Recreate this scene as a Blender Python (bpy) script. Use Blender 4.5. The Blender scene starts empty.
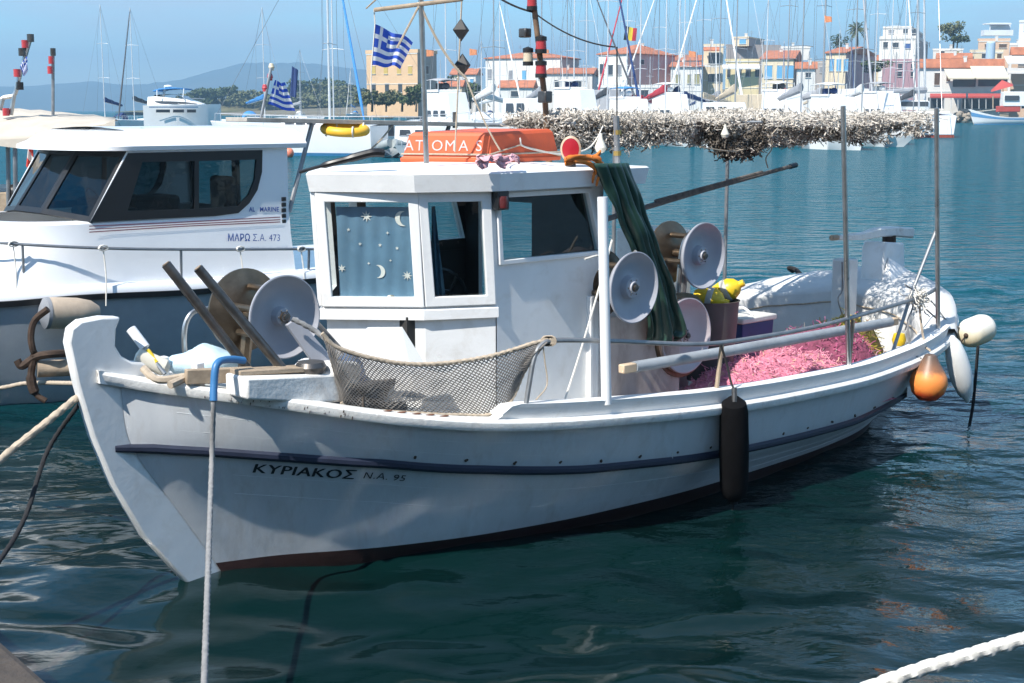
import bpy, bmesh, math, random
import numpy as np
from mathutils import Vector, Matrix, noise
HAZE = 3.0e-4
R = math.radians
random.seed(11)
scene = bpy.context.scene
COL = scene.collection
V = Vector

# ------------------------------------------------------------------ camera
CAM_H, HORIZON, FPX = 3.0, 110.0, 1422.2
PITCH = math.atan((341.5 - HORIZON) / FPX)
cam_data = bpy.data.cameras.new('camera')
cam_data.lens = 50; cam_data.sensor_width = 36
cam_data.clip_start = 0.1; cam_data.clip_end = 30000
cam = bpy.data.objects.new('camera', cam_data); COL.objects.link(cam)
cam.location = (0, 0, CAM_H); cam.rotation_euler = (math.pi / 2 - PITCH, 0, 0)
scene.camera = cam

def at(px, py, Y):
    """world point seen at photo position (px, py) at distance Y from the quay"""
    c, s = math.cos(PITCH), math.sin(PITCH)
    a, b = (px - 512) / FPX, (341.5 - py) / FPX
    d = V((a, c + b * s, -s + b * c))
    return V((0, 0, CAM_H)) + d * (Y / d.y)
def on_level(px, py, z):
    c, s = math.cos(PITCH), math.sin(PITCH)
    a, b = (px - 512) / FPX, (341.5 - py) / FPX
    d = V((a, c + b * s, -s + b * c))
    return V((0, 0, CAM_H)) + d * ((z - CAM_H) / d.z)

# ------------------------------------------------------------------ light
SUN_H = V((-0.655, -0.755, 0)).normalized(); SUN_EL = R(49)
sun_dir = V((SUN_H.x * math.cos(SUN_EL), SUN_H.y * math.cos(SUN_EL), math.sin(SUN_EL)))
sd = bpy.data.lights.new('sun', 'SUN'); sd.energy = 5.0; sd.angle = R(0.5); sd.color = (1, 0.95, 0.87)
so = bpy.data.objects.new('sun', sd); COL.objects.link(so)
so.rotation_euler = sun_dir.to_track_quat('Z', 'Y').to_euler(); so.location = (-20, -20, 30)
world = bpy.data.worlds.new('World'); scene.world = world; world.use_nodes = True
wn = world.node_tree; wn.nodes.clear()
def N(tree, t, **kw):
    n = tree.nodes.new(t)
    for k, v in kw.items():
        if k in n.inputs: n.inputs[k].default_value = v
        else: setattr(n, k, v)
    return n
sky = N(wn, 'ShaderNodeTexSky', sky_type='NISHITA', sun_disc=False, sun_elevation=SUN_EL,
        sun_rotation=math.atan2(SUN_H.x, SUN_H.y), air_density=1.0, dust_density=0.0, ozone_density=8.0)
wout = N(wn, 'ShaderNodeOutputWorld'); bg = N(wn, 'ShaderNodeBackground', Strength=0.06)
# thin high cloud streaks
tc = N(wn, 'ShaderNodeTexCoord')
mp = N(wn, 'ShaderNodeMapping'); mp.inputs['Scale'].default_value = (2.2, 2.2, 17); mp.inputs['Rotation'].default_value = (R(3), R(-4), 0)
cn = N(wn, 'ShaderNodeTexNoise', Scale=1.7, Detail=7, Roughness=0.55)
cr = N(wn, 'ShaderNodeValToRGB'); cr.color_ramp.elements[0].position = 0.36; cr.color_ramp.elements[1].position = 0.70
cr.color_ramp.elements[1].color = (0.8, 0.8, 0.8, 1)
mx = N(wn, 'ShaderNodeMix', data_type='RGBA', blend_type='MIX')
mx.inputs['B'].default_value = (8.5, 9.2, 10.5, 1)
sat = N(wn, 'ShaderNodeHueSaturation', Saturation=1.25, Value=2.1, Hue=0.487)
wn.links.new(tc.outputs['Generated'], mp.inputs['Vector']); wn.links.new(mp.outputs[0], cn.inputs['Vector'])
wn.links.new(cn.outputs['Fac'], cr.inputs['Fac']); wn.links.new(cr.outputs['Color'], mx.inputs['Factor'])
wn.links.new(sky.outputs[0], sat.inputs['Color']); wn.links.new(sat.outputs[0], mx.inputs['A'])
wn.links.new(mx.outputs['Result'], bg.inputs['Color']); wn.links.new(bg.outputs[0], wout.inputs['Surface'])

scene.view_settings.view_transform = 'Standard'; scene.view_settings.look = 'None'
scene.view_settings.exposure = 0.68; scene.view_settings.gamma = 1.0
scene.view_settings.use_curve_mapping = False
scene.cycles.use_denoising = True
try: scene.cycles.denoiser = 'OPENIMAGEDENOISE'
except Exception: pass
scene.cycles.max_bounces = 8; scene.cycles.diffuse_bounces = 3; scene.cycles.glossy_bounces = 4
scene.cycles.transparent_max_bounces = 12; scene.cycles.transmission_bounces = 4; scene.cycles.volume_bounces = 0
scene.cycles.caustics_reflective = True; scene.cycles.blur_glossy = 0.0; scene.cycles.caustics_refractive = False
scene.cycles.sample_clamp_indirect = 0

# ------------------------------------------------------------------ materials
MATS = {}
def mat(name, col, rough=0.5, metal=0.0, var=0.15, scale=6.0, bump=0.0, bscale=None, dirt=None, dirt_amt=0.0,
        dirt_scale=3.0, stretch=(1, 1, 1), coat=0.0, spec=0.5, sub=0.0):
    m = bpy.data.materials.new(name); m.use_nodes = True
    t = m.node_tree; b = t.nodes['Principled BSDF']
    b.inputs['Roughness'].default_value = rough; b.inputs['Metallic'].default_value = metal
    b.inputs['Coat Weight'].default_value = coat; b.inputs['Specular IOR Level'].default_value = spec
    tc = N(t, 'ShaderNodeTexCoord'); mp = N(t, 'ShaderNodeMapping'); mp.inputs['Scale'].default_value = stretch
    t.links.new(tc.outputs['Object'], mp.inputs['Vector'])
    n1 = N(t, 'ShaderNodeTexNoise', Scale=scale, Detail=5, Roughness=0.6); t.links.new(mp.outputs[0], n1.inputs['Vector'])
    mr = N(t, 'ShaderNodeMapRange'); mr.inputs['From Min'].default_value = 0.3; mr.inputs['From Max'].default_value = 0.7
    mr.inputs['To Min'].default_value = 1 - var; mr.inputs['To Max'].default_value = 1 + var * 0.5
    t.links.new(n1.outputs['Fac'], mr.inputs['Value'])
    mul = N(t, 'ShaderNodeVectorMath', operation='SCALE'); mul.inputs[0].default_value = col[:3]
    t.links.new(mr.outputs[0], mul.inputs['Scale'])
    out = mul.outputs[0]
    if dirt is not None:
        n2 = N(t, 'ShaderNodeTexNoise', Scale=dirt_scale, Detail=8, Roughness=0.7, Distortion=0.4); t.links.new(mp.outputs[0], n2.inputs['Vector'])
        r2 = N(t, 'ShaderNodeValToRGB'); r2.color_ramp.elements[0].position = 0.56 - 0.22 * dirt_amt; r2.color_ramp.elements[1].position = 0.80 - 0.2 * dirt_amt
        t.links.new(n2.outputs['Fac'], r2.inputs['Fac'])
        mx = N(t, 'ShaderNodeMix', data_type='RGBA'); mx.inputs['B'].default_value = (*dirt, 1)
        sc = N(t, 'ShaderNodeMath', operation='MULTIPLY'); sc.inputs[1].default_value = min(1, 0.35 + dirt_amt * 0.6)
        t.links.new(r2.outputs['Color'], sc.inputs[0]); t.links.new(sc.outputs[0], mx.inputs['Factor'])
        t.links.new(out, mx.inputs['A']); out = mx.outputs['Result']
    t.links.new(out, b.inputs['Base Color'])
    rr = N(t, 'ShaderNodeMapRange'); rr.inputs['To Min'].default_value = max(0.02, rough - 0.1); rr.inputs['To Max'].default_value = min(1, rough + 0.12)
    t.links.new(n1.outputs['Fac'], rr.inputs['Value']); t.links.new(rr.outputs[0], b.inputs['Roughness'])
    if bump:
        n3 = N(t, 'ShaderNodeTexNoise', Scale=bscale or scale * 3, Detail=6, Roughness=0.6); t.links.new(mp.outputs[0], n3.inputs['Vector'])
        bp = N(t, 'ShaderNodeBump', Strength=1.0, Distance=bump); t.links.new(n3.outputs['Fac'], bp.inputs['Height']); t.links.new(bp.outputs[0], b.inputs['Normal'])
    MATS[name] = m
    return m
def glass(name, tint, refl=1.0, opacity=0.0):
    m = bpy.data.materials.new(name); m.use_nodes = True; t = m.node_tree; t.nodes.clear()
    o = N(t, 'ShaderNodeOutputMaterial'); tr = N(t, 'ShaderNodeBsdfTransparent', Color=(*tint, 1)); g = N(t, 'ShaderNodeBsdfGlossy', Roughness=0.02)
    fr = N(t, 'ShaderNodeFresnel', IOR=1.5); gm = N(t, 'ShaderNodeNewGeometry'); io = N(t, 'ShaderNodeMath', operation='MULTIPLY_ADD'); io.inputs[1].default_value = -0.8333; io.inputs[2].default_value = 1.5; t.links.new(gm.outputs['Backfacing'], io.inputs[0]); t.links.new(io.outputs[0], fr.inputs['IOR']); mx = N(t, 'ShaderNodeMixShader')
    ml = N(t, 'ShaderNodeMath', operation='MULTIPLY_ADD'); ml.inputs[1].default_value = refl; ml.inputs[2].default_value = opacity
    nz = N(t, 'ShaderNodeTexNoise', Scale=2.5, Detail=2); bp = N(t, 'ShaderNodeBump', Strength=0.4, Distance=0.01)
    t.links.new(nz.outputs['Fac'], bp.inputs['Height']); t.links.new(bp.outputs[0], g.inputs['Normal'])
    t.links.new(fr.outputs[0], ml.inputs[0]); t.links.new(ml.outputs[0], mx.inputs[0]); t.links.new(tr.outputs[0], mx.inputs[1]); t.links.new(g.outputs[0], mx.inputs[2])
    t.links.new(mx.outputs[0], o.inputs['Surface']); MATS[name] = m
    return m

# ------------------------------------------------------------------ mesh builder
ORIG = {}
class MB:
    def __init__(s): s.v = []; s.f = []; s.m = []; s.cur = 0
    def add(s, vs, fs):
        k = len(s.v); s.v += [V(p) for p in vs]; s.f += [tuple(i + k for i in f) for f in fs]; s.m += [s.cur] * len(fs); return s
    def poly(s, pts): return s.add(pts, [tuple(range(len(pts)))])
    def box(s, c, size, rot=None):
        c = V(c); h = V(size) / 2; vs = []
        for x in (-1, 1):
            for y in (-1, 1):
                for z in (-1, 1):
                    p = V((x * h.x, y * h.y, z * h.z)); vs.append(c + (rot @ p if rot else p))
        return s.add(vs, [(0, 1, 3, 2), (4, 6, 7, 5), (0, 4, 5, 1), (2, 3, 7, 6), (0, 2, 6, 4), (1, 5, 7, 3)])
    def bar(s, a, b, w, h, upv=(0, 0, 1)):
        a, b = V(a), V(b); d = (b - a).normalized(); upv = V(upv)
        x = d.cross(upv)
        if x.length < 1e-4: x = d.cross(V((0, 1, 0)))
        x.normalize(); y = x.cross(d).normalized(); vs = []
        for p in (a, b):
            for i, j in ((-1, -1), (1, -1), (1, 1), (-1, 1)): vs.append(p + x * (i * w / 2) + y * (j * h / 2))
        return s.add(vs, [(0, 1, 2, 3), (7, 6, 5, 4), (0, 4, 5, 1), (1, 5, 6, 2), (2, 6, 7, 3), (3, 7, 4, 0)])
    def tube(s, pts, r, n=8, caps=True):
        pts = [V(p) for p in pts]; m = len(pts); rs = r if isinstance(r, (list, tuple)) else [r] * m
        nrm = None; rings = []
        for i, p in enumerate(pts):
            d = (pts[min(i + 1, m - 1)] - pts[max(i - 1, 0)])
            if d.length < 1e-9: d = V((0, 0, 1))
            d.normalize()
            if nrm is None:
                nrm = d.cross(V((0, 0, 1)))
                if nrm.length < 1e-3: nrm = d.cross(V((0, 1, 0)))
            nrm = nrm - d * nrm.dot(d)
            if nrm.length < 1e-6: nrm = d.orthogonal()
            nrm.normalize(); b = d.cross(nrm)
            rings.append([p + (nrm * math.cos(2 * math.pi * k / n) + b * math.sin(2 * math.pi * k / n)) * rs[i] for k in range(n)])
        return s.loft(rings, True, caps)
    def loft(s, rings, closed=True, caps=False):
        n = len(rings[0]); vs = [p for r in rings for p in r]; fs = []
        for i in range(len(rings) - 1):
            for k in range(n if closed else n - 1):
                k2 = (k + 1) % n; fs.append((i * n + k, i * n + k2, (i + 1) * n + k2, (i + 1) * n + k))
        if caps: fs.append(tuple(reversed(range(n)))); fs.append(tuple((len(rings) - 1) * n + k for k in range(n)))
        return s.add(vs, fs)
    def lathe(s, prof, c, axis, n=32, caps=False):
        c = V(c); axis = V(axis).normalized(); x = axis.orthogonal().normalized(); y = axis.cross(x)
        return s.loft([[c + axis * z + (x * math.cos(2 * math.pi * k / n) + y * math.sin(2 * math.pi * k / n)) * max(r, 1e-4) for k in range(n)] for r, z in prof], True, caps)
    def ellipsoid(s, c, rad, n=16, m=10, rot=None):
        c = V(c); rings = []
        for i in range(m + 1):
            a = math.pi * i / m; ring = []
            for k in range(n):
                t = 2 * math.pi * k / n; p = V((rad[0] * max(math.sin(a), 1e-3) * math.cos(t), rad[1] * max(math.sin(a), 1e-3) * math.sin(t), -rad[2] * math.cos(a)))
                ring.append(c + (rot @ p if rot else p))
            rings.append(ring)
        return s.loft(rings, True)
    def prism(s, poly, off):
        poly = [V(p) for p in poly]; off = V(off); n = len(poly)
        s.add(poly + [p + off for p in poly], [tuple(reversed(range(n))), tuple(range(n, 2 * n))] + [(k, (k + 1) % n, n + (k + 1) % n, n + k) for k in range(n)])
        return s
    def panel(s, outer, hole, off, back=0):
        """thick four-sided panel with a four-sided hole; off = thickness vector"""
        off = V(off); o = [V(p) for p in outer]; h = [V(p) for p in hole]
        vs = o + h + [p + off for p in o] + [p + off for p in h]; fs = []
        for k in range(4):
            j = (k + 1) % 4
            fs += [(k, j, 4 + j, 4 + k), (8 + j, 8 + k, 12 + k, 12 + j), (k, 8 + k, 8 + j, j), (4 + j, 12 + j, 12 + k, 4 + k)]
        s.add(vs, fs)
        if back: s.m[-16:] = [back if i % 4 == 1 else s.cur for i in range(16)]
        return s
    def build(s, name, material, parent=None, smooth=True, angle=35, bevel=0.0, origin=None, local=False, fix=True):
        me = bpy.data.meshes.new(name)
        if parent is not None:
            o = ORIG.get(parent.name, V((0, 0, 0)))
        else:
            if origin is None:
                lo = [min(p[i] for p in s.v) for i in range(3)]; hi = [max(p[i] for p in s.v) for i in range(3)]
                origin = V(((lo[0] + hi[0]) / 2, (lo[1] + hi[1]) / 2, lo[2]))
            o = V(origin)
        me.from_pydata([tuple(p - o) for p in s.v], [], s.f)
        mats = material if isinstance(material, (list, tuple)) else [material]
        for m in mats: me.materials.append(m)
        if len(mats) > 1: me.polygons.foreach_set('material_index', s.m)
        if fix:
            bm = bmesh.new(); bm.from_mesh(me); bmesh.ops.recalc_face_normals(bm, faces=bm.faces); bm.to_mesh(me); bm.free()
        if smooth:
            me.polygons.foreach_set('use_smooth', [True] * len(me.polygons)); me.set_sharp_from_angle(angle=R(angle))
        me.update()
        ob = bpy.data.objects.new(name, me); COL.objects.link(ob)
        if parent is not None: ob.parent = parent
        else: ob.location = o
        ORIG[ob.name] = o
        if bevel:
            b = ob.modifiers.new('bevel', 'BEVEL'); b.width = bevel; b.segments = 2; b.limit_method = 'ANGLE'; b.angle_limit = R(40)
        return ob
def tag(o, label=None, cat=None, group=None, kind=None):
    if label: o['label'] = label
    if cat: o['category'] = cat
    if group: o['group'] = group
    if kind: o['kind'] = kind
    return o
def thing(name, label, cat, loc, group=None):
    o = bpy.data.objects.new(name, None); COL.objects.link(o); o.location = loc; o.empty_display_size = 0.1
    ORIG[o.name] = V(loc); return tag(o, label, cat, group)

def curve(pts, n=8):
    """Catmull-Rom through points"""
    pts = [V(p) for p in pts]; P = [pts[0] * 2 - pts[1]] + pts + [pts[-1] * 2 - pts[-2]]; out = []
    for i in range(1, len(P) - 2):
        for k in range(n):
            t = k / n; a, b, c, d = P[i - 1], P[i], P[i + 1], P[i + 2]
            out.append(0.5 * ((2 * b) + (c - a) * t + (2 * a - 5 * b + 4 * c - d) * t * t + (3 * b - a - 3 * c + d) * t ** 3))
    out.append(pts[-1]); return out
def interp(x, xs, ys):
    return float(np.interp(x, xs, ys))
def smooth_interp(x, xs, ys):
    """monotone-ish cubic through the table"""
    n = len(xs)
    if x <= xs[0]: return ys[0]
    if x >= xs[-1]: return ys[-1]
    i = max(j for j in range(n - 1) if xs[j] <= x)
    def slope(j):
        if j == 0: return (ys[1] - ys[0]) / (xs[1] - xs[0])
        if j == n - 1: return (ys[-1] - ys[-2]) / (xs[-1] - xs[-2])
        a = (ys[j] - ys[j - 1]) / (xs[j] - xs[j - 1]); b = (ys[j + 1] - ys[j]) / (xs[j + 1] - xs[j])
        if a * b <= 0: return 0.0
        return 2 * a * b / (a + b)
    h = xs[i + 1] - xs[i]; t = (x - xs[i]) / h; m0, m1 = slope(i) * h, slope(i + 1) * h
    return (2 * t ** 3 - 3 * t * t + 1) * ys[i] + (t ** 3 - 2 * t * t + t) * m0 + (-2 * t ** 3 + 3 * t * t) * ys[i + 1] + (t ** 3 - t * t) * m1
def sag(a, b, drop, n=14):
    a, b = V(a), V(b)
    return [a.lerp(b, k / n) - V((0, 0, drop * 4 * (k / n) * (1 - k / n))) for k in range(n + 1)]
def rope_tube(mb, pts, r, n=10, twist=60.0, strands=3):
    """laid rope: strands show as a lobed, twisting section"""
    pts = [V(p) for p in pts]; L = 0.0; rings = []; nrm = None; m = len(pts)
    for i, p in enumerate(pts):
        if i: L += (p - pts[i - 1]).length
        d = (pts[min(i + 1, m - 1)] - pts[max(i - 1, 0)]).normalized()
        if nrm is None: nrm = d.orthogonal()
        nrm = (nrm - d * nrm.dot(d)).normalized(); b = d.cross(nrm)
        rings.append([p + (nrm * math.cos(2 * math.pi * k / n) + b * math.sin(2 * math.pi * k / n)) * r * (1 + 0.14 * math.cos(strands * 2 * math.pi * k / n - L * twist)) for k in range(n)])
    mb.loft(rings, True, True)
def resample(pts, step):
    pts = [V(p) for p in pts]; out = [pts[0]]; acc = 0.0
    for a, b in zip(pts, pts[1:]):
        L = (b - a).length; k = max(1, int(L / step))
        out += [a.lerp(b, (i + 1) / k) for i in range(k)]
    return out
def text_mesh(body, size, spacing=1.0, shear=0.0, bold=0.0):
    cu = bpy.data.curves.new('lettering', 'FONT'); cu.body = body; cu.size = size; cu.space_character = spacing; cu.shear = shear; cu.offset = bold
    cu.resolution_u = 3
    ob = bpy.data.objects.new('lettering', cu); COL.objects.link(ob)
    dg = bpy.context.evaluated_depsgraph_get(); me = bpy.data.meshes.new_from_object(ob.evaluated_get(dg))
    vs = [v.co.copy() for v in me.vertices]; fs = [tuple(p.vertices) for p in me.polygons]
    bpy.data.objects.remove(ob); bpy.data.curves.remove(cu); bpy.data.meshes.remove(me)
    return vs, fs
def cords(mb, n, place, length, r, sides=3, seg=4, curl=0.7, rnd=random, flat=1.0):
    """n short curly cords; place() gives a start point or None"""
    for _ in range(n):
        p = place()
        if p is None: continue
        d = V((rnd.gauss(0, 1), rnd.gauss(0, 1), rnd.gauss(0, flat))).normalized(); pts = [p]; L = length * rnd.uniform(0.5, 1.4) / seg
        for k in range(seg):
            d = (d + V((rnd.gauss(0, curl), rnd.gauss(0, curl), rnd.gauss(0, curl * flat)))).normalized(); pts.append(pts[-1] + d * L)
        mb.tube(pts, r * rnd.uniform(0.7, 1.3), sides, False)

# palette
m_white = mat('white_boat_paint', (0.80, 0.80, 0.79), 0.42, var=0.06, scale=4, bump=0.0011, bscale=18, dirt=(0.50, 0.45, 0.38), dirt_amt=0.14, dirt_scale=5)
m_white2 = mat('white_gelcoat', (0.80, 0.81, 0.82), 0.22, var=0.03, scale=2, coat=0.3)
m_white_old = mat('scuffed_white_paint', (0.78, 0.77, 0.74), 0.5, var=0.1, scale=7, bump=0.004, bscale=30, dirt=(0.28, 0.22, 0.17), dirt_amt=0.3, dirt_scale=7)
m_red_bottom = mat('antifouling_red', (0.022, 0.007, 0.006), 0.6, var=0.3, scale=7, bump=0.003)
m_navy = mat('navy_rubber', (0.016, 0.022, 0.045), 0.5, var=0.2, scale=8)
m_steel = mat('stainless_tube', (0.50, 0.50, 0.49), 0.30, 0.9, var=0.2, scale=9)
m_galv = mat('galvanised_tube', (0.30, 0.31, 0.32), 0.45, 0.7, var=0.25, scale=8)
m_dksteel = mat('dark_worn_steel', (0.13, 0.125, 0.12), 0.35, 0.75, var=0.35, scale=12, dirt=(0.12, 0.06, 0.03), dirt_amt=0.25)
m_bronze = mat('tarnished_disc_metal', (0.20, 0.155, 0.11), 0.34, 0.8, var=0.35, scale=6, dirt=(0.07, 0.045, 0.03), dirt_amt=0.4)
m_greydisc = mat('grey_painted_disc', (0.36, 0.37, 0.41), 0.38, var=0.08, scale=6, dirt=(0.3, 0.28, 0.27), dirt_amt=0.08)
m_pinkdisc = mat('faded_pink_grey_disc', (0.50, 0.44, 0.46), 0.42, var=0.08, scale=6, dirt=(0.25, 0.2, 0.18), dirt_amt=0.15)
m_wood = mat('weathered_wood', (0.36, 0.28, 0.20), 0.75, var=0.35, scale=9, stretch=(1, 1, 1), bump=0.003)
m_wood_dk = mat('old_brown_wood', (0.20, 0.13, 0.08), 0.75, var=0.4, scale=8, bump=0.003)
m_rust = mat('rusty_iron', (0.07, 0.045, 0.032), 0.8, 0.3, var=0.5, scale=14, bump=0.003)
m_black = mat('black_plastic', (0.015, 0.015, 0.016), 0.4, var=0.2)
m_blackrope = mat('black_rope', (0.016, 0.016, 0.018), 0.9, var=0.3, scale=30)
m_rope_w = mat('white_rope', (0.66, 0.63, 0.57), 0.85, var=0.15, scale=30, bump=0.002, bscale=120)
m_rope_b = mat('beige_rope', (0.46, 0.38, 0.29), 0.9, var=0.25, scale=30, bump=0.002, bscale=120)
m_rope_g = mat('grey_rope', (0.24, 0.24, 0.24), 0.9, var=0.25, scale=30, bump=0.002, bscale=120)
m_stained = mat('stained_plywood', (0.52, 0.44, 0.40), 0.7, var=0.15, scale=5, bump=0.002, dirt=(0.16, 0.09, 0.06), dirt_amt=0.45, dirt_scale=4, stretch=(1, 1, 0.45))
m_canvas = mat('white_canvas', (0.64, 0.64, 0.63), 0.85, var=0.08, scale=4, bump=0.006, bscale=9, dirt=(0.45, 0.42, 0.4), dirt_amt=0.15)
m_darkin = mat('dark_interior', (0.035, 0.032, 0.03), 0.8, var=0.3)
m_glass = glass('cabin_glass', (0.90, 0.94, 0.94), 1.0, 0.02)
m_smoked = glass('smoked_glass', (0.15, 0.22, 0.24), 0.9, 0.02)
m_glass_dk = glass('tinted_glass', (0.50, 0.60, 0.62), 0.9, 0.02)
# ================================================================== FISHING BOAT (local x = from bow aft, y = to starboard)
PHI = R(44.0); B0 = V((-2.1, 8.77, 0))
MB0 = Matrix.Translation(B0) @ Matrix.Rotation(PHI, 4, 'Z')
def L(u, v, z): return V((u, -v, z))
def W(u, v, z): return MB0 @ L(u, v, z)
EU = V((math.cos(PHI), math.sin(PHI), 0)); EV = V((math.sin(PHI), -math.cos(PHI), 0))
def on_plane(px, py, p, n):
    o = V((0, 0, CAM_H)); d = at(px, py, 1.0) - o
    return o + d * ((V(p) - o).dot(n) / d.dot(n))
def bp(px, py, v):
    """boat coordinates (u, v, z) on the plane at v to port"""
    q = on_plane(px, py, W(0, v, 0), EV); d = q - B0
    return V((d.dot(EU), d.dot(EV), d.z))
boat = thing('fishing_boat', 'white wooden fishing boat with raked stem, pilothouse and navy rubbing strake, moored in front', 'fishing boat', B0)
boat.rotation_euler = (0, 0, PHI); ORIG[boat.name] = V((0, 0, 0))

ZU = [-0.6, -0.3, 0.13, 0.45, 1.03, 1.64, 2.17, 2.89, 3.5, 4.5, 5.5, 6.3, 7.0, 7.5, 8.0, 8.4]
ZG = [1.40, 1.32, 1.23, 1.16, 1.03, 0.93, 0.88, 0.83, 0.79, 0.75, 0.735, 0.77, 0.84, 0.93, 1.05, 1.18]
def gz(u): return smooth_interp(u, ZU, ZG)
S_D = [0, .03, .06, .1, .15, .2, .3, .4, .5, .6, .7, .8, .87, .93, .97, 1]
B_D = [.05, .22, .42, .65, .88, 1.04, 1.26, 1.37, 1.42, 1.43, 1.42, 1.37, 1.26, 1.02, .68, .06]
S_W = [0, .05, .1, .135, .23, .35, .49, .675, .8, .91, .96, 1]
B_W = [.05, .19, .41, .55, .81, .98, 1.05, 1.0, .88, .62, .36, .05]
def soff(u): return interp(u, [-.4, .4, 1.0, 1.7, 2.5, 3.5, 4.8, 6.8, 8], [.37, .32, .28, .29, .33, .34, .34, .33, .33])
FS, FV = [0, .05, .1, .3, .5, .7, .87, .95, 1], [1, .80, .82, .90, .925, .92, .85, .75, .7]
def lv_sheer(s): u = -.42 + s * 8.82; return V((u, smooth_interp(s, S_D, B_D), gz(u)))
def lv_strake(s): u = -.36 + s * 8.61; return V((u, smooth_interp(s, S_D, B_D) * interp(s, FS, FV), gz(u) - soff(u)))
def lv_wl(s): return V((.20 + s * 7.6, smooth_interp(s, S_W, B_W), .10))
def lv_mid(s):
    a, b = lv_strake(s), lv_wl(s); k = min(1.0, .90 + .4 * s); m = (a + b) / 2
    return V((m.x, m.y * (k if s > .02 else 1), m.z))
def lv_low(s): return V((.38 + s * 7.2, smooth_interp(s, S_W, B_W) * .75, -.24))
def lv_keel(s): return V((.7 + s * 6.6, .03, -.6))
def cr4(a, b, c, d, t): return 0.5 * ((2 * b) + (c - a) * t + (2 * a - 5 * b + 4 * c - d) * t * t + (3 * b - a - 3 * c + d) * t ** 3)
def section(s):
    p = [lv_wl(s), lv_mid(s), lv_strake(s), lv_sheer(s)]; P = [lv_low(s)] + p + [p[3] * 2 - p[2]]; up = []
    for i in range(1, 4):
        up += [cr4(P[i - 1], P[i], P[i + 1], P[i + 2], k / 6) for k in range(6)]
    up.append(p[3])
    lo = [lv_keel(s), lv_keel(s).lerp(lv_low(s), .5) + V((0, .04, 0)), lv_low(s), lv_low(s).lerp(lv_wl(s), .55) + V((0, .03, 0)), lv_wl(s)]
    return up, lo
SS = [(.5 - .5 * math.cos(math.pi * k / 110)) * .6 + .4 * k / 110 for k in range(111)]
SECT = [section(s) for s in SS]
for nm, idx, material in (('hull', 0, None), ('antifouling', 1, m_red_bottom)):
    mb = MB()
    for sgn in (1, -1):
        mb.loft([[L(p.x, p.y * sgn, p.z) for p in sec[idx]] for sec in SECT], False)
    if nm == 'hull':
        # planked, brush-painted wood: faint plank seams follow the height
        material = mat('hull_paint', (0.57, 0.59, 0.61), 0.42, var=0.07, scale=3, bump=0.0022, bscale=10, dirt=(0.33, 0.29, 0.25), dirt_amt=0.2, dirt_scale=3, stretch=(1.6, 1.6, 0.5))
    mb.build(nm, material, boat, angle=60)
_hp = np.array([[p.x, p.y, p.z] for sec in [section(k / 400) for k in range(401)] for p in sec[0]])
def hull_v(u, z):
    d = (_hp[:, 0] - u) ** 2 + (_hp[:, 2] - z) ** 2; i = np.argpartition(d, 16)[:16]
    A = np.stack([np.ones(16), _hp[i, 0] - u, _hp[i, 2] - z], 1); c = np.linalg.lstsq(A, _hp[i, 1], rcond=None)[0]; return float(c[0])
_gp = np.array([list(lv_sheer(k / 500)) for k in range(501)])
def bg_(u): return float(np.interp(u, _gp[:, 0], _gp[:, 1]))

# stem, with the head hooked back
stem = [(-.39, 1.77), (-.51, 1.785), (-.65, 1.775), (-.715, 1.735), (-.735, 1.65), (-.69, 1.39), (-.61, 1.07), (-.49, .74), (-.30, .38), (0, 0), (.25, -.25), (.6, -.55), (.95, -.62),
        (.95, -.5), (.5, -.2), (.3, .1), (.03, .4), (-.17, .74), (-.29, 1.05), (-.33, 1.30), (-.205, 1.335), (-.215, 1.44), (-.25, 1.475), (-.33, 1.49), (-.395, 1.53), (-.435, 1.60), (-.425, 1.70)]
MB().prism([L(u, .045, z) for u, z in stem], L(0, -.09, 0)).build('stem', m_white, boat, bevel=.016)
post = [(8.18, 1.1), (8.18, 1.35), (8.36, 1.35), (8.42, 1.2), (8.35, .9), (7.95, 0), (7.6, -.6), (7.3, -.6), (7.6, -.1), (7.95, .7)]
MB().prism([L(u, .05, z) for u, z in post], L(0, -.1, 0)).build('sternpost', m_white, boat, bevel=.01)

# rubbing strake, rail, bulwark
def strake_run(s0, s1, n, fn): return [fn(s0 + (s1 - s0) * k / n) for k in range(n + 1)]
def sweep(mb, us, prof, sgn, fn):
    """prof(u) -> list of (dv, dz) about the curve fn(u) = (v, z)"""
    rings = []
    for u in us:
        v, z = fn(u); rings.append([L(u, (v + a) * sgn, z + b) for a, b in prof(u)])
    mb.loft(rings, True, True)
mb = MB()
for sgn in (1, -1):
    q0 = L(-.47, .04 * sgn, gz(-.4) - .375); rings = [[q0 + L(0, a * sgn, b) for a, b in ((-.03, -.02), (.006, -.02), (.012, -.01), (.012, .01), (.006, .02), (-.03, .02))]]
    for k in range(100):
        p = lv_strake(.012 + .978 * k / 99)
        rings.append([L(p.x, (p.y + a) * sgn, p.z + b) for a, b in ((-.03, -.03), (.02, -.03), (.036, -.012), (.036, .012), (.02, .03), (-.03, .03))])
    mb.loft(rings, True, True)
mb.build('rubbing_strake', m_navy, boat)
def rng(a, b, n): return [a + (b - a) * k / n for k in range(n + 1)]
mb = MB()
for sgn in (1, -1):
    sweep(mb, rng(-.57, 8.36, 124), lambda u: [(.05, .0), (.062, .02), (.062, .055), (.045, .075), (-.075, .08), (-.09, .0)] , sgn, lambda u: (bg_(u) if u > -.40 else max(0.0, .05 * (u + .58) / .18), gz(u)))
mb.build('rail', m_white_old, boat)
mb = MB()
def ramp(u): return min(1, max(0.02, (u - 1.66) / .13))
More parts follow.
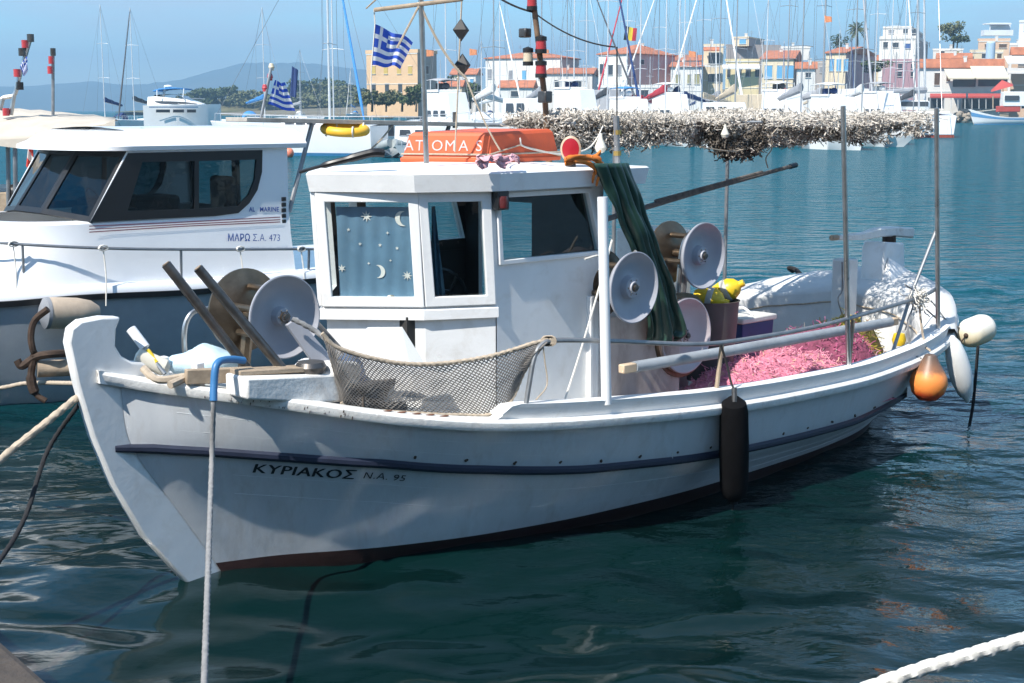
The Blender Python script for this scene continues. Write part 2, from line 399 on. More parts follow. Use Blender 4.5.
for sgn in (1, -1):
    sweep(mb, rng(1.66, 7.22, 80), lambda u: [(.005, .07), (.026, .07 + .085 * ramp(u)), (-.06, .07 + .085 * ramp(u)), (-.07, .07)], sgn, lambda u: (bg_(u), gz(u)))
mb.build('bulwark', m_white, boat)
mb = MB()
for sgn in (1, -1):
    sweep(mb, rng(1.70, 7.24, 80), lambda u: [(.03, .072 + .083 * ramp(u)), (.036, .082 + .1 * ramp(u)), (-.085, .084 + .1 * ramp(u)), (-.08, .072 + .083 * ramp(u))], sgn, lambda u: (bg_(u), gz(u)))
mb.build('bulwark_cap', m_white, boat)
sm_ = MB()
for frac, lo_, hi_ in ((.36, .03, .97), (.68, .03, .97)):
    for sgn in (1, -1):
        pts = []
        for k in range(90):
            s = lo_ + (hi_ - lo_) * k / 89; a, b_ = lv_strake(s), lv_sheer(s); u = a.x + (b_.x - a.x) * frac; z = a.z + (b_.z - a.z) * frac; pts.append(L(u, (hull_v(u, z) - .0030) * sgn, z))
        sm_.tube(pts, .0036, 6)
for dz in (.16, .30):
    for sgn in (1, -1):
        pts = []
        for k in range(80):
            s = .06 + .88 * k / 79; a = lv_strake(s); z = max(.16, a.z - dz); u = a.x + .35 * dz * (1 - 2 * s); pts.append(L(u, (hull_v(u, z) - .0030) * sgn, z))
        sm_.tube(pts, .0036, 6)
sm_.build('plank_seam', MATS['hull_paint'], boat)
mb = MB()
for u in [1.2, 1.55, 1.9, 2.25, 2.62, 2.98, 3.35, 3.7, 4.05, 4.6, 4.95, 5.3, 5.65, 6.0, 6.35]:
    z = gz(u) - soff(u) + .062 + random.uniform(-.005, .01); v = hull_v(u, z)
    for _ in range(2): mb.ellipsoid(L(u + random.uniform(-.012, .012), v + .001, z + random.uniform(-.01, .006)), (.012, .008, .010), 8, 6)
mb.build('rivet_stain', m_rust, boat)
# decks
mb = MB(); rings = []
for u in rng(-.28, 3.3, 30):
    b = max(bg_(u) - .05, .02); z = gz(u) + .03; rings.append([L(u, b * k, z + .03 * (1 - k * k)) for k in (-1, -.6, -.3, 0, .3, .6, 1)])
mb.loft(rings, False).build('foredeck', mat('deck_paint', (.55, .55, .53), .6, var=.12, dirt=(.25, .2, .16), dirt_amt=.3, bump=.003), boat)
mb = MB(); rings = []
for u in rng(3.0, 7.9, 20):
    b = max(bg_(u) - .16, .02); rings.append([L(u, b * k, .45) for k in (-1, 0, 1)])
mb.loft(rings, False).build('cockpit_floor', mat('sole_planks', (.22, .18, .15), .8, var=.4, scale=5, dirt=(.08, .06, .05), dirt_amt=.4, bump=.004), boat)
mb = MB()
for sgn in (1, -1):
    mb.loft([[L(u, (bg_(u) - .075) * sgn, gz(u) + .14), L(u, (bg_(u) - .10) * sgn, gz(u) - .05), L(u, (bg_(u) - .17) * sgn, .44)] for u in rng(3.2, 7.6, 30)], False)
mb.add([L(3.3, v, z) for v, z in ((1.3, .44), (1.3, .85), (-1.3, .85), (-1.3, .44))], [(0, 1, 2, 3)])
mb.build('inner_planking', m_white_old, boat)
# after deck: horseshoe round the stern, under old painted canvas
inn = curve([L(*p) for p in ((5.2, -1.15, .98), (6.2, -1.13, 1.03), (6.95, -.98, 1.10), (7.45, -.72, 1.15), (7.72, -.2, 1.2), (7.68, .35, 1.17), (7.42, .78, 1.1), (7.05, 1.1, 1.04), (6.6, 1.25, .95))], 6)
out = curve([L(*p) for p in ((5.2, -1.36, .97), (6.2, -1.42, 1.03), (7.0, -1.38, 1.10), (7.55, -1.22, 1.19), (8.05, -.85, 1.30), (8.33, -.1, 1.40), (8.2, .45, 1.36), (7.98, .9, 1.22), (7.3, 1.31, 1.02))], 6)
rings = []
for a, b in zip(inn, out):
    d = (b - a); d.z = 0; d.normalize(); m1 = a.lerp(b, .35) + V((0, 0, .03)); m2 = a.lerp(b, .75) + V((0, 0, .025))
    rings.append([V((a.x + d.x * .02, a.y + d.y * .02, .46)), a - V((0, 0, .03)) - d * .004, a + d * .02, m1, m2, b, b + d * .05 - V((0, 0, .05)), b + d * .07 - V((0, 0, .14)), b + d * .045 - V((0, 0, .2))])
for i, r in enumerate(rings):
    for j, p in enumerate(r):
        w = noise.noise(p * 5.0) * .012 + noise.noise(p * 14) * .005; r[j] = p + V((w, w * .5, w))
mb = MB(); mb.loft(rings, False); mb.build('after_deck', m_canvas, boat, angle=60)
mb = MB(); mb.tube([r[1] + V((0, 0, -.09)) - V((.012, 0, 0)) for r in rings], .008, 5); mb.build('deck_lashing', m_rope_b, boat)

# rudder head, tiller, posts
fp = [(7.98, 1.3), (7.98, 1.62), (8.02, 1.69), (8.36, 1.66), (8.4, 1.36), (8.4, 1.2), (7.98, 1.2)]
MB().prism([L(u, .13, z) for u, z in fp], L(0, -.26, 0)).build('rudder_head', m_white, boat, bevel=.015)
MB().add([L(7.9, .14, 1.2), L(8.4, .14, 1.34), L(8.05, .14, 1.54), L(7.94, .26, 1.24), L(8.3, .25, 1.38)], [(0, 1, 2), (0, 3, 4, 1), (2, 3, 0), (2, 1, 4), (2, 4, 3)]).build('sternpost_knee', m_white, boat, smooth=False)
MB().prism([L(8.35, .02, z) if 0 else L(u, .02, z) for u, z in ((8.42, 1.4), (8.6, 1.35), (8.55, .4), (8.3, -.4), (7.9, -.4), (8.05, .3))], L(0, -.04, 0)).build('rudder', m_white, boat, bevel=.008)
tl = MB(); tl.tube([L(8.28, 0, 1.64), L(8.28, 0, 1.74)], .07, 10); t0 = tl.build('tiller_neck', m_rust, boat)
tl = MB()
tpts = curve([L(8.62, 0, 1.745), L(8.3, 0, 1.775), L(8.0, .01, 1.78), L(7.8, .015, 1.765), L(7.55, .02, 1.765), L(7.3, .02, 1.775)], 5)
tl.loft([[p + V((0, a * w, b * h)) for a, b in ((-1, -.7), (-.7, -1), (.7, -1), (1, -.7), (1, .7), (.7, 1), (-.7, 1), (-1, .7))] for p, w, h in zip(tpts, np.linspace(.085, .03, len(tpts)), np.linspace(.055, .024, len(tpts)))], True, True)
t1 = tl.build('tiller', m_white_old, boat)
MB().tube([L(7.31, .02, 1.775), L(7.2, .02, 1.777)], .027, 8).build('tiller_grip', m_wood, boat)
MB().box(L(7.52, -.02, 1.22), (.17, .2, .66)).build('samson_post', m_canvas, boat, bevel=.02)

# ------------------------------------------------------------------ pilothouse
PLAN = [(1.13, 0.0), (1.60, .51), (2.05, .75), (3.12, .75)]
ring = PLAN + [(u, -v) for u, v in reversed(PLAN[1:])]          # round the house; aft wall closes it
def wl_pt(p, z, rake=.055):
    k = (z - 1.65) / .8; u = p[0] - (rake * k if p[0] < 2.5 and z > 1.65 else 0)
    return L(u, p[1], z)
walls = MB(); frames = []; panes = []
ZB, ZT = 1.66, 2.50
for i in (0, 1, 2, 4, 5, 6):
    a, b = ring[i], ring[(i + 1) % 7]
    A, Bq, Cq, D = wl_pt(a, ZB), wl_pt(b, ZB), wl_pt(b, ZT), wl_pt(a, ZT)
    nrm = (Bq - A).cross(D - A).normalized(); mid = (A + Cq) / 2; ctr = L(2.1, 0, mid.z)
    if nrm.dot(mid - ctr) < 0: nrm = -nrm
    def q(s, z): k = (z - ZB) / (ZT - ZB); return A.lerp(Bq, s).lerp(D.lerp(Cq, s), k)
    if i in (2, 4):
        us = (.06, .965, .845, .06); zs = (1.985, 1.985, 2.415, 2.415)
        if i == 4: us = (.04, .94, .94, .155)
    else:
        us = (.105, .925, .925, .105) if i in (0, 6) else (.15, .87, .87, .13); zs = (1.75, 1.75, 2.40, 2.40)
    hole = [q(s, z) for s, z in zip(us, zs)]; c = sum(hole, V()) / 4
    walls.panel([A, Bq, Cq, D], hole, -nrm * .045, 1)
    gap = .03 if i in (2, 4) else .062
    outer = []
    for p in hole:
        h = p - c; sx = (Bq - A).normalized(); hx = h.dot(sx); outer.append(p + sx * math.copysign(gap, hx) + V((0, 0, math.copysign(gap, h.z))))
    frames.append(MB().panel([p + nrm * .022 for p in outer], [p + nrm * .022 + (c - p).normalized() * .006 for p in hole], -nrm * .030))
    panes.append(MB().poly([p - nrm * .02 + (p - c) * .04 for p in hole]))
# lower walls (the band under the front windows stands proud)
for i in (0, 1, 2, 4, 5, 6):
    a, b = ring[i], ring[(i + 1) % 7]
    if i in (2, 4):
        walls.loft([[L(*a, ZB), L(*b, ZB)], [L(*a, .5), L(*b, .5)]], False)
    else:
        f = lambda p: (2.05 + (p[0] - 2.05) * .96, p[1] * .985)
        walls.loft([[L(*f(a), ZB - .06), L(*f(b), ZB - .06)], [L(*f(a), .8), L(*f(b), .8)]], False)
# aft wall with a doorway
walls.panel([L(3.12, -.75, .5), L(3.12, .75, .5), L(3.12, .75, 2.5), L(3.12, -.75, 2.5)], [L(3.12, -.55, .6), L(3.12, .05, .6), L(3.12, .05, 2.3), L(3.12, -.55, 2.3)], V((-.04, 0, 0)), 1)
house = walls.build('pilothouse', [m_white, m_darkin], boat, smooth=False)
led = MB(); prof = []
for k in (5, 6, 0, 1, 2):
    prof.append(ring[k])
o1 = [(p[0] - (.035 if abs(p[1]) < .6 else .012), p[1] * 1.045) for p in prof]
o1[0] = (2.07, -.785); o1[-1] = (2.07, .785)
lp = [(2.05, -.75), (1.6, -.51), (1.13, 0), (1.6, .51), (2.05, .75)]
o1 = [(2.047, -.772), (1.585, -.53), (1.10, 0), (1.585, .53), (2.047, .772)]
led.loft([[L(*p, 1.605) for p in lp], [L(*p, 1.60) for p in o1], [L(*p, 1.665) for p in o1], [L(*p, 1.68) for p in lp]], False)
led.build('window_ledge', m_white, house, smooth=False)
for i in range(6):
    fr = frames[i].build('window_frame', m_white, house, smooth=False, bevel=.006)
    panes[i].build('window_pane', m_glass_dk if i in (1, 2) else m_glass, house, smooth=False)
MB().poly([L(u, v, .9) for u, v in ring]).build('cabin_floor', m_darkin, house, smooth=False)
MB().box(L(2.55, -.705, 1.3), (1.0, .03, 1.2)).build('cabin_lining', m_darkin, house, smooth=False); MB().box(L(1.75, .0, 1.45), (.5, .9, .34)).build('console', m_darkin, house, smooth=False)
# steering wheel & console seen through the panes
sw = MB(); sw.lathe([(.17, -.012), (.185, 0), (.17, .012), (.155, 0), (.17, -.012)], L(2.1, .22, 1.72), (1, 0, .3), 24)
for k in range(3): sw.bar(L(2.1, .22, 1.72), L(2.1, .22, 1.72) + V((0, math.cos(k * 2.1), math.sin(k * 2.1))) * .16, .02, .02)
sw.build('steering_wheel', m_black, house)
cp = MB(); cp.lathe([(.0, 0), (.07, 0), (.085, .04), (.07, .09), (.04, .12), (0, .13)], L(1.52, .27, 1.67), (0, 0, 1), 20); cp.build('compass', mat('compass_housing', (.22, .21, .17), .35, .3), house)
# curtain with stars and moons behind the port-bow pane
m_cur = mat('blue_curtain', (.13, .235, .33), .9, var=.18, scale=5)
a, b = PLAN[0], PLAN[1]; dirv = (V((b[0], b[1], 0)) - V((a[0], a[1], 0))).normalized(); inn_n = V((-dirv.y, dirv.x, 0)) * -1
if inn_n.x < 0: inn_n = -inn_n
def cur_pt(s, z, off=0.0):
    w = .006 * math.sin(s * 17 + z * 3) + .004 * math.sin(s * 43 + 1 - z * 6) + .008 * noise.noise(V((s * 4, z * 4, 0))); p = V((a[0], a[1], 0)) + dirv * (s * .69) + inn_n * (.045 + w * .7 - off)
    return L(p.x - .055 * (z - 1.65) / .8, p.y, z)
cur = MB(); cur.loft([[cur_pt(s, z) for s in rng(.17 + .05 * (z - 1.7), .98, 50)] for z in rng(1.70, 2.36, 24)], False)
cur = cur.build('curtain', m_cur, house)
st = MB()
def on_cur(pts):
    st.poly([cur_pt(s, z, .006) for s, z in pts])
def px2cur(px, py): return ((px - 320) / 97.0 * 1.0, 2.40 - (py - 202) / 94.0 * .65)
def star(px, py, r, n, inner=.38, rot=0.0):
    r *= .8; s, z = px2cur(px, py); pts = []
    for k in range(2 * n):
        rr = r if k % 2 == 0 else r * inner; t = math.pi * k / n + rot; pts.append((s + rr * math.sin(t) / .69, z + rr * math.cos(t)))
    for k in range(2 * n): on_cur([(s, z), pts[k], pts[(k + 1) % (2 * n)]])
def moon(px, py, r, flip=1):
    r *= .82; s, z = px2cur(px, py); n = 12
    o = [(s - flip * r * math.sin(t) / .69, z + r * math.cos(t)) for t in rng(-.15, math.pi + .15, n)]
    i = [(s - flip * (r * .82 * math.sin(t) - r * .42) / .69 * .9 - 0, z + r * .93 * math.cos(t)) for t in rng(0, math.pi, n)]
    for k in range(n): on_cur([o[k], o[k + 1], i[k + 1], i[k]])
star(368, 217, .050, 8); moon(402, 219, .062); star(350, 230, .017, 5); star(387, 233, .016, 4); star(360, 244, .017, 5); star(379, 245, .018, 5)
star(395, 248, .017, 5); star(367, 263, .014, 4); star(388, 260, .013, 4); moon(376, 271, .055, -1); star(403, 275, .044, 8); star(341, 268, .036, 6); star(412, 287, .02, 5)
st.build('star_print', mat('cream_print', (.76, .74, .68), .9, var=.1), cur, smooth=False)
c2 = MB(); aa, bb = PLAN[1], PLAN[2]
def c2pt(s, z):
    p = V((aa[0] + .07, aa[1] - .06, 0)).lerp(V((bb[0] + .02, bb[1] - .09, 0)), s); w = .012 * math.sin(s * 90); return L(p.x + w - .05 * (z - 1.65) / .8, p.y - w, z)
c2.loft([[c2pt(.2 + (k / 10 - .5) * (.05 + .28 * (2.36 - z)), z) for k in range(11)] for z in rng(1.72, 2.36, 14)], False); c2.build('curtain', m_cur, house)
# roof
RP = [(1.0, 0), (1.46, .58), (1.985, .87), (3.52, .87)]
rr_ = RP + [(u, -v) for u, v in reversed(RP[1:])]
def rofs(k, z): return [L(2.3 + (u - 2.3) * k, v * k, z) for u, v in rr_]
rf = MB(); rf.loft([rofs(.90, 2.465), rofs(.965, 2.463), rofs(.985, 2.58), rofs(.97, 2.592), rofs(.6, 2.615), rofs(.2, 2.63), rofs(.01, 2.63)], True, True)
roof = rf.build('roof', m_white, house, angle=20)
nl = MB(); nl.box(L(2.04, .80, 2.40), (.1, .07, .13)); nl.build('lamp_bracket', m_black, house, bevel=.01)
nl = MB(); nl.lathe([(0, -.04), (.03, -.04), (.035, 0), (.03, .04), (0, .04)], L(2.03, .84, 2.39), (0, 0, 1), 16); nl.build('navigation_light', mat('dark_red_lens', (.10, .02, .022), .2, coat=.4), house)
# lower casing aft of the house with stained ply side
MB().box(L(3.55, .12, .98), (1.0, 1.24, 1.0)).build('engine_casing', m_stained, boat, bevel=.012)
MB().bar(L(2.97, .765, .6), L(2.97, .765, 1.66), .05, .03, (1, 0, 0)).build('corner_trim', m_white, boat, bevel=.005)
MB().box(L(4.72, -.12, 1.2), (.42, .5, 1.6)).build('winch_housing', m_white_old, boat, bevel=.02)

# ------------------------------------------------------------------ net reels (pairs of dished discs on a shaft)
def reel(name, u, z, v0, v1, r, mback, mfront, rb=None, bars=0, hub=.05):
    rb = rb or r * .97
    sh = MB(); sh.tube([L(u, v0 - .12, z), L(u, v1 + .05, z)], .035, 12)
    for k in range(bars):
        t = 2 * math.pi * k / bars + .3; sh.tube([L(u + .16 * math.cos(t), v0, z + .16 * math.sin(t)), L(u + .16 * math.cos(t), v1 - .045, z + .16 * math.sin(t))], .022, 8)
    s = sh.build(name, m_bronze, boat)
    d = MB(); d.lathe([(0.0, .03), (.07, .03), (.09, .015), (rb * .5, .02), (rb * .93, .075), (rb, .07), (rb * 1.0, .055), (rb * .9, .05), (rb * .5, 0), (0, 0)], L(u, v0, z), (0, 1, 0), 48); d.build('disc', mback, s, angle=50)
    d = MB(); d.lathe([(.0, .05), (hub * .55, .05), (hub * .6, .035), (hub, .032), (hub * 1.15, -.02), (r * .42, -.028), (r * .80, .0), (r * .97, .05), (r, .048), (r * .99, .03), (r * .8, -.03), (r * .4, -.055), (0, -.055)], L(u, v1, z), (0, -1, 0), 56); d.build('disc', mfront, s, angle=50)
    n = MB()
    for k in range(6):
        t = k * math.pi / 3; n.ellipsoid(L(u + hub * .78 * math.cos(t), v1 + .036, z + hub * .78 * math.sin(t)), (.006, .005, .006), 6, 5)
    n.lathe([(0, .02), (.022, .018), (.022, -.01)], L(u, v1 + .05, z), (0, -1, 0), 6); n.build('hub_bolts', m_dksteel, s)
    return s
reel('net_reel', 3.165, 1.73, .76, .98, .262, m_bronze, m_greydisc, bars=4, hub=.075)
reel('net_reel', 4.47, 1.84, .32, .58, .27, m_bronze, m_greydisc, bars=4, hub=.07)
reel('net_reel', 4.07, 1.25, .45, .74, .30, m_bronze, m_pinkdisc, bars=4, hub=.06)
rim = MB(); rim.lathe([(.30, .0), (.335, .0), (.335, .05), (.30, .05), (.30, 0)], L(4.07, .70, 1.25), (0, -1, 0), 48); rim.build('reel_guard', m_bronze, boat)
MB().tube(curve([L(3.27, .95, 1.98), L(3.2, .9, 1.88), L(3.22, .86, 1.72)], 5), .02, 8).build('reel_guide', m_galv, boat)
MB().tube([L(3.3, .6, .9), L(3.17, .72, 1.73)], .03, 8).build('reel_stand', m_galv, boat); MB().tube([L(4.5, .3, .9), L(4.47, .45, 1.84)], .03, 8).build('reel_stand', m_galv, boat)
MB().tube(curve([L(4.35, .45, 1.4), L(4.36, .48, 1.86), L(4.42, .5, 2.0), L(4.52, .5, 2.03)], 6), .022, 8).build('reel_guide', m_steel, boat)
# bow net hauler
hr = reel('net_hauler', .58, 1.705, -.04, .31, .268, m_bronze, m_greydisc, rb=.275, bars=5, hub=.055)
arm = MB(); arm.add([L(.555, .385, 1.66), L(.64, .385, 1.70), L(.86, .47, 1.40), L(.73, .47, 1.36)], [(0, 1, 2, 3)]); arm.add([L(.555, .41, 1.66), L(.64, .41, 1.70), L(.86, .50, 1.40), L(.73, .50, 1.36)], [(3, 2, 1, 0)])
k = 0
arm.add([L(.555, .385, 1.66), L(.64, .385, 1.70), L(.86, .47, 1.40), L(.73, .47, 1.36), L(.555, .41, 1.66), L(.64, .41, 1.70), L(.86, .50, 1.40), L(.73, .50, 1.36)], [(0, 1, 5, 4), (1, 2, 6, 5), (2, 3, 7, 6), (3, 0, 4, 7)])
arm.build('hauler_arm', m_greydisc, boat, smooth=False)
MB().tube([L(.5, -.02, 1.3), L(.56, -.02, 1.7)], .04, 8).build('hauler_stand', m_bronze, boat)
cr_ = [(.08, 1.285), (.62, 1.185), (.80, 1.17), (.93, 1.27), (.95, 1.385), (.93, 1.41), (.74, 1.42), (.72, 1.36), (.55, 1.375), (.08, 1.42)]
MB().prism([L(u, .66, z) for u, z in cr_], L(0, -.24, 0)).build('hauler_base', m_white_old, boat, bevel=.025)
MB().lathe([(0, .03), (.085, .03), (.1, 0), (.085, -.035), (0, -.035)], L(.62, .56, 1.41), (0, 0, 1), 24).build('roller_plate', m_dksteel, boat)
MB().bar(L(.10, .5, 1.432), L(.66, .55, 1.395), .13, .03).build('base_plank', m_wood, boat, bevel=.006)
p0, p1 = bp(166, 264, .10), bp(250, 372, .34); q0, q1 = bp(198, 268, .28), bp(290, 378, .5)
for x0, x1 in ((p0, p1), (q0, q1)):
    pp = MB(); d = (L(*x0) - L(*x1)); pp.tube([L(*x1), L(*x1) + d], .031, 16); po = pp.build('steel_post', m_dksteel, boat)
    MB().lathe([(0, .0), (.024, .0), (.024, .004), (0, .004)], L(*x0) + d.normalized() * .002, d, 14).build('post_mouth', m_wood, po)
# bow fittings
MB().box(L(-.02, .28, 1.40), (.06, .06, .16)).build('bow_bitt', m_white, boat, bevel=.008); MB().box(L(.02, -.2, 1.38), (.06, .06, .14)).build('bow_bitt', m_white, boat, bevel=.008)
sc_ = MB(); rs_ = random.Random(4)
for k in range(46):
    u = rs_.uniform(-.05, .75); v = bg_(u) + .0605; z = gz(u) + rs_.uniform(.012, .05); sc_.tube([L(u, v, z - rs_.uniform(.004, .016)), L(u + .004, v, z + .008)], rs_.uniform(.0016, .004), 4)
sc_.build('rail_scuff', m_rust, boat)
pt = MB()
for k in range(5):
    u = .95 + .09 * k; pt.ellipsoid(L(u, bg_(u) - .01 - .006 * (k % 2), gz(u) + .077), (.06, .022, .004), 10, 5)
pt.build('bare_wood_patch', mat('bare_red_wood', (.16, .065, .035), .8, var=.4, scale=14), boat)
MB().bar(L(-.12, .30, 1.405), L(.28, .42, 1.385), .06, .09).build('bow_plank', m_wood, boat, bevel=.005)
MB().tube(curve([L(.28, -.35, 1.25), L(.27, -.35, 1.55), L(.33, -.35, 1.68), L(.46, -.35, 1.70)], 6), .018, 8).build('bow_hoop', m_steel, boat)

# handrails, stanchions, poles
hr_ = [bp(526, 404, 1.2), bp(529, 385, 1.2), bp(534, 358, 1.2), bp(541, 345, 1.2), bp(556, 340.5, 1.22), bp(610, 341, 1.27), bp(680, 344, 1.33), bp(718, 343, 1.36), bp(760, 337, 1.36), bp(805, 329, 1.37), bp(850, 318, 1.37), bp(917, 298, 1.28), bp(938, 288, 1.2)]
MB().tube(curve([L(*p) for p in hr_], 6), .0175, 10).build('handrail', m_galv, boat)
MB().tube([L(*bp(716, 394, 1.36)), L(*bp(722, 344, 1.36))], .017, 8).build('stanchion', m_wood, boat); MB().tube([L(*bp(849, 366, 1.36)), L(*bp(853, 320, 1.37))], .018, 8).build('stanchion', m_wood, boat)
MB().tube([L(*bp(893, 351, 1.28)), L(*bp(912, 292, 1.26)), L(*bp(937, 228, 1.22))], .016, 8).build('pole_stay', m_galv, boat)
MB().tube([L(*bp(606.5, 404, 1.32)), L(*bp(602.5, 197, 1.32))], .036, 14).build('white_pole', m_white2, boat)
for (x0, y0, x1, y1, v) in ((848.5, 368, 843, 106, 1.37), (938, 333, 936.5, 108, 1.25)):
    MB().tube([L(*bp(x0, y0, v)), L(*bp(x1, y1, v))], .021, 12).build('awning_pole', m_steel, boat)
pl = MB(); pl.tube([L(*bp(617.5, 166, .62)), L(*bp(616, 116, .62))], .022, 10); pl = pl.build('awning_pole', m_galv, boat)
m_brass = mat('brass', (.5, .36, .12), .4, .8)
for y_ in (130, 151): MB().tube([L(*bp(617.2, y_, .62)), L(*bp(617.3, y_ + 4.5, .62))], .03, 10).build('pole_clamp', m_brass, pl)
# overhead frame that carries the nets
fr = MB()
for (u, v0, v1) in ((3.5, .1, -.9), (5.3, .55, -1.1), (6.93, .85, -1.05)): fr.tube([L(u, v0, 2.90), L(u, v1, 2.88)], .014, 6)
for v in (-.75, .0): fr.tube([L(3.5, v, 2.88), L(7.6, v, 2.88)], .018, 6)
fr.tube([L(5.3, -1.1, .9), L(5.3, -1.1, 2.93)], .02, 6).tube([L(6.93, -1.05, 1.1), L(6.93, -1.05, 2.93)], .02, 6)
fr.build('awning_frame', m_galv, boat)
# foremast with yard
fm = MB(); fm.tube([L(*bp(426.5, 163, .3)), L(*bp(420, -30, .3))], .019, 12); fm = fm.build('signal_mast', m_steel, boat)
ym = bp(420, 4, .3)
MB().tube([L(ym.x, .3 - .48, ym.z - .015), L(ym.x, .3 + .42, ym.z + .01)], .015, 10).build('yard', m_wood, fm)
MB().tube(curve([L(ym.x, -.28, ym.z), L(ym.x, -.1, ym.z + .09), L(ym.x, .1, ym.z + .2)], 4), .006, 5).tube([L(*ym), L(*bp(397, 48, .2))], .008, 5).tube(sag(L(*ym), L(*bp(466, 78, .5)), .06), .009, 5).tube(sag(L(*bp(466, 78, .5)), L(*bp(500, 150, .7)), .03), .006, 5).tube([L(*bp(463, -30, .3)), L(*bp(455, 152, .3))], .006, 5).build('signal_halyard', m_rope_b, fm)
# after mast with working lamps
am = MB(); am.tube([L(*bp(549, 165, -.15)), L(*bp(545, 100, -.15)), L(*bp(531, -20, -.15))], [.026, .024, .022], 12); am = am.build('lamp_mast', m_wood_dk, boat)
m_redlamp = mat('red_lamp_glass', (.42, .05, .06), .25, coat=.5); m_whlamp = mat('clear_lamp_glass', (.62, .55, .40), .25, coat=.5)
def lamp(px, py, v, m, w=.055, h=.1):
    c = L(*bp(px, py, v)); b = MB(); b.lathe([(0, -h), (w, -h), (w * 1.05, -h * .8), (w * .95, h * .8), (w, h), (0, h)], c, (0, 0, 1), 14)
    lo = b.build('deck_lamp', m, am)
    MB().lathe([(0, -h - .02), (w * 1.1, -h - .02), (w * 1.1, -h + .01), (0, -h + .01)], c, (0, 0, 1), 14).build('lamp_base', m_black, lo); MB().lathe([(w * 1.1, h - .01), (w * 1.1, h + .02), (0, h + .035)], c, (0, 0, 1), 14).build('lamp_cap', m_black, lo)
lamp(532, 1, -.15, m_redlamp, .038, .05); lamp(541, 45, -.12, m_redlamp, .042, .042); lamp(528, 57, -.2, m_whlamp, .038, .045); lamp(541, 69.5, -.12, m_redlamp, .042, .042)
MB().box(L(*bp(525, 33, -.25)), (.07, .08, .07)).build('lamp_box', m_dksteel, am, bevel=.01); MB().box(L(*bp(545, 97, -.1)), (.08, .09, .09)).build('lamp_box', m_dksteel, am, bevel=.01)
MB().tube(sag(L(*bp(533, 12, -.15)), L(*bp(490, -8, -.4)), .02), .008, 5).tube(sag(L(*bp(536, 14, -.15)), L(*bp(615, 47, .5)), .05), .006, 5).tube([L(*bp(617, 47, .5)), L(*bp(617, 120, .62))], .006, 5).build('mast_stay', m_blackrope, am)
# searchlight at the after edge of the roof
sl = MB(); c = L(*bp(571, 149, .72)); ax = V((-.62, .70, .12)); ax = (MB0.to_3x3().inverted() @ V((-.15, -1, .0))).normalized()
sl.lathe([(0, -.09), (.06, -.09), (.08, -.02), (.083, .02), (.068, .028)], c, ax, 24); sl.v = [c + V((p - c).to_tuple()[:2] + ((p - c).z * 1.25,)) * .9 for p in sl.v]; sl = sl.build('searchlight', mat('tan_lamp_body', (.50, .36, .25), .5), boat)
ll = MB().lathe([(.068, .026), (.04, .032), (0, .034)], c, ax, 24); ll.v = [c + V((p - c).to_tuple()[:2] + ((p - c).z * 1.25,)) * .9 for p in ll.v]; ll.build('lamp_lens', mat('red_lens', (.36, .012, .022), .3, coat=.2), sl)
MB().box(c - V((0, 0, .1)), (.05, .05, .06)).build('lamp_foot', m_black, sl)

# name on the bow, both lines wrapped onto the planking
m_ink = mat('black_lettering', (.012, .013, .016), .6, var=.1)
def hull_text(body, u0, u1, h, drop, name, bold=.0):
    vs, fs = text_mesh(body, 1.0, 1.06); x0 = min(v.x for v in vs); x1 = max(v.x for v in vs); mb = MB(); pts = []
    for v in vs:
        u = u0 + (v.x - x0) / (x1 - x0) * (u1 - u0); z = gz(u) - soff(u) - drop + v.y / .72 * h; pts.append(L(u, hull_v(u, z) + .007, z))
    mb.add(pts, fs)
    if bold: mb.add([p + L(.0065, .0016, 0) for p in pts], fs)
    return mb.build(name, m_ink, boat, smooth=False, fix=False)
hull_text('KYPIAKOΣ', .30, .87, .066, .125, 'name_lettering', .01)
hull_text('Ν.Α. 95', .93, 1.19, .045, .115, 'registration_lettering')
# ================================================================== THINGS ON AND AROUND THE FISHING BOAT (world coordinates)
def wp(px, py, v): return W(*bp(px, py, v))
rnd = random.Random(5)
m_net1 = mat('pale_net_cord', (.63, .58, .51), .95, var=.3, scale=3); m_net2 = mat('grey_net_cord', (.36, .32, .28), .95, var=.4, scale=3)
m_net3 = mat('dark_net_cord', (.13, .11, .09), .95, var=.4, scale=3)
def nval(p, s): return noise.noise(V(p) * s)
# nets heaped along the overhead frame
net = MB()
def net_place(top):
    def f():
        u = rnd.uniform(3.4, 8.2); a = rnd.uniform(-1, 1); v = -.38 + (u - 3.3) * .06 + a * (.5 + .12 * math.sin(u * 1.7))
        h = .03 + .03 * (1 + nval((u, v, 0), 1.6)) + .03 * nval((u, v, 3), 4)
        if nval((u * 1.2, v * 1.2, 9), 1.5) < -.33: return None
        z = 2.895 + (h * rnd.uniform(.2, 1.0) if top else -rnd.uniform(0, 1) * (.14 + .13 * nval((u, 0, 5), 1.1) + .08 * nval((u, 1, 5), 3.1))) - .04 * nval((u, v, 7), .9)
        return W(u, v, z)
    return f
net.cur = 0; cords(net, 13000, net_place(True), .055, .0042, 3, 3, .9, rnd, .8); cords(net, 12000, net_place(False), .055, .0042, 3, 3, .9, rnd, .8)
net.cur = 1; cords(net, 6500, net_place(False), .06, .0045, 3, 3, .9, rnd, .8)
net.cur = 2; cords(net, 2600, net_place(False), .07, .006, 3, 3, .8, rnd, 1.1)
rings = []
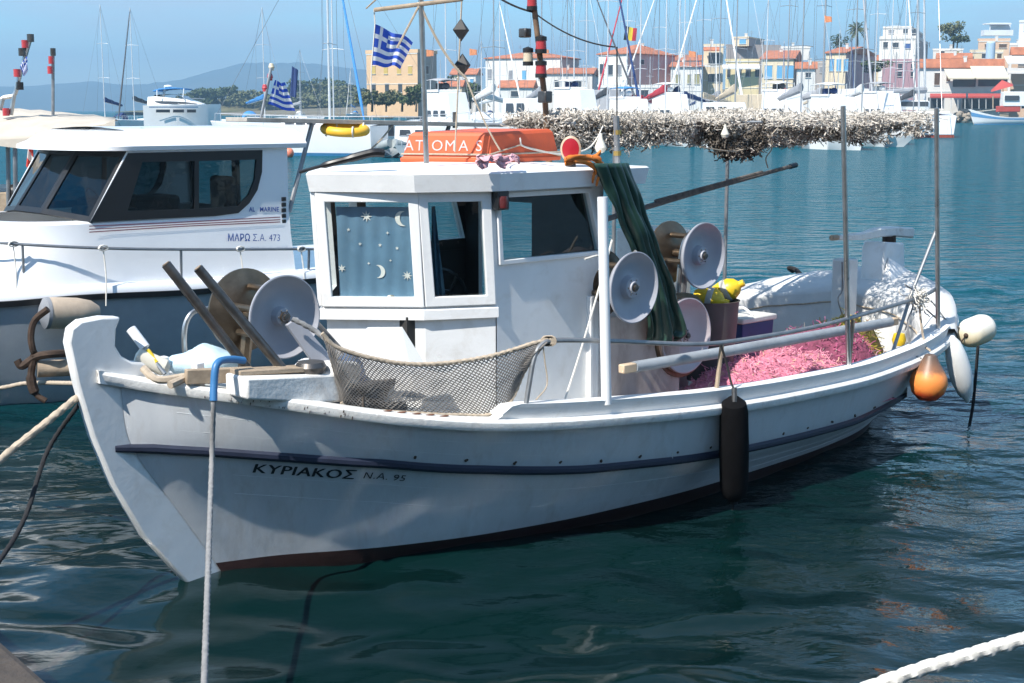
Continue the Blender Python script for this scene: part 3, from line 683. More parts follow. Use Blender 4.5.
for k in range(150):
    u = 3.45 + 4.7 * k / 149; v = -.38 + (u - 3.3) * .06; w = .34 + .08 * math.sin(u * 1.7); lo = (.10 + .06 * nval((u, 0, 5), 1.1) + .04 * nval((u, 1, 5), 3.1)) * min(1, k / 6, (149 - k) / 6)
    rings.append([W(u, v + math.cos(a_) * w + .05 * nval((u * 3, a_, 1), 1.5), 2.895 + (.055 if math.sin(a_) > 0 else lo) * math.sin(a_) + .02 * nval((u * 6, a_ * 2, 4), 1.5)) for a_ in rng(0, 2 * math.pi * 17 / 18, 17)])
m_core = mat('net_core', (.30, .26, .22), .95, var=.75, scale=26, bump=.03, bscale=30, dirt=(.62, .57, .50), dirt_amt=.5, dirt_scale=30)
def wide_place():
    u = rnd.uniform(5.0, 7.45); v = rnd.uniform(-1.0, 1.0)
    if nval((u * 1.0, v * 1.0, 21), 2.6) < -.02: return None
    return W(u, v, 2.905 + rnd.uniform(-.03, .05))
net.cur = 0; cords(net, 9000, wide_place, .09, .0045, 3, 3, .8, rnd, .35)
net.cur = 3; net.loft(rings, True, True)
net.cur = 2
for k in range(150):     # hanging loops along the lower edge
    u = rnd.uniform(3.5, 8.0); v = rnd.uniform(-.6, .15); w = rnd.uniform(.04, .12); d = rnd.uniform(.1, .2)
    net.tube([W(u + w * (t - .5), v, 2.93 - d * math.sin(math.pi * t)) for t in rng(0, 1, 7)], .006, 3, False)
tag(net.build('fishing_net', [m_net1, m_net2, m_net3, m_core], smooth=False, fix=False), 'pale grey fishing net heaped along the overhead frame above the stern of the fishing boat', 'fishing net')
hb = MB(); c = wp(738, 140, .3); ex, ez = V((1, 0, 0)), V((0, 0, 1))
def hb_place():
    t = rnd.uniform(math.pi * .95, math.pi * 2.05); r = .16 + rnd.gauss(0, .03)
    return c + V((1.15 * r * math.cos(t), rnd.gauss(0, .06), r * math.sin(t) + .06))
hb.cur = 0; cords(hb, 2200, hb_place, .06, .0055, 3, 3, .9, rnd)
hb.cur = 1; cords(hb, 500, hb_place, .06, .0055, 3, 3, .9, rnd)
hb.cur = 0; hb.tube([c + V((.18 * math.cos(t), 0, .16 * math.sin(t) + .06)) for t in rng(math.pi, 2 * math.pi, 14)], .04, 6)
tag(hb.build('net_bundle', [m_net3, m_net2], smooth=False, fix=False), 'dark brown net bundle drooping in a loop under the pale overhead net', 'fishing net')
m_float = mat('offwhite_float', (.70, .66, .56), .5, var=.1)
for (px, py, r, lab) in ((600.5, 147, .045, 'white teardrop net float hanging on a cord from the overhead net'), (725, 134, .035, 'round cream net float caught on the overhead net beside the dark bundle')):
    b = MB(); cc = wp(px, py, .45); b.lathe([(0, -r * 1.1), (r * .7, -r * .8), (r, -r * .1), (r * .75, r * .6), (r * .35, r * 1.5), (r * .3, r * 2.2), (0, r * 2.3)], cc, (0, 0, 1), 14)
    tag(b.build('net_float', m_float), lab, 'float', 'floats on the overhead net')
for pts, m, lab in (([(603, 126), (596, 140), (585, 150), (560, 154), (525, 147), (520, 138)], m_rope_w, 'white cord looping below the left part of the overhead net'),
                    ([(778, 128), (765, 140), (742, 150), (728, 151), (700, 147)], m_rope_b, 'frayed beige cord hanging in a bow under the overhead net'),
                    ([(770, 133), (772, 148), (766, 158), (768, 168)], m_rope_b, 'short cord dangling from the dark net bundle to the slanting spar')):
    b = MB(); b.tube(curve([wp(x, y, .42) for x, y in pts], 5), .006, 5); tag(b.build('loose_rope', m), lab, 'cord')
# slanting spar to starboard
b = MB(); a0, a1 = wp(600, 221, -.55), wp(796, 165, -.75); b.tube([a0, a0.lerp(a1, .5) + V((0, 0, .012)), a1], [.026, .024, .02], 8)
sp = tag(b.build('boat_hook', mat('worn_spar', (.17, .15, .14), .75, var=.5, scale=14, bump=.003)), 'dark worn spar slanting up over the water on the far side of the boat', 'spar')
b = MB(); a2 = a0.lerp(a1, .25) + V((0, 0, .035)); a3 = a0.lerp(a1, .80) + V((0, 0, .025)); b.tube([a2, a3], .018, 8); b.build('second_pole', MATS['worn_spar'], sp)
b = MB(); b.tube([a1, a1 + (a1 - a0).normalized() * -.12], .027, 8); b.build('tip_cap', m_black, sp)
# thick grey boom along the port side with raw wooden end
b = MB(); g0, g1, g2 = wp(634, 367, 1.12), wp(735, 350, 1.20), wp(890, 322, 1.12); b.tube(curve([g0, g1, g2], 6), .042, 14)
bo = tag(b.build('grey_boom', mat('grey_boom_paint', (.30, .33, .36), .5, var=.2, dirt=(.15, .14, .13), dirt_amt=.3)), 'thick grey painted boom with a bare wooden end laid along the port handrail', 'boom')
b = MB(); d = (g0 - g1).normalized(); b.bar(g0, g0 + d * .13, .06, .065); b.build('wooden_end', mat('raw_wood', (.55, .42, .29), .8, var=.2, bump=.002), bo, bevel=.008)
b = MB(); d = (g2 - g1).normalized(); b.bar(g2, g2 + d * .1, .065, .065); b.build('wooden_end', MATS['raw_wood'], bo, bevel=.008)

# net mounds in the cockpit
def mound(name, uv, ru, rv, h, z0, cols, ncord, lab, clen=.16, cr=.005, group=None):
    mb = MB(); rings = []; nu, nv = 34, 24
    def hz(a, bq):
        r2 = a * a + bq * bq; p = V((a * ru * 2.2, bq * rv * 2.2, 0)); base = max(0, 1 - r2) ** .55
        return h * base * (1 + .22 * noise.noise(p * 1.6) + .14 * noise.noise(p * 4.2) + .07 * noise.noise(p * 10))
    for i in range(nu + 1):
        a = -1 + 2 * i / nu; rings.append([W(uv[0] + a * ru, uv[1] + (-1 + 2 * j / nv) * rv, z0 + hz(a, -1 + 2 * j / nv)) for j in range(nv + 1)])
    mb.cur = 0; mb.loft(rings, False)
    for k, m in enumerate(cols[1:]):
        mb.cur = k + 1
        def pl():
            a, q = rnd.uniform(-1, 1), rnd.uniform(-1, 1)
            if a * a + q * q > .97: return None
            return W(uv[0] + a * ru, uv[1] + q * rv, z0 + hz(a, q) + rnd.uniform(-.01, .02))
        cords(mb, ncord[k], pl, clen, cr, 3, 5, .55, rnd, .5)
    return tag(mb.build(name, cols, smooth=True, angle=80, fix=False), lab, 'fishing net', group)
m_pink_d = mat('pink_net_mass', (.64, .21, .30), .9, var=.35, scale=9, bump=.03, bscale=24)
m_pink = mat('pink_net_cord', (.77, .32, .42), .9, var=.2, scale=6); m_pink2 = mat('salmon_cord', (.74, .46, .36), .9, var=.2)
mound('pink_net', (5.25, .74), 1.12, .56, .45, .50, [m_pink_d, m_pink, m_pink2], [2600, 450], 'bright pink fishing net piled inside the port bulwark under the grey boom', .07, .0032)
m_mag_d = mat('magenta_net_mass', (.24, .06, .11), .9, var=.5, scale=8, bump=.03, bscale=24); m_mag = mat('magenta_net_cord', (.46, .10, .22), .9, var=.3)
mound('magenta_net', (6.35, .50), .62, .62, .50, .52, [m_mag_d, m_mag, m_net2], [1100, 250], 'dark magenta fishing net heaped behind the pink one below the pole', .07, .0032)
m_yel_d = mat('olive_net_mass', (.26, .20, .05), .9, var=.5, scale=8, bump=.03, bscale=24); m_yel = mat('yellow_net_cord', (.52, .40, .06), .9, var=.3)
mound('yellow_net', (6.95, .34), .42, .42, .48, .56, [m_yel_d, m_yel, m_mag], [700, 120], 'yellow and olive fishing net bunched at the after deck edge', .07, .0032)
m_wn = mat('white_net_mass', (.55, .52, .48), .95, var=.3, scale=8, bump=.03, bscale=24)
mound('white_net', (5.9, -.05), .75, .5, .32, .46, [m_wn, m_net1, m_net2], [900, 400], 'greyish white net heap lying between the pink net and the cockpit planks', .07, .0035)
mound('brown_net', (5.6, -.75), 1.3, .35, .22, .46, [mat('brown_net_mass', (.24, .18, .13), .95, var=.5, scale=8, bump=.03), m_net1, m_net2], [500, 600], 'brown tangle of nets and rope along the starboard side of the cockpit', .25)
b = MB(); 
for k in range(5): b.bar(W(4.9 + .05 * k, -.55 + .03 * k, .66 + .012 * k), W(6.6 + .1 * k, -.85 + .12 * k, .68 + .012 * k), .05, .03)
tag(b.build('plank_stack', m_wood, bevel=.004), 'bundle of loose weathered sticks lying across the cockpit by the starboard side', 'planks')

# containers aft of the engine casing
def tapered(c, w, d, h, k, wall=.03):
    """open box, wider at the top"""
    out = []
    for z, s in ((0, k), (h, 1)): out.append([c + EU * (a * w * s) - EV * (bq * d * s) + V((0, 0, z)) for a, bq in ((-.5, -.5), (.5, -.5), (.5, .5), (-.5, .5))])
    inn2 = [[p.lerp(c + V((0, 0, p.z - c.z)), wall / (w / 2)) for p in r] for r in out]; inn2[0] = [p + V((0, 0, .03)) for p in inn2[0]]
    mb = MB(); mb.loft([out[0], out[1], inn2[1], inn2[0]], True); mb.poly(list(reversed(out[0]))); mb.poly(inn2[0]); return mb
m_bluebox = mat('blue_plastic', (.022, .045, .16), .4, var=.2, scale=5)
_q = bp(742, 314, .22); bxp = W(_q.x, .22, _q.z - .57); o = tag(tapered(bxp, .46, .36, .52, .9).build('fish_box', m_bluebox, bevel=.012, smooth=False), 'deep blue plastic fish box with a white lid, standing behind the grey bin', 'fish box')
b = MB(); b.box(bxp + V((0, 0, .545)), (.50, .40, .05), Matrix.Rotation(PHI, 3, 'Z')); b.build('lid', mat('offwhite_lid', (.62, .60, .55), .6, var=.15, dirt=(.2, .18, .15), dirt_amt=.3), o, bevel=.012)
b = MB(); rr = curve([bxp + EV * .12 + V((0, 0, .57)), bxp + V((0, 0, .63)), bxp - EV * .12 + V((0, 0, .57))], 5); b.tube(rr, .012, 6); b.build('lid_handle', m_white2, o)
b = MB(); _q = bp(711, 301, .40); bn = W(_q.x, .40, _q.z - .67); b.lathe([(.0, 0), (.19, 0), (.235, .66), (.245, .68), (.23, .68), (.18, .05), (0, .05)], bn, (0, 0, 1), 28)
tag(b.build('grey_bin', mat('grey_plastic', (.085, .085, .085), .5, var=.2)), 'dark grey round plastic bin holding yellow floats', 'bin')
m_yfloat = mat('yellow_float', (.72, .50, .02), .4, var=.12); m_gband = mat('float_band', (.5, .5, .47), .6)
for (px, py, ang, lab) in ((726, 291, .5, 'yellow barrel float with a grey band lying highest in the grey bin'), (709, 299, -.2, 'dull yellow float half hidden behind the pale reel disc in the bin')):
    cc = wp(px, py, .40); ax = V((math.cos(ang), -.3, math.sin(ang))).normalized(); b = MB()
    b.lathe([(0, -.13), (.05, -.13), (.085, -.09), (.095, -.03), (.095, .05), (.07, .1), (.03, .13), (.03, .17), (0, .17)], cc, ax, 20)
    o = tag(b.build('yellow_float', m_yfloat), lab, 'float', 'yellow floats in the grey bin')
    b = MB(); b.lathe([(.097, -.02), (.1, -.015), (.1, .025), (.097, .03)], cc, ax, 20); b.build('band', m_gband, o)
b = MB(); cc = wp(899, 340, .95); b.lathe([(0, -.05), (.05, -.05), (.065, 0), (.05, .06), (0, .07)], cc, (0, 0, 1), 14); tag(b.build('yellow_buoy', m_yfloat), 'small yellow buoy tucked inside the port quarter by the pole stay', 'float')

# green oilskins hung from the roof corner
m_oil = mat('green_oilskin', (.022, .060, .045), .38, var=.25, scale=5, bump=.006, bscale=7, coat=.15)
rings = []; ncol = 44
Lx = [(150, 590, 618), (163, 592, 626), (180, 600, 632), (200, 607, 640), (230, 620, 650), (260, 634, 660), (290, 642, 672), (318, 646, 680), (335, 648, 684), (342, 650, 672)]
for y, xa, xb in [(y, float(np.interp(y, [q[0] for q in Lx], [q[1] for q in Lx])), float(np.interp(y, [q[0] for q in Lx], [q[2] for q in Lx]))) for y in rng(163, 340, 40)]:
    row = []
    for k in range(ncol + 1):
        t = k / ncol; x = xa + (xb - xa) * t; g = (y - 163) / 177
        fold = (.035 * math.sin(t * 15 + g * 3) + .02 * math.sin(t * 33 + g * 8)) * (.25 + g) + .05 * math.sin(math.pi * t) + .03 * noise.noise(V((t * 3, g * 6, 0)))
        row.append(W(*bp(x, y + 4 * math.sin(t * 7) * g, .90 - .1 * g)) + EV * fold)
    rings.append(row)
b = MB(); b.loft(rings, False); o = tag(b.build('oilskin_overalls', m_oil, angle=80), 'dark green oilskin overalls hanging from the aft roof corner between the reels', 'oilskins')
sm = o.modifiers.new('thickness', 'SOLIDIFY'); sm.thickness = .012
b = MB(); rings = []
for y in rng(172, 206, 10):
    row = []
    for k in range(25):
        t = k / 24; g = (y - 172) / 34; x = 592 - 4 * g + (40 - 8 * g) * t
        row.append(W(*bp(x, y + 10 * t * (1 - t) - 9 * t * g, .96)) + EV * (.05 * math.sin(math.pi * t) + .014 * math.sin(t * 17 + g * 4)))
    rings.append(row)
m_orange = mat('orange_webbing', (.72, .20, .025), .7, var=.2)
b = MB()
for pts in ([(564, 160), (575, 157), (590, 158), (600, 163), (606, 170)], [(566, 163), (580, 160), (595, 157), (601, 153)], [(572, 161), (588, 163), (594, 170), (594, 181)], [(590, 158), (600, 160), (600, 172), (598, 184)]):
    cc = curve([wp(x, y, .90) for x, y in pts], 5); b.loft([[p + V((0, 0, s_ * .017)) - EV * (.01 * s_ * math.sin(i * .8)) for s_ in (-1, 0, 1)] for i, p in enumerate(cc)], False)
b = tag(b.build('orange_straps', m_orange, angle=80), 'orange webbing straps of the oilskins lying over the roof edge by the searchlight', 'straps'); sm = b.modifiers.new('thickness', 'SOLIDIFY'); sm.thickness = .015
m_pcloth = mat('pink_cloth', (.78, .42, .46), .9, var=.15)
b = MB(); rings = []
for i in range(15):
    row = []
    for j in range(11):
        x = 476 + 42 * i / 14; y = 157 + (8 + 5 * math.sin(i * .9)) * (j / 10); row.append(W(*bp(x, y, .84)) + EV * (.03 * noise.noise(V((i * .5, j * .5, 1)))) + V((0, 0, .03 * noise.noise(V((i * .6, j * .6, 5))) + .008)))
    rings.append(row)
b.loft(rings, False); b = tag(b.build('pink_cloth', m_pcloth, angle=80), 'crumpled pink cloth draped over the roof edge below the orange box', 'cloth'); sm = b.modifiers.new('thickness', 'SOLIDIFY'); sm.thickness = .012
b = MB(); b.tube(curve([wp(300, 172, -.1) , wp(325, 165, .1), wp(352, 158, .22), wp(372, 153, .3), wp(384, 153, .34)], 6), [.012] * 6 + [.022] * 6 + [.028] * 6 + [.03] * 7, 9)
tag(b.build('rubber_hose', m_black), 'black rubber hose lying along the front left edge of the pilothouse roof', 'hose')

# upturned orange skiff on the roof
m_skiff = mat('orange_hull_paint', (.66, .105, .03), .5, var=.12, scale=4, dirt=(.4, .08, .04), dirt_amt=.25)
zr = 2.625; k0 = [bp(408, 162, .0), bp(488, 162, .30), bp(553, 161, .16), bp(470, 158, -.5)]
k0 = [(2.08, -.30), (2.42, .30), (3.22, .22), (2.95, -.45)]
rg = []
for z, ins in ((zr, 0), (zr + .03, -.004), (zr + .035, .012), (zr + .19, .05), (zr + .215, .075)):
    cx, cy = sum(p[0] for p in k0) / 4, sum(p[1] for p in k0) / 4; rg.append([W(p[0] + (cx - p[0]) * ins * 2, p[1] + (cy - p[1]) * ins * 2, z + (.02 if i in (2, 3) and z > zr + .1 else 0)) for i, p in enumerate(k0)])
b = MB(); b.loft(rg, True, True); sk = tag(b.build('orange_tender', m_skiff, smooth=False, bevel=.008), 'small upturned orange tender with pale painted letters, lashed on the pilothouse roof', 'tender')
b = MB(); mid = [p.lerp(q, .16) for p, q in zip(rg[2], rg[3])]
ctr = sum(mid, V()) / 4; rp = [p + (p - ctr).normalized() * .012 for p in mid]; base = [p + (p - ctr).normalized() * .012 - V((0, 0, 0)) for p in rg[2]]
b.tube(rp + [rp[0]], .007, 6); b.tube([base[1] + V((0, 0, .03)), rp[1].lerp(rp[2], .4) + V((0, 0, .06)), base[2]], .006, 5); b.build('lashing', m_rope_b, sk)
A, Bq, D = rg[2][0], rg[2][1], rg[3][0]
ux = (Bq - A).normalized(); uy = (D - A); uy = (uy - ux * uy.dot(ux)).normalized(); nn = ux.cross(uy).normalized()
m_pal = mat('pale_pink_lettering', (.74, .46, .44), .6)
wd = (Bq - A).length
tx = MB()
for ch, s in (('A', .06), ('T', .185), ('O', .37), ('M', .52), ('A', .68), ('S', .87)):
    vs, fs = text_mesh(ch, .112); tx.add([A + ux * (wd * s + v.x - .03) + uy * (.05 + v.y) + nn * .004 for v in vs], fs)
tx.build('lettering', m_pal, sk, smooth=False, fix=False)
# day shapes
m_ds = mat('black_dayshape', (.022, .022, .024), .6, var=.3)
for (px, py, lab) in ((461, 30, 'upper black diamond day shape on the signal halyard'), (462.5, 65, 'lower black diamond day shape with one open side on the signal halyard')):
    c = wp(px, py, .3); r = .069; b = MB(); t = .6
    eq = [c + V((r * math.cos(t + k * math.pi / 2), r * math.sin(t + k * math.pi / 2), 0)) for k in range(4)]; tp, bt = c + V((0, 0, r * 1.18)), c - V((0, 0, r * 1.18))
    b.add([*eq, tp, bt], [(0, 1, 4), (1, 2, 4), (2, 3, 4), (3, 0, 4), (1, 0, 5), (2, 1, 5), (3, 2, 5), (0, 3, 5)])
    tag(b.build('day_shape', m_ds, smooth=False, bevel=.003), lab, 'day shape', 'black diamond day shapes')
# flags
def flag_mat(name, build):
    m = bpy.data.materials.new(name); m.use_nodes = True; t = m.node_tree; b = t.nodes['Principled BSDF']; b.inputs['Roughness'].default_value = .8
    uv = N(t, 'ShaderNodeUVMap'); sp = N(t, 'ShaderNodeSeparateXYZ'); t.links.new(uv.outputs[0], sp.inputs[0]); build(t, sp, b)
    tr = N(t, 'ShaderNodeBsdfTranslucent'); o = t.nodes['Material Output']; mx = N(t, 'ShaderNodeMixShader'); mx.inputs[0].default_value = .3
    t.links.new(b.inputs['Base Color'].links[0].from_socket, tr.inputs['Color']); t.links.new(b.outputs[0], mx.inputs[1]); t.links.new(tr.outputs[0], mx.inputs[2]); t.links.new(mx.outputs[0], o.inputs['Surface']); return m
def mth(t, op, a, bq=None):
    n = N(t, 'ShaderNodeMath', operation=op)
    for i, x in enumerate((a, bq)):
        if x is None: continue
        if isinstance(x, (int, float)): n.inputs[i].default_value = x
        else: t.links.new(x, n.inputs[i])
    return n.outputs[0]
def greek(t, sp, b):
    x, y = sp.outputs[0], sp.outputs[1]
    st = mth(t, 'MODULO', mth(t, 'FLOOR', mth(t, 'MULTIPLY', y, 8.999)), 2)          # 0 = blue, 1 = white
    canton = mth(t, 'MULTIPLY', mth(t, 'LESS_THAN', x, .37), mth(t, 'GREATER_THAN', y, 4 / 9))
    cx = mth(t, 'LESS_THAN', mth(t, 'ABSOLUTE', mth(t, 'SUBTRACT', x, .185)), .037); cy = mth(t, 'LESS_THAN', mth(t, 'ABSOLUTE', mth(t, 'SUBTRACT', y, 6.5 / 9)), .056)
    cr = mth(t, 'MAXIMUM', cx, cy); w = mth(t, 'ADD', mth(t, 'MULTIPLY', canton, cr), mth(t, 'MULTIPLY', mth(t, 'SUBTRACT', 1, canton), st))
    mx = N(t, 'ShaderNodeMix', data_type='RGBA'); mx.inputs['A'].default_value = (.035, .10, .50, 1); mx.inputs['B'].default_value = (.78, .78, .78, 1)
    t.links.new(w, mx.inputs['Factor']); t.links.new(mx.outputs['Result'], b.inputs['Base Color'])
m_greek = flag_mat('blue_white_flag', greek)
def tricolour(cols, vertical):
    def f(t, sp, b):
        r = N(t, 'ShaderNodeValToRGB'); r.color_ramp.interpolation = 'CONSTANT'; e = r.color_ramp.elements; e[0].color = (*cols[0], 1); e[1].position = 1 / 3; e[1].color = (*cols[1], 1)
        n = e.new(2 / 3); n.color = (*cols[2], 1); t.links.new(sp.outputs[0 if vertical else 1], r.inputs['Fac']); t.links.new(r.outputs['Color'], b.inputs['Base Color'])
    return f
def flag(name, corners, material, lab, wave=.03, nw=26, nh=14, freq=9, parent=None, off=V((0, -1, 0))):
    """corners: hoist top, hoist bottom, fly bottom, fly top"""
    a, bq, c, d = [V(p) for p in corners]; vs, fs, uvs = [], [], []
    for i in range(nw + 1):
        for j in range(nh + 1):
            x, y = i / nw, j / nh; p = bq.lerp(c, x).lerp(a.lerp(d, x), y); w = math.sin(x * freq + y * 2.2) * .7 + math.sin(x * freq * 1.9 - y * 1.4) * .3
            vs.append(p + off * (w * wave * (x ** .6)) + V((0, 0, wave * .35 * math.sin(x * freq + 1) * x))); uvs.append((x, y))
    for i in range(nw):
        for j in range(nh): k = i * (nh + 1) + j; fs.append((k, k + nh + 1, k + nh + 2, k + 1))
    b = MB(); b.add(vs, fs); o = b.build(name, material, parent, angle=80, fix=False); me = o.data; uvl = me.uv_layers.new(name='UVMap')
    for lp in me.loops: uvl.data[lp.index].uv = uvs[lp.vertex_index]
    if lab: tag(o, lab, 'flag')
    return o
yv = .3 - .55
flag('greek_flag', [wp(375, 24, yv), wp(371.5, 65, yv), wp(400, 68, yv), wp(412.5, 41, yv)], m_greek, 'large blue and white striped cross flag flying from the mast yard end', .05)
b = MB(); b.tube([wp(374, 9, yv), wp(375, 24, yv)], .005, 5).tube([wp(375, 24, yv), wp(371.5, 66, yv), wp(371, 92, yv)], .004, 5); tag(b.build('flag_halyard', m_rope_w), 'thin white halyard holding the large striped flag under the yard', 'line')

# --------------------------------------------------------------- fenders and buoys
def hang_rope(pts, r, m, lab, name='fender_rope', n=6):
    b = MB(); b.tube(curve(pts, 5), r, n); return tag(b.build(name, m), lab, 'rope')
m_blkf = mat('black_fender_cover', (.007, .007, .008), .85, var=.3, scale=12, bump=.004, spec=.08)
ft, fb = wp(734, 396, 1.53), wp(734, 500, 1.40); ax = (ft - fb).normalized(); Lf = (ft - fb).length
b = MB(); b.lathe([(0, 0), (.05, .01), (.095, .06), (.108, .14), (.112, Lf * .5), (.105, Lf - .13), (.09, Lf - .06), (.035, Lf - .01), (0, Lf)], fb, ax, 24)
fo = tag(b.build('black_fender', m_blkf), 'long black covered fender hanging on the port side amidships', 'fender')
b = MB(); b.tube([fb, fb - V((0, 0, .03))], .03, 8).tube(curve([fb - V((0, 0, .02)), fb - V((.01, 0, .12)), fb - V((0, 0, .26))], 5), .009, 5).tube(curve([fb - V((0, 0, .1)), fb + V((.03, -.02, -.15)), fb + V((.015, 0, -.2))], 4), .007, 5); b.build('fender_tail', m_blackrope, fo)
b = MB(); b.lathe([(.012, -.012), (.03, 0), (.012, .012)], ft + V((0, 0, .03)), (1, .3, 0), 10); b.tube([ft - V((0, .03, .04)), ft + V((0, 0, .06))], .02, 8); b.build('fender_eye', m_dksteel, fo)
hang_rope([ft + V((0, 0, .05)), wp(731, 382, 1.46), wp(727, 365, 1.42), wp(721, 345, 1.40)], .009, m_blackrope, 'black line holding the long black fender to the handrail')
def grad_z(name, zs, cols, rough=.45):
    """bands of real colour along the height of a moulded float"""
    m = mat(name, (1, 1, 1), rough); t = m.node_tree; b = t.nodes['Principled BSDF']; tc = N(t, 'ShaderNodeTexCoord'); sp = N(t, 'ShaderNodeSeparateXYZ'); t.links.new(tc.outputs['Object'], sp.inputs[0])
    nz = N(t, 'ShaderNodeTexNoise', Scale=9, Detail=5); ad = mth(t, 'ADD', sp.outputs[2], mth(t, 'MULTIPLY', mth(t, 'SUBTRACT', nz.outputs['Fac'], .5), .07)); mr = N(t, 'ShaderNodeMapRange'); mr.inputs['From Min'].default_value = zs[0]; mr.inputs['From Max'].default_value = zs[-1]
    t.links.new(ad, mr.inputs['Value']); r = N(t, 'ShaderNodeValToRGB'); e = r.color_ramp.elements
    e[0].color = (*cols[0], 1); e[1].position = 1; e[1].color = (*cols[-1], 1)
    for z, c in list(zip(zs, cols))[1:-1]: q = e.new((z - zs[0]) / (zs[-1] - zs[0])); q.color = (*c, 1)
    t.links.new(mr.outputs[0], r.inputs['Fac']); t.links.new(r.outputs['Color'], b.inputs['Base Color']); return m
c = wp(928.5, 383, 1.50); r = .165
b = MB(); b.lathe([(0, -r), (r * .5, -r * .88), (r * .85, -r * .52), (r, 0), (r * .93, r * .38), (r * .74, r * .72), (r * .50, r * 1.10), (r * .30, r * 1.5), (r * .2, r * 1.55), (0, r * 1.55)], c, (.03, 0, 1), 28)
tag(b.build('orange_buoy', grad_z('orange_buoy_skin', [0, .07, .12, .24, .29, .40], [(.55, .04, .01), (.62, .07, .015), (.82, .25, .05), (.80, .28, .07), (.26, .12, .06), (.12, .08, .06)])), 'faded orange round buoy with dark neck hanging from the port quarter', 'buoy')
hang_rope([c + V((0, 0, r * 1.75)), wp(925, 345, 1.36), wp(921, 322, 1.32), wp(919, 299, 1.28)], .011, m_rope_b, 'beige line holding the orange buoy to the end of the handrail')
hang_rope([c + V((-.07, .02, r * 1.3)), wp(912, 352, 1.34), wp(908, 325, 1.32), wp(916, 298, 1.28)], .008, m_rope_g, 'thin grey line from the handrail joint down behind the orange buoy')
ft, fb = wp(951, 337, 1.33), wp(967, 399, 1.38); ax = (ft - fb).normalized(); Lf = (ft - fb).length
b = MB(); b.lathe([(0, -.03), (.02, -.03), (.028, 0), (.07, .07), (.098, .2), (.105, Lf * .5), (.095, Lf - .2), (.07, Lf - .07), (.03, Lf), (0, Lf)], fb, ax, 22)
tag(b.build('white_fender', mat('white_fender_skin', (.78, .78, .76), .35, var=.05, dirt=(.5, .48, .42), dirt_amt=.15)), 'slim white fender hanging at the stern beside the orange buoy', 'fender')
cA = wp(969, 335, 1.28); ax = V((.62, -.30, .18)).normalized()
cA = wp(966, 335, 1.30)
b = MB(); b.lathe([(0, -.02), (.05, -.02), (.09, -.005), (.125, .025), (.137, .07), (.138, .24), (.125, .29), (.09, .32), (0, .325)], cA, V((.80, .58, .16)), 28)
m_cf = grad_z('cream_float_skin', [0, .1, .2, .45], [(.62, .46, .26), (.72, .62, .42), (.76, .72, .62), (.78, .76, .70)])
o = tag(b.build('cylinder_float', m_cf), 'fat cream cylindrical float sticking out beyond the stern rail', 'float')
b = MB(); b.ellipsoid(cA - V((.0, .02, 0)), (.03, .03, .025), 8, 6); b.tube(curve([cA, cA + V((-.06, -.03, -.06)), cA + V((-.13, 0, -.05)), cA + V((-.2, .1, .05))], 5), .007, 5); b.build('rope_knot', m_rust, o)
hang_rope([wp(978, 346, 1.1), wp(976, 372, 1.1), wp(973, 405, 1.1), wp(968, 436, 1.1), wp(972, 441, 1.1)], .016, m_blackrope, 'black rope dangling into the water below the cream cylinder float', 'trailing_rope', 8)
# black rope on the starboard quarter
hang_rope([wp(785, 297, -.93), wp(786, 285, -.95), wp(795, 280, -.97), wp(803, 277, -1.0), wp(815, 283, -.9), wp(832, 291, -.4), wp(848, 296, .0), wp(853, 300, .0)], .024, m_blackrope, 'thick black rope led over the starboard rail to the white samson post', 'stern_rope', 8)
hang_rope([wp(803, 278, -1.0), wp(796, 270, -1.2), wp(789, 268, -1.28), wp(793, 271, -1.3)], .026, m_blackrope, 'short black rope end thrown across the starboard rail', 'stern_rope', 8)
hang_rope([wp(800, 278, -.98), wp(820, 278, -.7), wp(842, 281, -.22)], .018, m_blackrope, 'taut black rope between starboard rail and samson post', 'stern_rope', 8)
for (pts, lab) in (([(842, 262, .0), (842, 290, .02), (838, 300, .05), (846, 325, .05)], 'thin cord tied round the samson post'), ([(936, 318, 1.22), (925, 308, 1.2), (917, 298, 1.26), (905, 330, 1.1)], 'frayed cord tied at the handrail joint'), ([(905, 285, 1.2), (930, 300, 1.1), (948, 322, 1.2), (965, 330, 1.25)], 'grey lashing over the after deck canvas to the cylinder float')):
    hang_rope([wp(*p) for p in pts], .008, m_rope_g, lab, 'lashing_cord', 5)
b = MB()
for k in range(70): 
    cc = wp(918 + rnd.gauss(0, 4), 298 + rnd.gauss(0, 4), 1.28); cords(b, 1, lambda: cc, .12, .006, 4, 5, .6, rnd)
tag(b.build('rope_knot', m_rope_w, fix=False), 'big bundle of knotted white cord at the after end of the handrail', 'knot')

# --------------------------------------------------------------- net screen along the port rail forward
pA, pB = W(.84, .70, 1.3), W(2.07, 1.2, 1.3); nP = (pB - pA).cross(V((0, 0, 1))).normalized()
def sp_(px, py): return on_plane(px, py, pA, nP)
top = curve([sp_(*p) for p in ((322, 333), (333, 345), (350, 352), (372, 358), (400, 363), (430, 364), (462, 361), (490, 356), (515, 349), (533, 343), (546, 341))], 8)
bot = curve([sp_(*p) for p in ((341, 402), (348, 408), (370, 410), (400, 412), (430, 414), (462, 415), (486, 415), (503, 409), (514, 395), (525, 370), (545, 342))], 8)
bot = resample(bot, .02); top = resample(top, .02)
def along(c, t): x = t * (len(c) - 1); i = min(int(x), len(c) - 2); return c[i].lerp(c[i + 1], x - i)
def ns(t, k):
    p = along(top, t).lerp(along(bot, t), k); return p + nP * (.05 * math.sin(math.pi * k) * (math.sin(t * 9) * .5 + .4) + .015 * noise.noise(V((t * 14, k * 6, 2))))
b = MB(); NN = 58; KK = 15
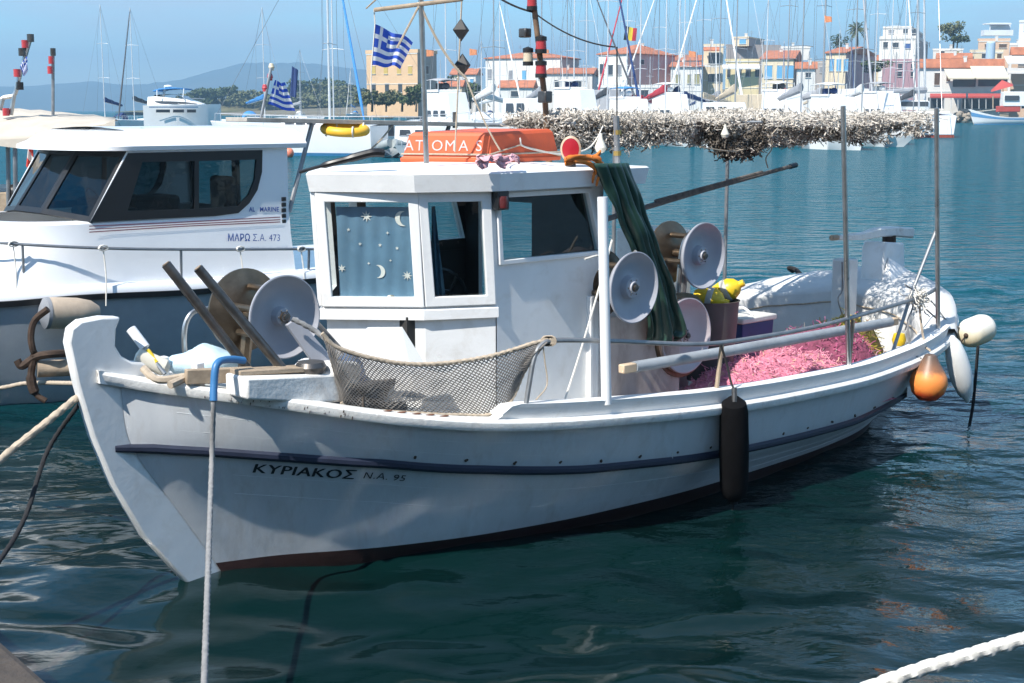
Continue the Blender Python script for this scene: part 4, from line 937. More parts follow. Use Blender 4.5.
for i in range(-KK, NN + 1):
    for sgn in (1, -1):
        pts = []
        for k in range(KK + 1):
            t = (i + (k if sgn > 0 else KK - k)) / NN
            if 0 <= t <= 1: pts.append(ns(t, k / KK))
        if len(pts) > 1: b.tube(pts, .0046, 3, False)
o = tag(b.build('net_screen', mat('tan_net', (.25, .23, .21), .95, var=.35, scale=8), fix=False), 'tan mesh net stretched above the port rail from the hauler to the handrail bend', 'fishing net')
b = MB(); tp2 = resample(top, .01); bt2 = resample(bot, .01)
rope_tube(b, [p + nP * .004 for p in tp2], .014, 8, 140); rope_tube(b, [p + nP * .004 for p in bt2], .012, 8, 140)
for k in range(4): b.tube([top[-1] + V((math.cos(t) * .03 + .012 * k, 0, math.sin(t) * .03)) for t in rng(0, 6.3, 9)], .009, 5)
b.build('edge_rope', m_rope_b, o)
b = MB(); pts = [wp(292, 319, .46), wp(303, 324, .5), wp(318, 333, .55), sp_(333, 345)]; rope_tube(b, resample(curve(pts, 5), .01), .017, 8, 120); tag(b.build('hauler_rope', m_rope_g), 'grey rope wound from the hub of the pale hauler disc to the net screen', 'rope')
b = MB(); b.tube([wp(318, 324, .1), wp(343, 352, .45)], .016, 8); tag(b.build('iron_rod', m_dksteel), 'dark iron rod leaning behind the net screen by the hauler', 'rod')
# things behind the net screen
def blob(c, rad, seed, amt=.25, n=22, m=14):
    b = MB(); b.ellipsoid(c, rad, n, m); b.v = [c + (p - c) * (1 + amt * noise.noise((p - c) * (1.2 / max(rad)) + V((seed, 0, 0))) + .1 * noise.noise((p - c) * (4 / max(rad)) + V((seed, 3, 0)))) for p in b.v]; return b
tag(blob(wp(347, 384, .52), (.13, .12, .21), 3).build('blue_bag', mat('blue_sack', (.035, .13, .32), .8, var=.3, bump=.01, bscale=8)), 'blue sack slumped behind the net screen beside the hauler base', 'bag')
tag(blob(wp(367, 380, .52), (.10, .09, .09), 8, .5).build('brown_sack', mat('brown_sacking', (.17, .13, .11), .9, var=.3, bump=.01, bscale=8)), 'light brown sack between the blue one and the white foam box', 'bag')
q = wp(372, 395, .60); b = MB(); Rz = Matrix.Rotation(PHI + .2, 3, 'Z')
for k in range(6): b.box(q + Rz @ V((-.19 + .076 * k, 0, 0)), (.05, .22, .20), Rz)
b.box(q + V((0, 0, -.1)), (.44, .24, .03), Rz).box(q + V((0, 0, .09)), (.44, .245, .035), Rz)
tag(b.build('slatted_crate', mat('dark_crate', (.10, .08, .065), .7, var=.3)), 'dark slatted crate on the side deck behind the net screen', 'crate')
q = [wp(*p) for p in ((385, 348, .62), (403, 326, .62), (441, 388, .80), (418, 402, .80))]
b = MB(); b.prism(q, (EU * -.22 - EV * .10 + V((0, 0, .01)))); tag(b.build('foam_box', mat('foam_white', (.80, .80, .79), .6, var=.04), smooth=False, bevel=.012), 'white foam fish box tipped on its corner against the pilothouse', 'box')
b = MB(); b.tube(sag(wp(612, 240, .9), wp(564, 402, 1.15), .04), .008, 6); b.tube(curve([wp(585, 259, .95), wp(600, 256, .97), wp(603, 270, .96)], 4), .008, 6); tag(b.build('thin_line', m_rope_w), 'thin white line slanting from the near reel down to the bulwark', 'line')
b = MB(); b.tube(curve([wp(543, 345, 1.22), wp(545, 362, 1.22), wp(547, 385, 1.23), wp(536, 400, 1.22)], 5), .005, 5); tag(b.build('loose_rope', m_rope_b), 'short loose cord dangling from the handrail bend', 'cord')

# --------------------------------------------------------------- gear on the bow
h0, h1 = wp(131, 329, -.1), wp(165, 374, .12); d = (h1 - h0).normalized(); b = MB(); b.tube([h0 + d * .1, h1], .014, 8); o = tag(b.build('deck_brush', m_steel), 'deck brush with white grip and yellow collar leaning inside the bow', 'brush')
b = MB(); b.tube([h0, h0 + d * .15], .032, 12); b.build('grip', m_white2, o); b = MB(); b.tube([h0 + d * .17, h0 + d * .27], .018, 10); b.build('collar', m_yfloat, o)
b = MB(); c = wp(152, 362, .02); b.lathe([(0, -.11), (.05, -.1), (.055, .08), (.03, .11), (0, .11)], c, V((.8, .2, -.45)), 16); tag(b.build('white_bottle', m_float), 'cloudy white plastic float lying under the deck brush', 'float')
b = MB(); b.tube(curve([wp(143, 368, .1), wp(158, 380, .2), wp(185, 377, .25), wp(170, 385, .3)], 5), .025, 7); tag(b.build('rope_coil', m_rope_b), 'beige rope coil on the bow deck below the white float', 'rope')
b = blob(wp(203, 362, -.1), (.22, .14, .10), 2, .3); tag(b.build('pale_blue_sheet', mat('pale_blue_plastic', (.50, .66, .74), .5, var=.1, bump=.006, bscale=9)), 'pale blue plastic sheet bunched behind the bow plank', 'sheet')
b = MB(); 
for k in range(3): b.tube(curve([wp(140 + 4 * k, 372 + 3 * k, -.05), wp(155, 378 + 2 * k, .02), wp(170, 381, .1)], 4), .02, 6)
tag(b.build('dark_rope', m_blackrope), 'dark wet rope bundle in the notch behind the stem head', 'rope')

# --------------------------------------------------------------- mooring lines
def mooring(name, pts, r, m, lab, strands=True, step=.02):
    b = MB(); pp = resample(curve(pts, 8), step)
    rope_tube(b, pp, r, 10 if strands else 8, 1.9 / r, 3); return tag(b.build(name, m), lab, 'rope')
o = mooring('mooring_line', [wp(245, 366, .50) + V((0, 0, .03)), wp(230, 360, .52), wp(217, 364, .56), wp(214, 385, .58), wp(213.5, 402, .60), at(211.5, 470, 8.2), at(208.5, 560, 7.2), at(204, 690, 5.9), at(201, 760, 5.3)], .0155, m_rope_g, 'grey mooring line with blue sleeve dropping from the bow past the hull name')
b = MB(); b.tube(curve([wp(244, 365.5, .50) + V((0, 0, .03)), wp(230, 359.5, .52), wp(217, 364, .56), wp(214, 385, .58), wp(213.5, 401, .60)], 8), .023, 12); b.build('blue_sleeve', mat('blue_hose', (.04, .17, .38), .45, var=.1), o)
st_ = W(-.62, -.03, 1.33)
mooring('mooring_line', [st_, st_.lerp(at(0, 460, 7.9), .5), at(0, 460, 7.9), at(-60, 517, 7.5)], .022, m_rope_b, 'thick beige mooring line running left from the stem of the fishing boat')
mooring('mooring_line', [st_ - V((0, 0, .03)), at(48, 450, 8.3), at(26, 515, 7.9), at(0, 560, 7.5), at(-40, 608, 7.0)], .014, m_blackrope, 'black mooring line hanging slack from the stem toward the quay')
mooring('mooring_line', [W(-.55, -.06, 1.37), at(30, 383, 9.2), at(0, 388, 9.4), at(-60, 396, 10)], .014, m_rope_b, 'thin tan mooring line leading level to the left behind the stem')
mooring('quay_rope', [at(845, 697, 4.35), at(885, 682, 4.4), at(925, 668, 4.46), at(960, 658, 4.52), at(1000, 646, 4.6), at(1030, 637, 4.66), at(1090, 615, 4.8)], .0235, m_rope_w, 'thick white laid rope crossing the lower right corner in the foreground', True, .01)
# grapnel anchor slung at the far side of the stem
an = thing('grapnel_anchor', 'rusty black grapnel anchor with wooden stock slung beside the stem head', 'anchor', at(50, 370, 9.0))
YA = 8.95
b = MB(); b.tube(curve([at(48, 309, YA), at(35, 320, YA), at(31, 335, YA), at(33, 350, YA), at(38, 358, YA + .05)], 6), .022, 8)
b.tube(curve([at(17, 360, YA), at(22, 366, YA), at(36, 357, YA), at(52, 354, YA), at(72, 353, YA + .1)], 6), .026, 8).tube(curve([at(34, 355, YA), at(31, 378, YA), at(36, 394, YA), at(46, 401, YA)], 6), [.024] * 6 + [.034] * 6 + [.02] * 7, 8)
b.build('fluke', m_rust, an)
b = MB(); b.tube([at(37, 369, YA + .02), at(60, 368, YA + .08), at(90, 367, YA + .12)], .055, 12); b.build('stock', m_wood, an)
# ================================================================== WHITE MOTOR BOAT MOORED BEHIND (local x aft, y starboard)
from mathutils.geometry import tessellate_polygon
PHI2 = R(42.0); EU2 = V((math.cos(PHI2), math.sin(PHI2), 0)); EV2 = V((math.sin(PHI2), -math.cos(PHI2), 0))
_c = at(291, 300, 16.4); O2 = V((_c.x, _c.y, 0)) - EV2 * 1.1
def W2(u, v, z): return O2 + EU2 * u + EV2 * v + V((0, 0, z))
def bp2(px, py, v):
    q = on_plane(px, py, W2(0, v, 0), EV2) - O2; return V((q.dot(EU2), q.dot(EV2), q.z))
def L2(px, py, v): p = bp2(px, py, v); return L(*p)
mboat = thing('motor_boat', 'white cabin motor boat with raked black framed windows, moored behind at the left', 'motor boat', O2)
mboat.rotation_euler = (0, 0, PHI2); ORIG[mboat.name] = V((0, 0, 0))
m_hull2 = mat('grey_hull_paint', (.30, .33, .36), .3, var=.12, scale=3, coat=.3, dirt=(.25, .27, .28), dirt_amt=.2)
U2 = [-5.3, -4.95, -4.45, -3.85, -3.25, -2.4, -1.2, 0, 1.2, 2.6]; V2 = [.03, .45, .78, 1.03, 1.2, 1.32, 1.37, 1.37, 1.34, 1.25]
zs_ = [bp2(0, 302, .98), bp2(75, 297.5, 1.25), bp2(209, 290.5, 1.36)]
ZS2u = [-5.3, zs_[0].x, zs_[1].x, zs_[2].x, 2.6]; ZS2 = [zs_[0].z + .12, zs_[0].z, zs_[1].z, zs_[2].z, zs_[2].z]
def z2(u): return smooth_interp(u, ZS2u, ZS2)
def v2(u): return smooth_interp(u, U2, V2)
WU = [-4.9, -4.45, -4.0, -3.5, -2.85, -1.7, 0, 1.2, 2.6]; WVv = [.02, .33, .58, .80, 1.10, 1.17, 1.2, 1.18, 1.1]
mb = MB()
for sgn in (1, -1):
    rings = []
    for k in range(61):
        s = k / 60; u = -5.3 + 7.9 * s; uw = -4.9 + 7.5 * s; ub = -4.4 + 7.0 * s
        a = V((u, v2(u), z2(u))); w = V((uw, smooth_interp(uw, WU, WVv), 0.05)); bt = V((ub, smooth_interp(uw, WU, WVv) * .6, -.4)); m = (a + w) / 2 + V((0, .03, -.03))
        rings.append([L(p.x, p.y * sgn, p.z) for p in (a, a.lerp(m, .5), m, m.lerp(w, .5), w, bt)])
    mb.loft(rings, False)
mb.loft([[L(2.6, v2(2.6) * k, z2(2.6)) for k in (-1, 1)], [L(2.6, 1.1 * k, .05) for k in (-1, 1)], [L(2.6, .66 * k, -.4) for k in (-1, 1)]], False)
mb.build('hull', m_hull2, mboat, angle=50)
mb = MB()
for sgn in (1, -1):
    mb.loft([[L(-5.28 + 7.88 * k / 60, (v2(-5.28 + 7.88 * k / 60) + a) * sgn, z2(-5.28 + 7.88 * k / 60) + b) for a, b in ((-.02, -.03), (.03, -.03), (.035, .03), (-.02, .03))] for k in range(61)], True, True)
mb.build('rubber_strake', m_black, mboat)
# topsides coaming, deck
mb = MB()
mb.loft([[L(u, v2(u) * 1, z2(u) + .03), L(u, v2(u) - .01, z2(u) + .10), L(u, v2(u) - .06, z2(u) + .125), L(u, v2(u) * .8, z2(u) + .12), L(u, 0, z2(u) + .14), L(u, -v2(u) * .8, z2(u) + .12), L(u, -v2(u) + .06, z2(u) + .125), L(u, -v2(u) + .01, z2(u) + .1), L(u, -v2(u), z2(u) + .03)] for u in rng(-5.26, 2.6, 50)], False)
mb.build('deck', m_white2, mboat, angle=60)
# cabin trunk below the windows, with a rounded sloping front
zw = bp2(90, 222, 1.1).z; uA = bp2(90, 222, 1.1).x; zr2 = bp2(200, 150, 1.1).z
def outline(uf, w, ua=0.0, n=14, p=2.6, u0=None):
    u0 = uA + .25 if u0 is None else u0; o = [(ua, w)]
    for k in range(n + 1):
        t = math.pi / 2 * k / n; o.append((u0 - (u0 - uf) * math.sin(t) ** (2 / p), w * math.cos(t) ** (2 / p)))
    return o + [(u, -v) for u, v in reversed(o[:-1])]
mb = MB()
mb.loft([[L(u, v, z2(-1) + .05) for u, v in outline(-4.15, 1.22)], [L(u, v, z2(-1) + .32) for u, v in outline(-3.9, 1.17)], [L(u, v, zw - .25) for u, v in outline(-3.45, 1.13)], [L(u, v, zw - .02) for u, v in outline(uA - 1.0, 1.10)], [L(u, v, zw) for u, v in outline(uA - .93, 1.07)], [L(u, v * .9, zw + .005) for u, v in outline(uA - .7, 1.0)]], False)
mb.loft([[L(0, 1.22 * k, z2(-1) + .05) for k in (-1, 1)], [L(0, 1.13 * k, zw - .25) for k in (-1, 1)], [L(0, 1.1 * k, zw) for k in (-1, 1)]], False)
trunk = mb.build('cabin', m_white2, mboat, angle=45)
def plate(mb, outer, holes, th):
    """flat polygon with holes, thickness vector th"""
    polys = [[V(p) for p in outer]] + [[V(p) for p in h] for h in holes]; flat = [p for q in polys for p in q]; tris = tessellate_polygon(polys); n = len(flat)
    th = V(th); mb.add(flat + [p + th for p in flat], [tuple(t) for t in tris] + [tuple(n + i for i in reversed(t)) for t in tris])
    k = 0
    for q in polys:
        m = len(q); mb.add([p for p in q] + [p + th for p in q], [(i, (i + 1) % m, m + (i + 1) % m, m + i) for i in range(m)])
    return mb
band = [(90, 222), (128, 153), (262, 150), (261.5, 172), (257, 190), (249, 203), (238, 213), (215, 216)]
pane1 = [(127, 211), (142, 162), (194, 161), (194, 209)]; pane2 = [(198.5, 161), (256, 159.5), (254, 180), (248, 195), (238, 206), (198.5, 208.5)]
for sgn in (1, -1):
    def S(px, py, off=0.0): p = bp2(px, py, 1.1); return L(p.x, (1.1 + off) * sgn, p.z)
    p0 = bp2(90, 222, 1.1)
    wall = [S(90, 222), S(128, 151), L(0, 1.1 * sgn, zr2 + .02), L(0, 1.1 * sgn, zw - .02), L(-.9, 1.1 * sgn, zw - .02)]
    b = MB(); plate(b, wall, [[S(x + (2 if x < 130 else -1), y + (-1 if y > 200 else 1)) for x, y in band]], (0, .04 * sgn, 0)); b.build('side_wall', m_white2, mboat, smooth=False)
    b = MB(); plate(b, [S(x, y, .012) for x, y in band], [[S(x, y, .012) for x, y in pane1], [S(x, y, .012) for x, y in pane2]], (0, .03 * sgn, 0)); f = b.build('window_frame', m_black, mboat, smooth=False)
    for pn in (pane1, pane2):
        b = MB(); b.poly([S(x, y, -.01) for x, y in pn]); b.build('window_pane', m_smoked, f, smooth=False)
# windscreen: centre pane and a raked corner pane each side
Bc, Tc = bp2(40, 213, .32), bp2(76, 147, .30); Bs, Ts = bp2(90, 222, 1.1), bp2(128, 152, 1.1)
for (q, nm) in (([L(Bs.x, 1.1, Bs.z), L(Bc.x, .32, Bc.z), L(Tc.x, .30, zr2), L(Ts.x, 1.08, zr2)], 1), ([L(Bs.x, -1.1, Bs.z), L(Bc.x, -.32, Bc.z), L(Tc.x, -.30, zr2), L(Ts.x, -1.08, zr2)], 2), ([L(Bc.x, .32, Bc.z), L(Bc.x - .02, -.32, Bc.z), L(Tc.x - .02, -.30, zr2), L(Tc.x, .30, zr2)], 3)):
    c = sum(q, V()) / 4; k = .15 if nm < 3 else .16; hole = [p.lerp(c, k) for p in q]; nrm = (q[1] - q[0]).cross(q[3] - q[0]).normalized()
    if nrm.x > 0: nrm = -nrm
    f = MB().panel(q, hole, -nrm * .03).build('windscreen_frame', m_black, mboat, smooth=False)
    MB().poly([p - nrm * .01 for p in hole]).build('windscreen_pane', m_smoked, f, smooth=False)
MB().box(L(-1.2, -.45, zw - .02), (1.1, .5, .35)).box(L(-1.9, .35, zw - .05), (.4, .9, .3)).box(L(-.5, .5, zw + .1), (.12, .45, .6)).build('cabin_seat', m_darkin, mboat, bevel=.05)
sw = MB(); sw.lathe([(.16, -.012), (.175, 0), (.16, .012), (.15, 0), (.16, -.012)], L(-1.75, -.2, zw + .12), (1, 0, .4), 20); sw.build('steering_wheel', m_black, mboat)
# aft cabin wall with door opening
b = MB(); plate(b, [L(0, 1.1, zw - .1), L(0, -1.1, zw - .1), L(0, -1.08, zr2 + .02), L(0, 1.08, zr2 + .02)], [[L(0, 1.0, zw), L(0, .06, zw), L(0, .06, zr2 - .06), L(0, 1.0, zr2 - .06)], [L(0, -.06, zw), L(0, -1.0, zw), L(0, -1.0, zr2 - .06), L(0, -.06, zr2 - .06)]], (-.04, 0, 0)); b.build('aft_wall', m_black, mboat, smooth=False)
# roof
def ro(k, kw, z, uf): return [L(u, v * kw, z) for u, v in outline(uf, 1.16 * k, .22, 14, 2.2, -1.9)]
uf = bp2(41, 145, .2).x
rf2 = MB(); rf2.loft([ro(.93, 1, zr2 - .0, uf + .3), ro(1.0, 1, zr2 + .01, uf), ro(1.01, 1, zr2 + .055, uf + .02), ro(.985, 1, zr2 + .085, uf + .14), ro(.93, 1, zr2 + .16, uf + .34), ro(.75, 1, zr2 + .22, uf + .7), ro(.3, 1, zr2 + .245, uf + 1.2), ro(.02, 1, zr2 + .25, uf + 1.5)], False)
rf2.poly(ro(.93, 1, zr2 - .0, uf + .3)).loft([[L(.22, v * 1.16, z) for v in rng(-1, 1, 12)] if 0 else [L(.22, 1.16 * (v) * k, z) for v in rng(-1, 1, 12)] for k, z in ((.93, zr2), (1.01, zr2 + .055), (.93, zr2 + .16), (.3, zr2 + .245))], False)
rf2 = rf2.build('roof', m_white2, mboat, angle=45)
b = MB(); b.lathe([(.0, 0), (.05, 0), (.05, .10), (.042, .115), (0, .12)], L2(142, 136, .55) - V((0, 0, .03)), (0, 0, 1), 16); b.build('roof_beacon', mat('maroon_lens', (.09, .015, .02), .2, coat=.4), rf2)
# rub stripes and name
m_strip = mat('burgundy_stripe', (.28, .09, .12), .5); m_bl = mat('blue_lettering', (.03, .10, .36), .5)
for dy in (0, 3.2, 6):
    b = MB(); b.loft([[S2 + V((0, -.006, 0)) if 0 else L(bp2(x, y, 1.1).x, 1.128, bp2(x, y, 1.1).z) for x, y in ((88, 226 + dy - .5), (180, 222 + dy * .7 - .5), (279, 217 + dy * .8 - .5))], [L(bp2(x, y, 1.1).x, 1.128, bp2(x, y, 1.1).z) for x, y in ((88, 226 + dy + .5), (180, 222 + dy * .7 + .5), (279, 217 + dy * .8 + .5))]], False)
    b.build('side_stripe', m_strip, mboat, smooth=False)
def side_text(body, x0, x1, ytop, ybot, m, bold=0.0, nm='lettering', v=1.106):
    vs, fs = text_mesh(body, 1.0, 1.05, bold=bold); a = min(p.x for p in vs); c = max(p.x for p in vs); h = max(p.y for p in vs); pts = []
    for p in vs:
        q = bp2(x0 + (p.x - a) / (c - a) * (x1 - x0), ybot + (ytop - ybot) * p.y / h, v); pts.append(L(q.x, v, q.z))
    MB().add(pts, fs).build(nm, m, mboat, smooth=False, fix=False)
side_text('ΜΑΡΩ', 228, 250, 233.5, 241, m_bl, .02, 'name_lettering', 1.17); side_text('Σ.Α. 473', 253, 280, 234, 241, MATS['blue_lettering'], 0, 'registration_lettering', 1.17)
side_text('AL', 249, 255, 207, 211.5, m_bl, .02, 'maker_lettering'); side_text('MARINE', 260, 279, 207, 211.5, m_bl, .02, 'maker_lettering')
for k in range(6):
    p = bp2(283.5, 199 + 5.6 * k, 1.1); MB().box(L(p.x, 1.105, p.z), (.055, .02, .045)).build('vent_louvre', m_black, mboat, bevel=.004)
# rail, stanchions and hanging cords
rl = [bp2(-40, 240, .8), bp2(0, 243, .98), bp2(70, 247, 1.22), bp2(137, 249, 1.3), bp2(220, 249.5, 1.34), bp2(306, 249, 1.32), bp2(345, 250, 1.3)]
MB().tube(curve([L(*p) for p in rl], 6), .016, 8).build('rail', m_galv, mboat)
for x, y, v in ((22.5, 245, 1.06), (181, 249, 1.32), (309, 249, 1.32)):
    p = bp2(x, y, v); MB().tube([L(*p), L(p.x, p.y - .02, z2(p.x) + .1)], .015, 8).build('rail_post', m_galv, mboat)
for x, y0, y1, v in ((13, 244, 303, 1.02), (103, 248, 306, 1.30), (240, 249, 296, 1.34), (301, 249, 300, 1.33)):
    b = MB(); p = bp2(x, y0, v); b.tube(curve([L(*p), L2(x + 3, (y0 + y1) / 2, v + .03), L2(x + 3, y1, v + .08)], 5), .008, 5)
    for k in range(3): b.tube([L(p.x + .05 * math.cos(t), p.y + .01 * k, p.z + .028 * math.sin(t)) for t in rng(0, 6.3, 8)], .008, 5)
    b.build('hanging_cord', m_rope_w, mboat)
b = MB(); c = W2(*bp2(312, 276, 1.0)); b.box(c, (.24, .2, .12)); tag(b.build('red_box', mat('red_plastic', (.55, .03, .04), .4), bevel=.01), 'small red box on the after deck of the white motor boat left of the pilothouse', 'box')
b = MB(); p0, p1 = W2(*bp2(43, 313, 1.42)), W2(*bp2(96, 313, 1.48)); d = (p1 - p0).normalized(); Lf = (p1 - p0).length
b.lathe([(0, 0), (.09, .0), (.155, .03), (.16, .1), (.155, Lf - .2), (.13, Lf - .06), (.08, Lf + .02), (0, Lf + .03)], p0, d, 24)
o = tag(b.build('beige_fender', mat('beige_fender_skin', (.46, .37, .28), .5, var=.2, dirt=(.25, .2, .16), dirt_amt=.2)), 'worn beige cylindrical fender slung under the rail of the white motor boat', 'fender')
b = MB(); b.lathe([(0, -.04), (.04, -.04), (.09, -.02), (.158, .015), (.162, .05)], p0, d, 24); b.build('end_cap', mat('grey_cap', (.22, .23, .25), .6), o)
# awning beam abaft the roof, its props, lamp pole
bm_ = MB(); a0, a1 = bp2(236, 119.5, -.6), bp2(492, 125, -.6); A, Bq = L(*a0), L(*a1)
bm_.bar(A, Bq, .5, .055); bm_ = bm_.build('awning_board', mat('grey_board', (.42, .38, .33), .75, var=.25, dirt=(.2, .17, .14), dirt_amt=.3), mboat, bevel=.006)
for (x0, y0, x1, y1, v) in ((312, 124, 289, 212, -.45), (449, 126, 437, 160, -.5)):
    MB().tube([L(*bp2(x0, y0, v)), L(*bp2(x1, y1, v))], .03, 8).build('awning_prop', m_galv, bm_)
MB().tube([L(*bp2(455, 128, -.6)), L(*bp2(455, 112, -.6))], .035, 8).build('prop_head', m_dksteel, bm_)
lp_ = MB(); lp_.tube([L(*bp2(260.5, 121, -.6)), L(*bp2(271, 68, -.6))], .02, 8); lp_ = lp_.build('lamp_pole', m_galv, mboat)
for x, y, m in ((271.5, 67, m_whlamp), (270, 77, m_redlamp), (265, 88, m_redlamp)):
    c = L(*bp2(x, y, -.62)); MB().lathe([(0, -.045), (.03, -.045), (.036, .02), (.025, .045), (0, .045)], c, (0, 0, 1), 12).ellipsoid(c, (.04, .04, .03), 10, 8).build('pole_lamp', m, lp_)
def w2p(px, py, v): return W2(*bp2(px, py, v))
flag('greek_flag', [w2p(275, 80, -.6), w2p(268, 104, -.6), w2p(296, 113, -.6), w2p(285, 84, -.6)], m_greek, 'small blue and white striped flag on the lamp pole behind the motor boat roof', .06, freq=7)
b = MB(); c = w2p(345, 129.5, -.38); 
ring_ = []
for k in range(37):
    t = 2 * math.pi * k / 36; e = V((math.cos(t), math.sin(t) * .95, -.05 * math.cos(t) + .13 * math.sin(t))); ring_.append([c + e * .265 + (e * math.cos(q) * .06 + V((0, 0, 1)) * math.sin(q) * .06) for q in rng(0, 2 * math.pi * 11 / 12, 11)])
b.loft(ring_, True); o = tag(b.build('lifebuoy', mat('yellow_lifebuoy_skin', (.80, .44, .03), .5, var=.1)), 'yellow ring lifebuoy lying on the awning board of the motor boat', 'lifebuoy')
b = MB(); 
for k in range(4): t = k * math.pi / 2 + .5; p = c + V((math.cos(t), math.sin(t) * .95, .13 * math.sin(t))) * .265; b.tube([p + V((0, .066 * math.cos(q), .066 * math.sin(q))) for q in rng(0, 6.3, 10)], .012, 5)
b.build('grab_line', m_rope_w, o)
b = MB(); b.tube(sag(w2p(392, 126, -.4), w2p(342, 163, -.3), .1), .012, 6); tag(b.build('slack_line', m_rope_b), 'slack line sagging from the awning board to the left of the orange tender', 'line')
# ------------------------------------------------------------------ awning boat at the far left
YC = 19.0
ab = thing('awning_boat', 'fishing boat under a beige canvas awning, cut off by the left edge of the photo', 'fishing boat', at(20, 330, YC))
m_can = mat('beige_awning', (.50, .45, .38), .9, var=.12, scale=2, bump=.01, bscale=4, dirt=(.33, .29, .24), dirt_amt=.25)
rings = []
for i in range(25):
    t = i / 24; row = []
    for j in range(13):
        k = j / 12; y = 18.0 + 2.6 * k; x = -140 + 255 * t; yb = np.interp(x, [-140, 0, 20, 60, 100, 116], [138, 139, 138.5, 135, 125, 119]); yt = np.interp(x, [-140, 0, 15, 60, 100, 116], [108, 110, 108.5, 112, 116, 118.5])
        p = at(x, yb + (yt - yb) * math.sin(k * math.pi / 2) ** .8, 18 + 2.4 * k); row.append(p + V((0, 0, .02 * noise.noise(p * 1.5) + .008 * math.sin(x * .35))))
    rings.append(row)
b = MB(); b.loft(rings, False); aw = b.build('awning', m_can, ab, angle=80); sm = aw.modifiers.new('thickness', 'SOLIDIFY'); sm.thickness = .02
b = MB(); b.loft([[p - V((0, 0, .003)) for p in (r[0] for r in rings)], [p - V((0, .01, .10 + .03 * math.sin(i * .9))) for i, p in enumerate(r[0] for r in rings)]], False); b.build('valance', m_can, aw)
rings = []
for k in range(21):
    t = k / 20; x = -7.8 + 3.5 * t; hw = .9 * (1 - t ** 3) + .02; rings.append([V((x + .2, 18.9 - hw, .98 + .2 * t * t)), V((x, 18.9 - hw * .75, .1)), V((x, 18.9, -.3)), V((x, 18.9 + hw * .75, .1)), V((x + .2, 18.9 + hw, .98 + .2 * t * t)), V((x + .1, 18.9, .95 + .2 * t * t))])
b = MB(); b.loft(rings, True, True); b.build('hull', m_white, ab, angle=50)
b = MB(); b.box(V((-6.75, 19.0, 1.45)), (.8, 1.1, 1.1)).build('cabin', m_white_old, ab, bevel=.03)
b = MB(); b.box(at(28, 196, 18.6), (.34, .3, .3)).box(at(12, 205, 18.5), (.3, .3, .35)); b.build('net_box', m_wood, ab, bevel=.02)
b = MB(); b.lathe([(0, -.11), (.11, -.1), (.13, 0), (.11, .1), (0, .11)], at(20, 192, 18.3), (1, .4, .2), 18); b.build('hauler_drum', m_black, ab)
for x0, y0, x1, y1, Y in ((15, 148, 16, 232, 18.1), (8, 146, 9, 240, 18.3), (46, 140, 47, 212, 18.4), (33, 166, 33, 200, 18.6)):
    b = MB(); b.tube([at(x0, y0, Y), at(x1, y1, Y)], .03, 8); b.build('awning_post', m_galv, ab)
b = MB(); b.tube([at(53, 130, 19.4), at(53, 50, 19.4)], .022, 8); lm = b.build('lamp_pole', m_galv, ab)
for x, y, m in ((53, 52, m_dksteel), (51, 60, m_redlamp), (50, 70, m_redlamp)):
    c = at(x, y, 19.35); b = MB(); b.lathe([(0, -.05), (.035, -.05), (.035, .05), (0, .05)], c, (0, 0, 1), 12); b.build('pole_lamp', m, lm)
b = MB(); b.tube(curve([at(-6, 107, 19), at(3, 98, 19), at(14, 95, 19), at(18, 82, 19), at(24, 60, 19), at(31, 36, 19)], 6), .03, 8); b.tube(curve([at(3, 98, 19), at(0, 110, 19)], 3), .03, 8).tube([at(14, 95, 19), at(11, 115, 19)], .03, 8); ar = b.build('lamp_arch', m_steel, ab)
for x, y, m in ((30.5, 38, m_dksteel), (25, 44, m_redlamp), (22, 52, m_dksteel), (17, 73, m_redlamp), (20, 86, m_black), (6, 112, m_redlamp)):
    c = at(x, y, 18.95); b = MB(); b.lathe([(0, -.05), (.045, -.05), (.045, .05), (0, .05)], c, (0, 0, 1), 12); b.build('arch_lamp', m, ar)
flag('striped_flag', [at(27, 56, 18.9), at(20, 66, 18.9), at(24, 76, 18.9), at(27.5, 70, 18.9)], m_greek, 'folded blue and white flag hanging limp on the lamp arch at the left edge', .03, nw=12, nh=9)
m_rw = flag_mat('red_white_flag', tricolour([(.62, .06, .04), (.72, .62, .56), (.62, .06, .04)], False))
flag('red_flag', [at(29, 140, 17.7), at(26, 166, 17.7), at(36, 177, 17.7), at(33, 150, 17.7)], m_rw, 'red and white pennant hanging below the beige awning', .05, freq=8)
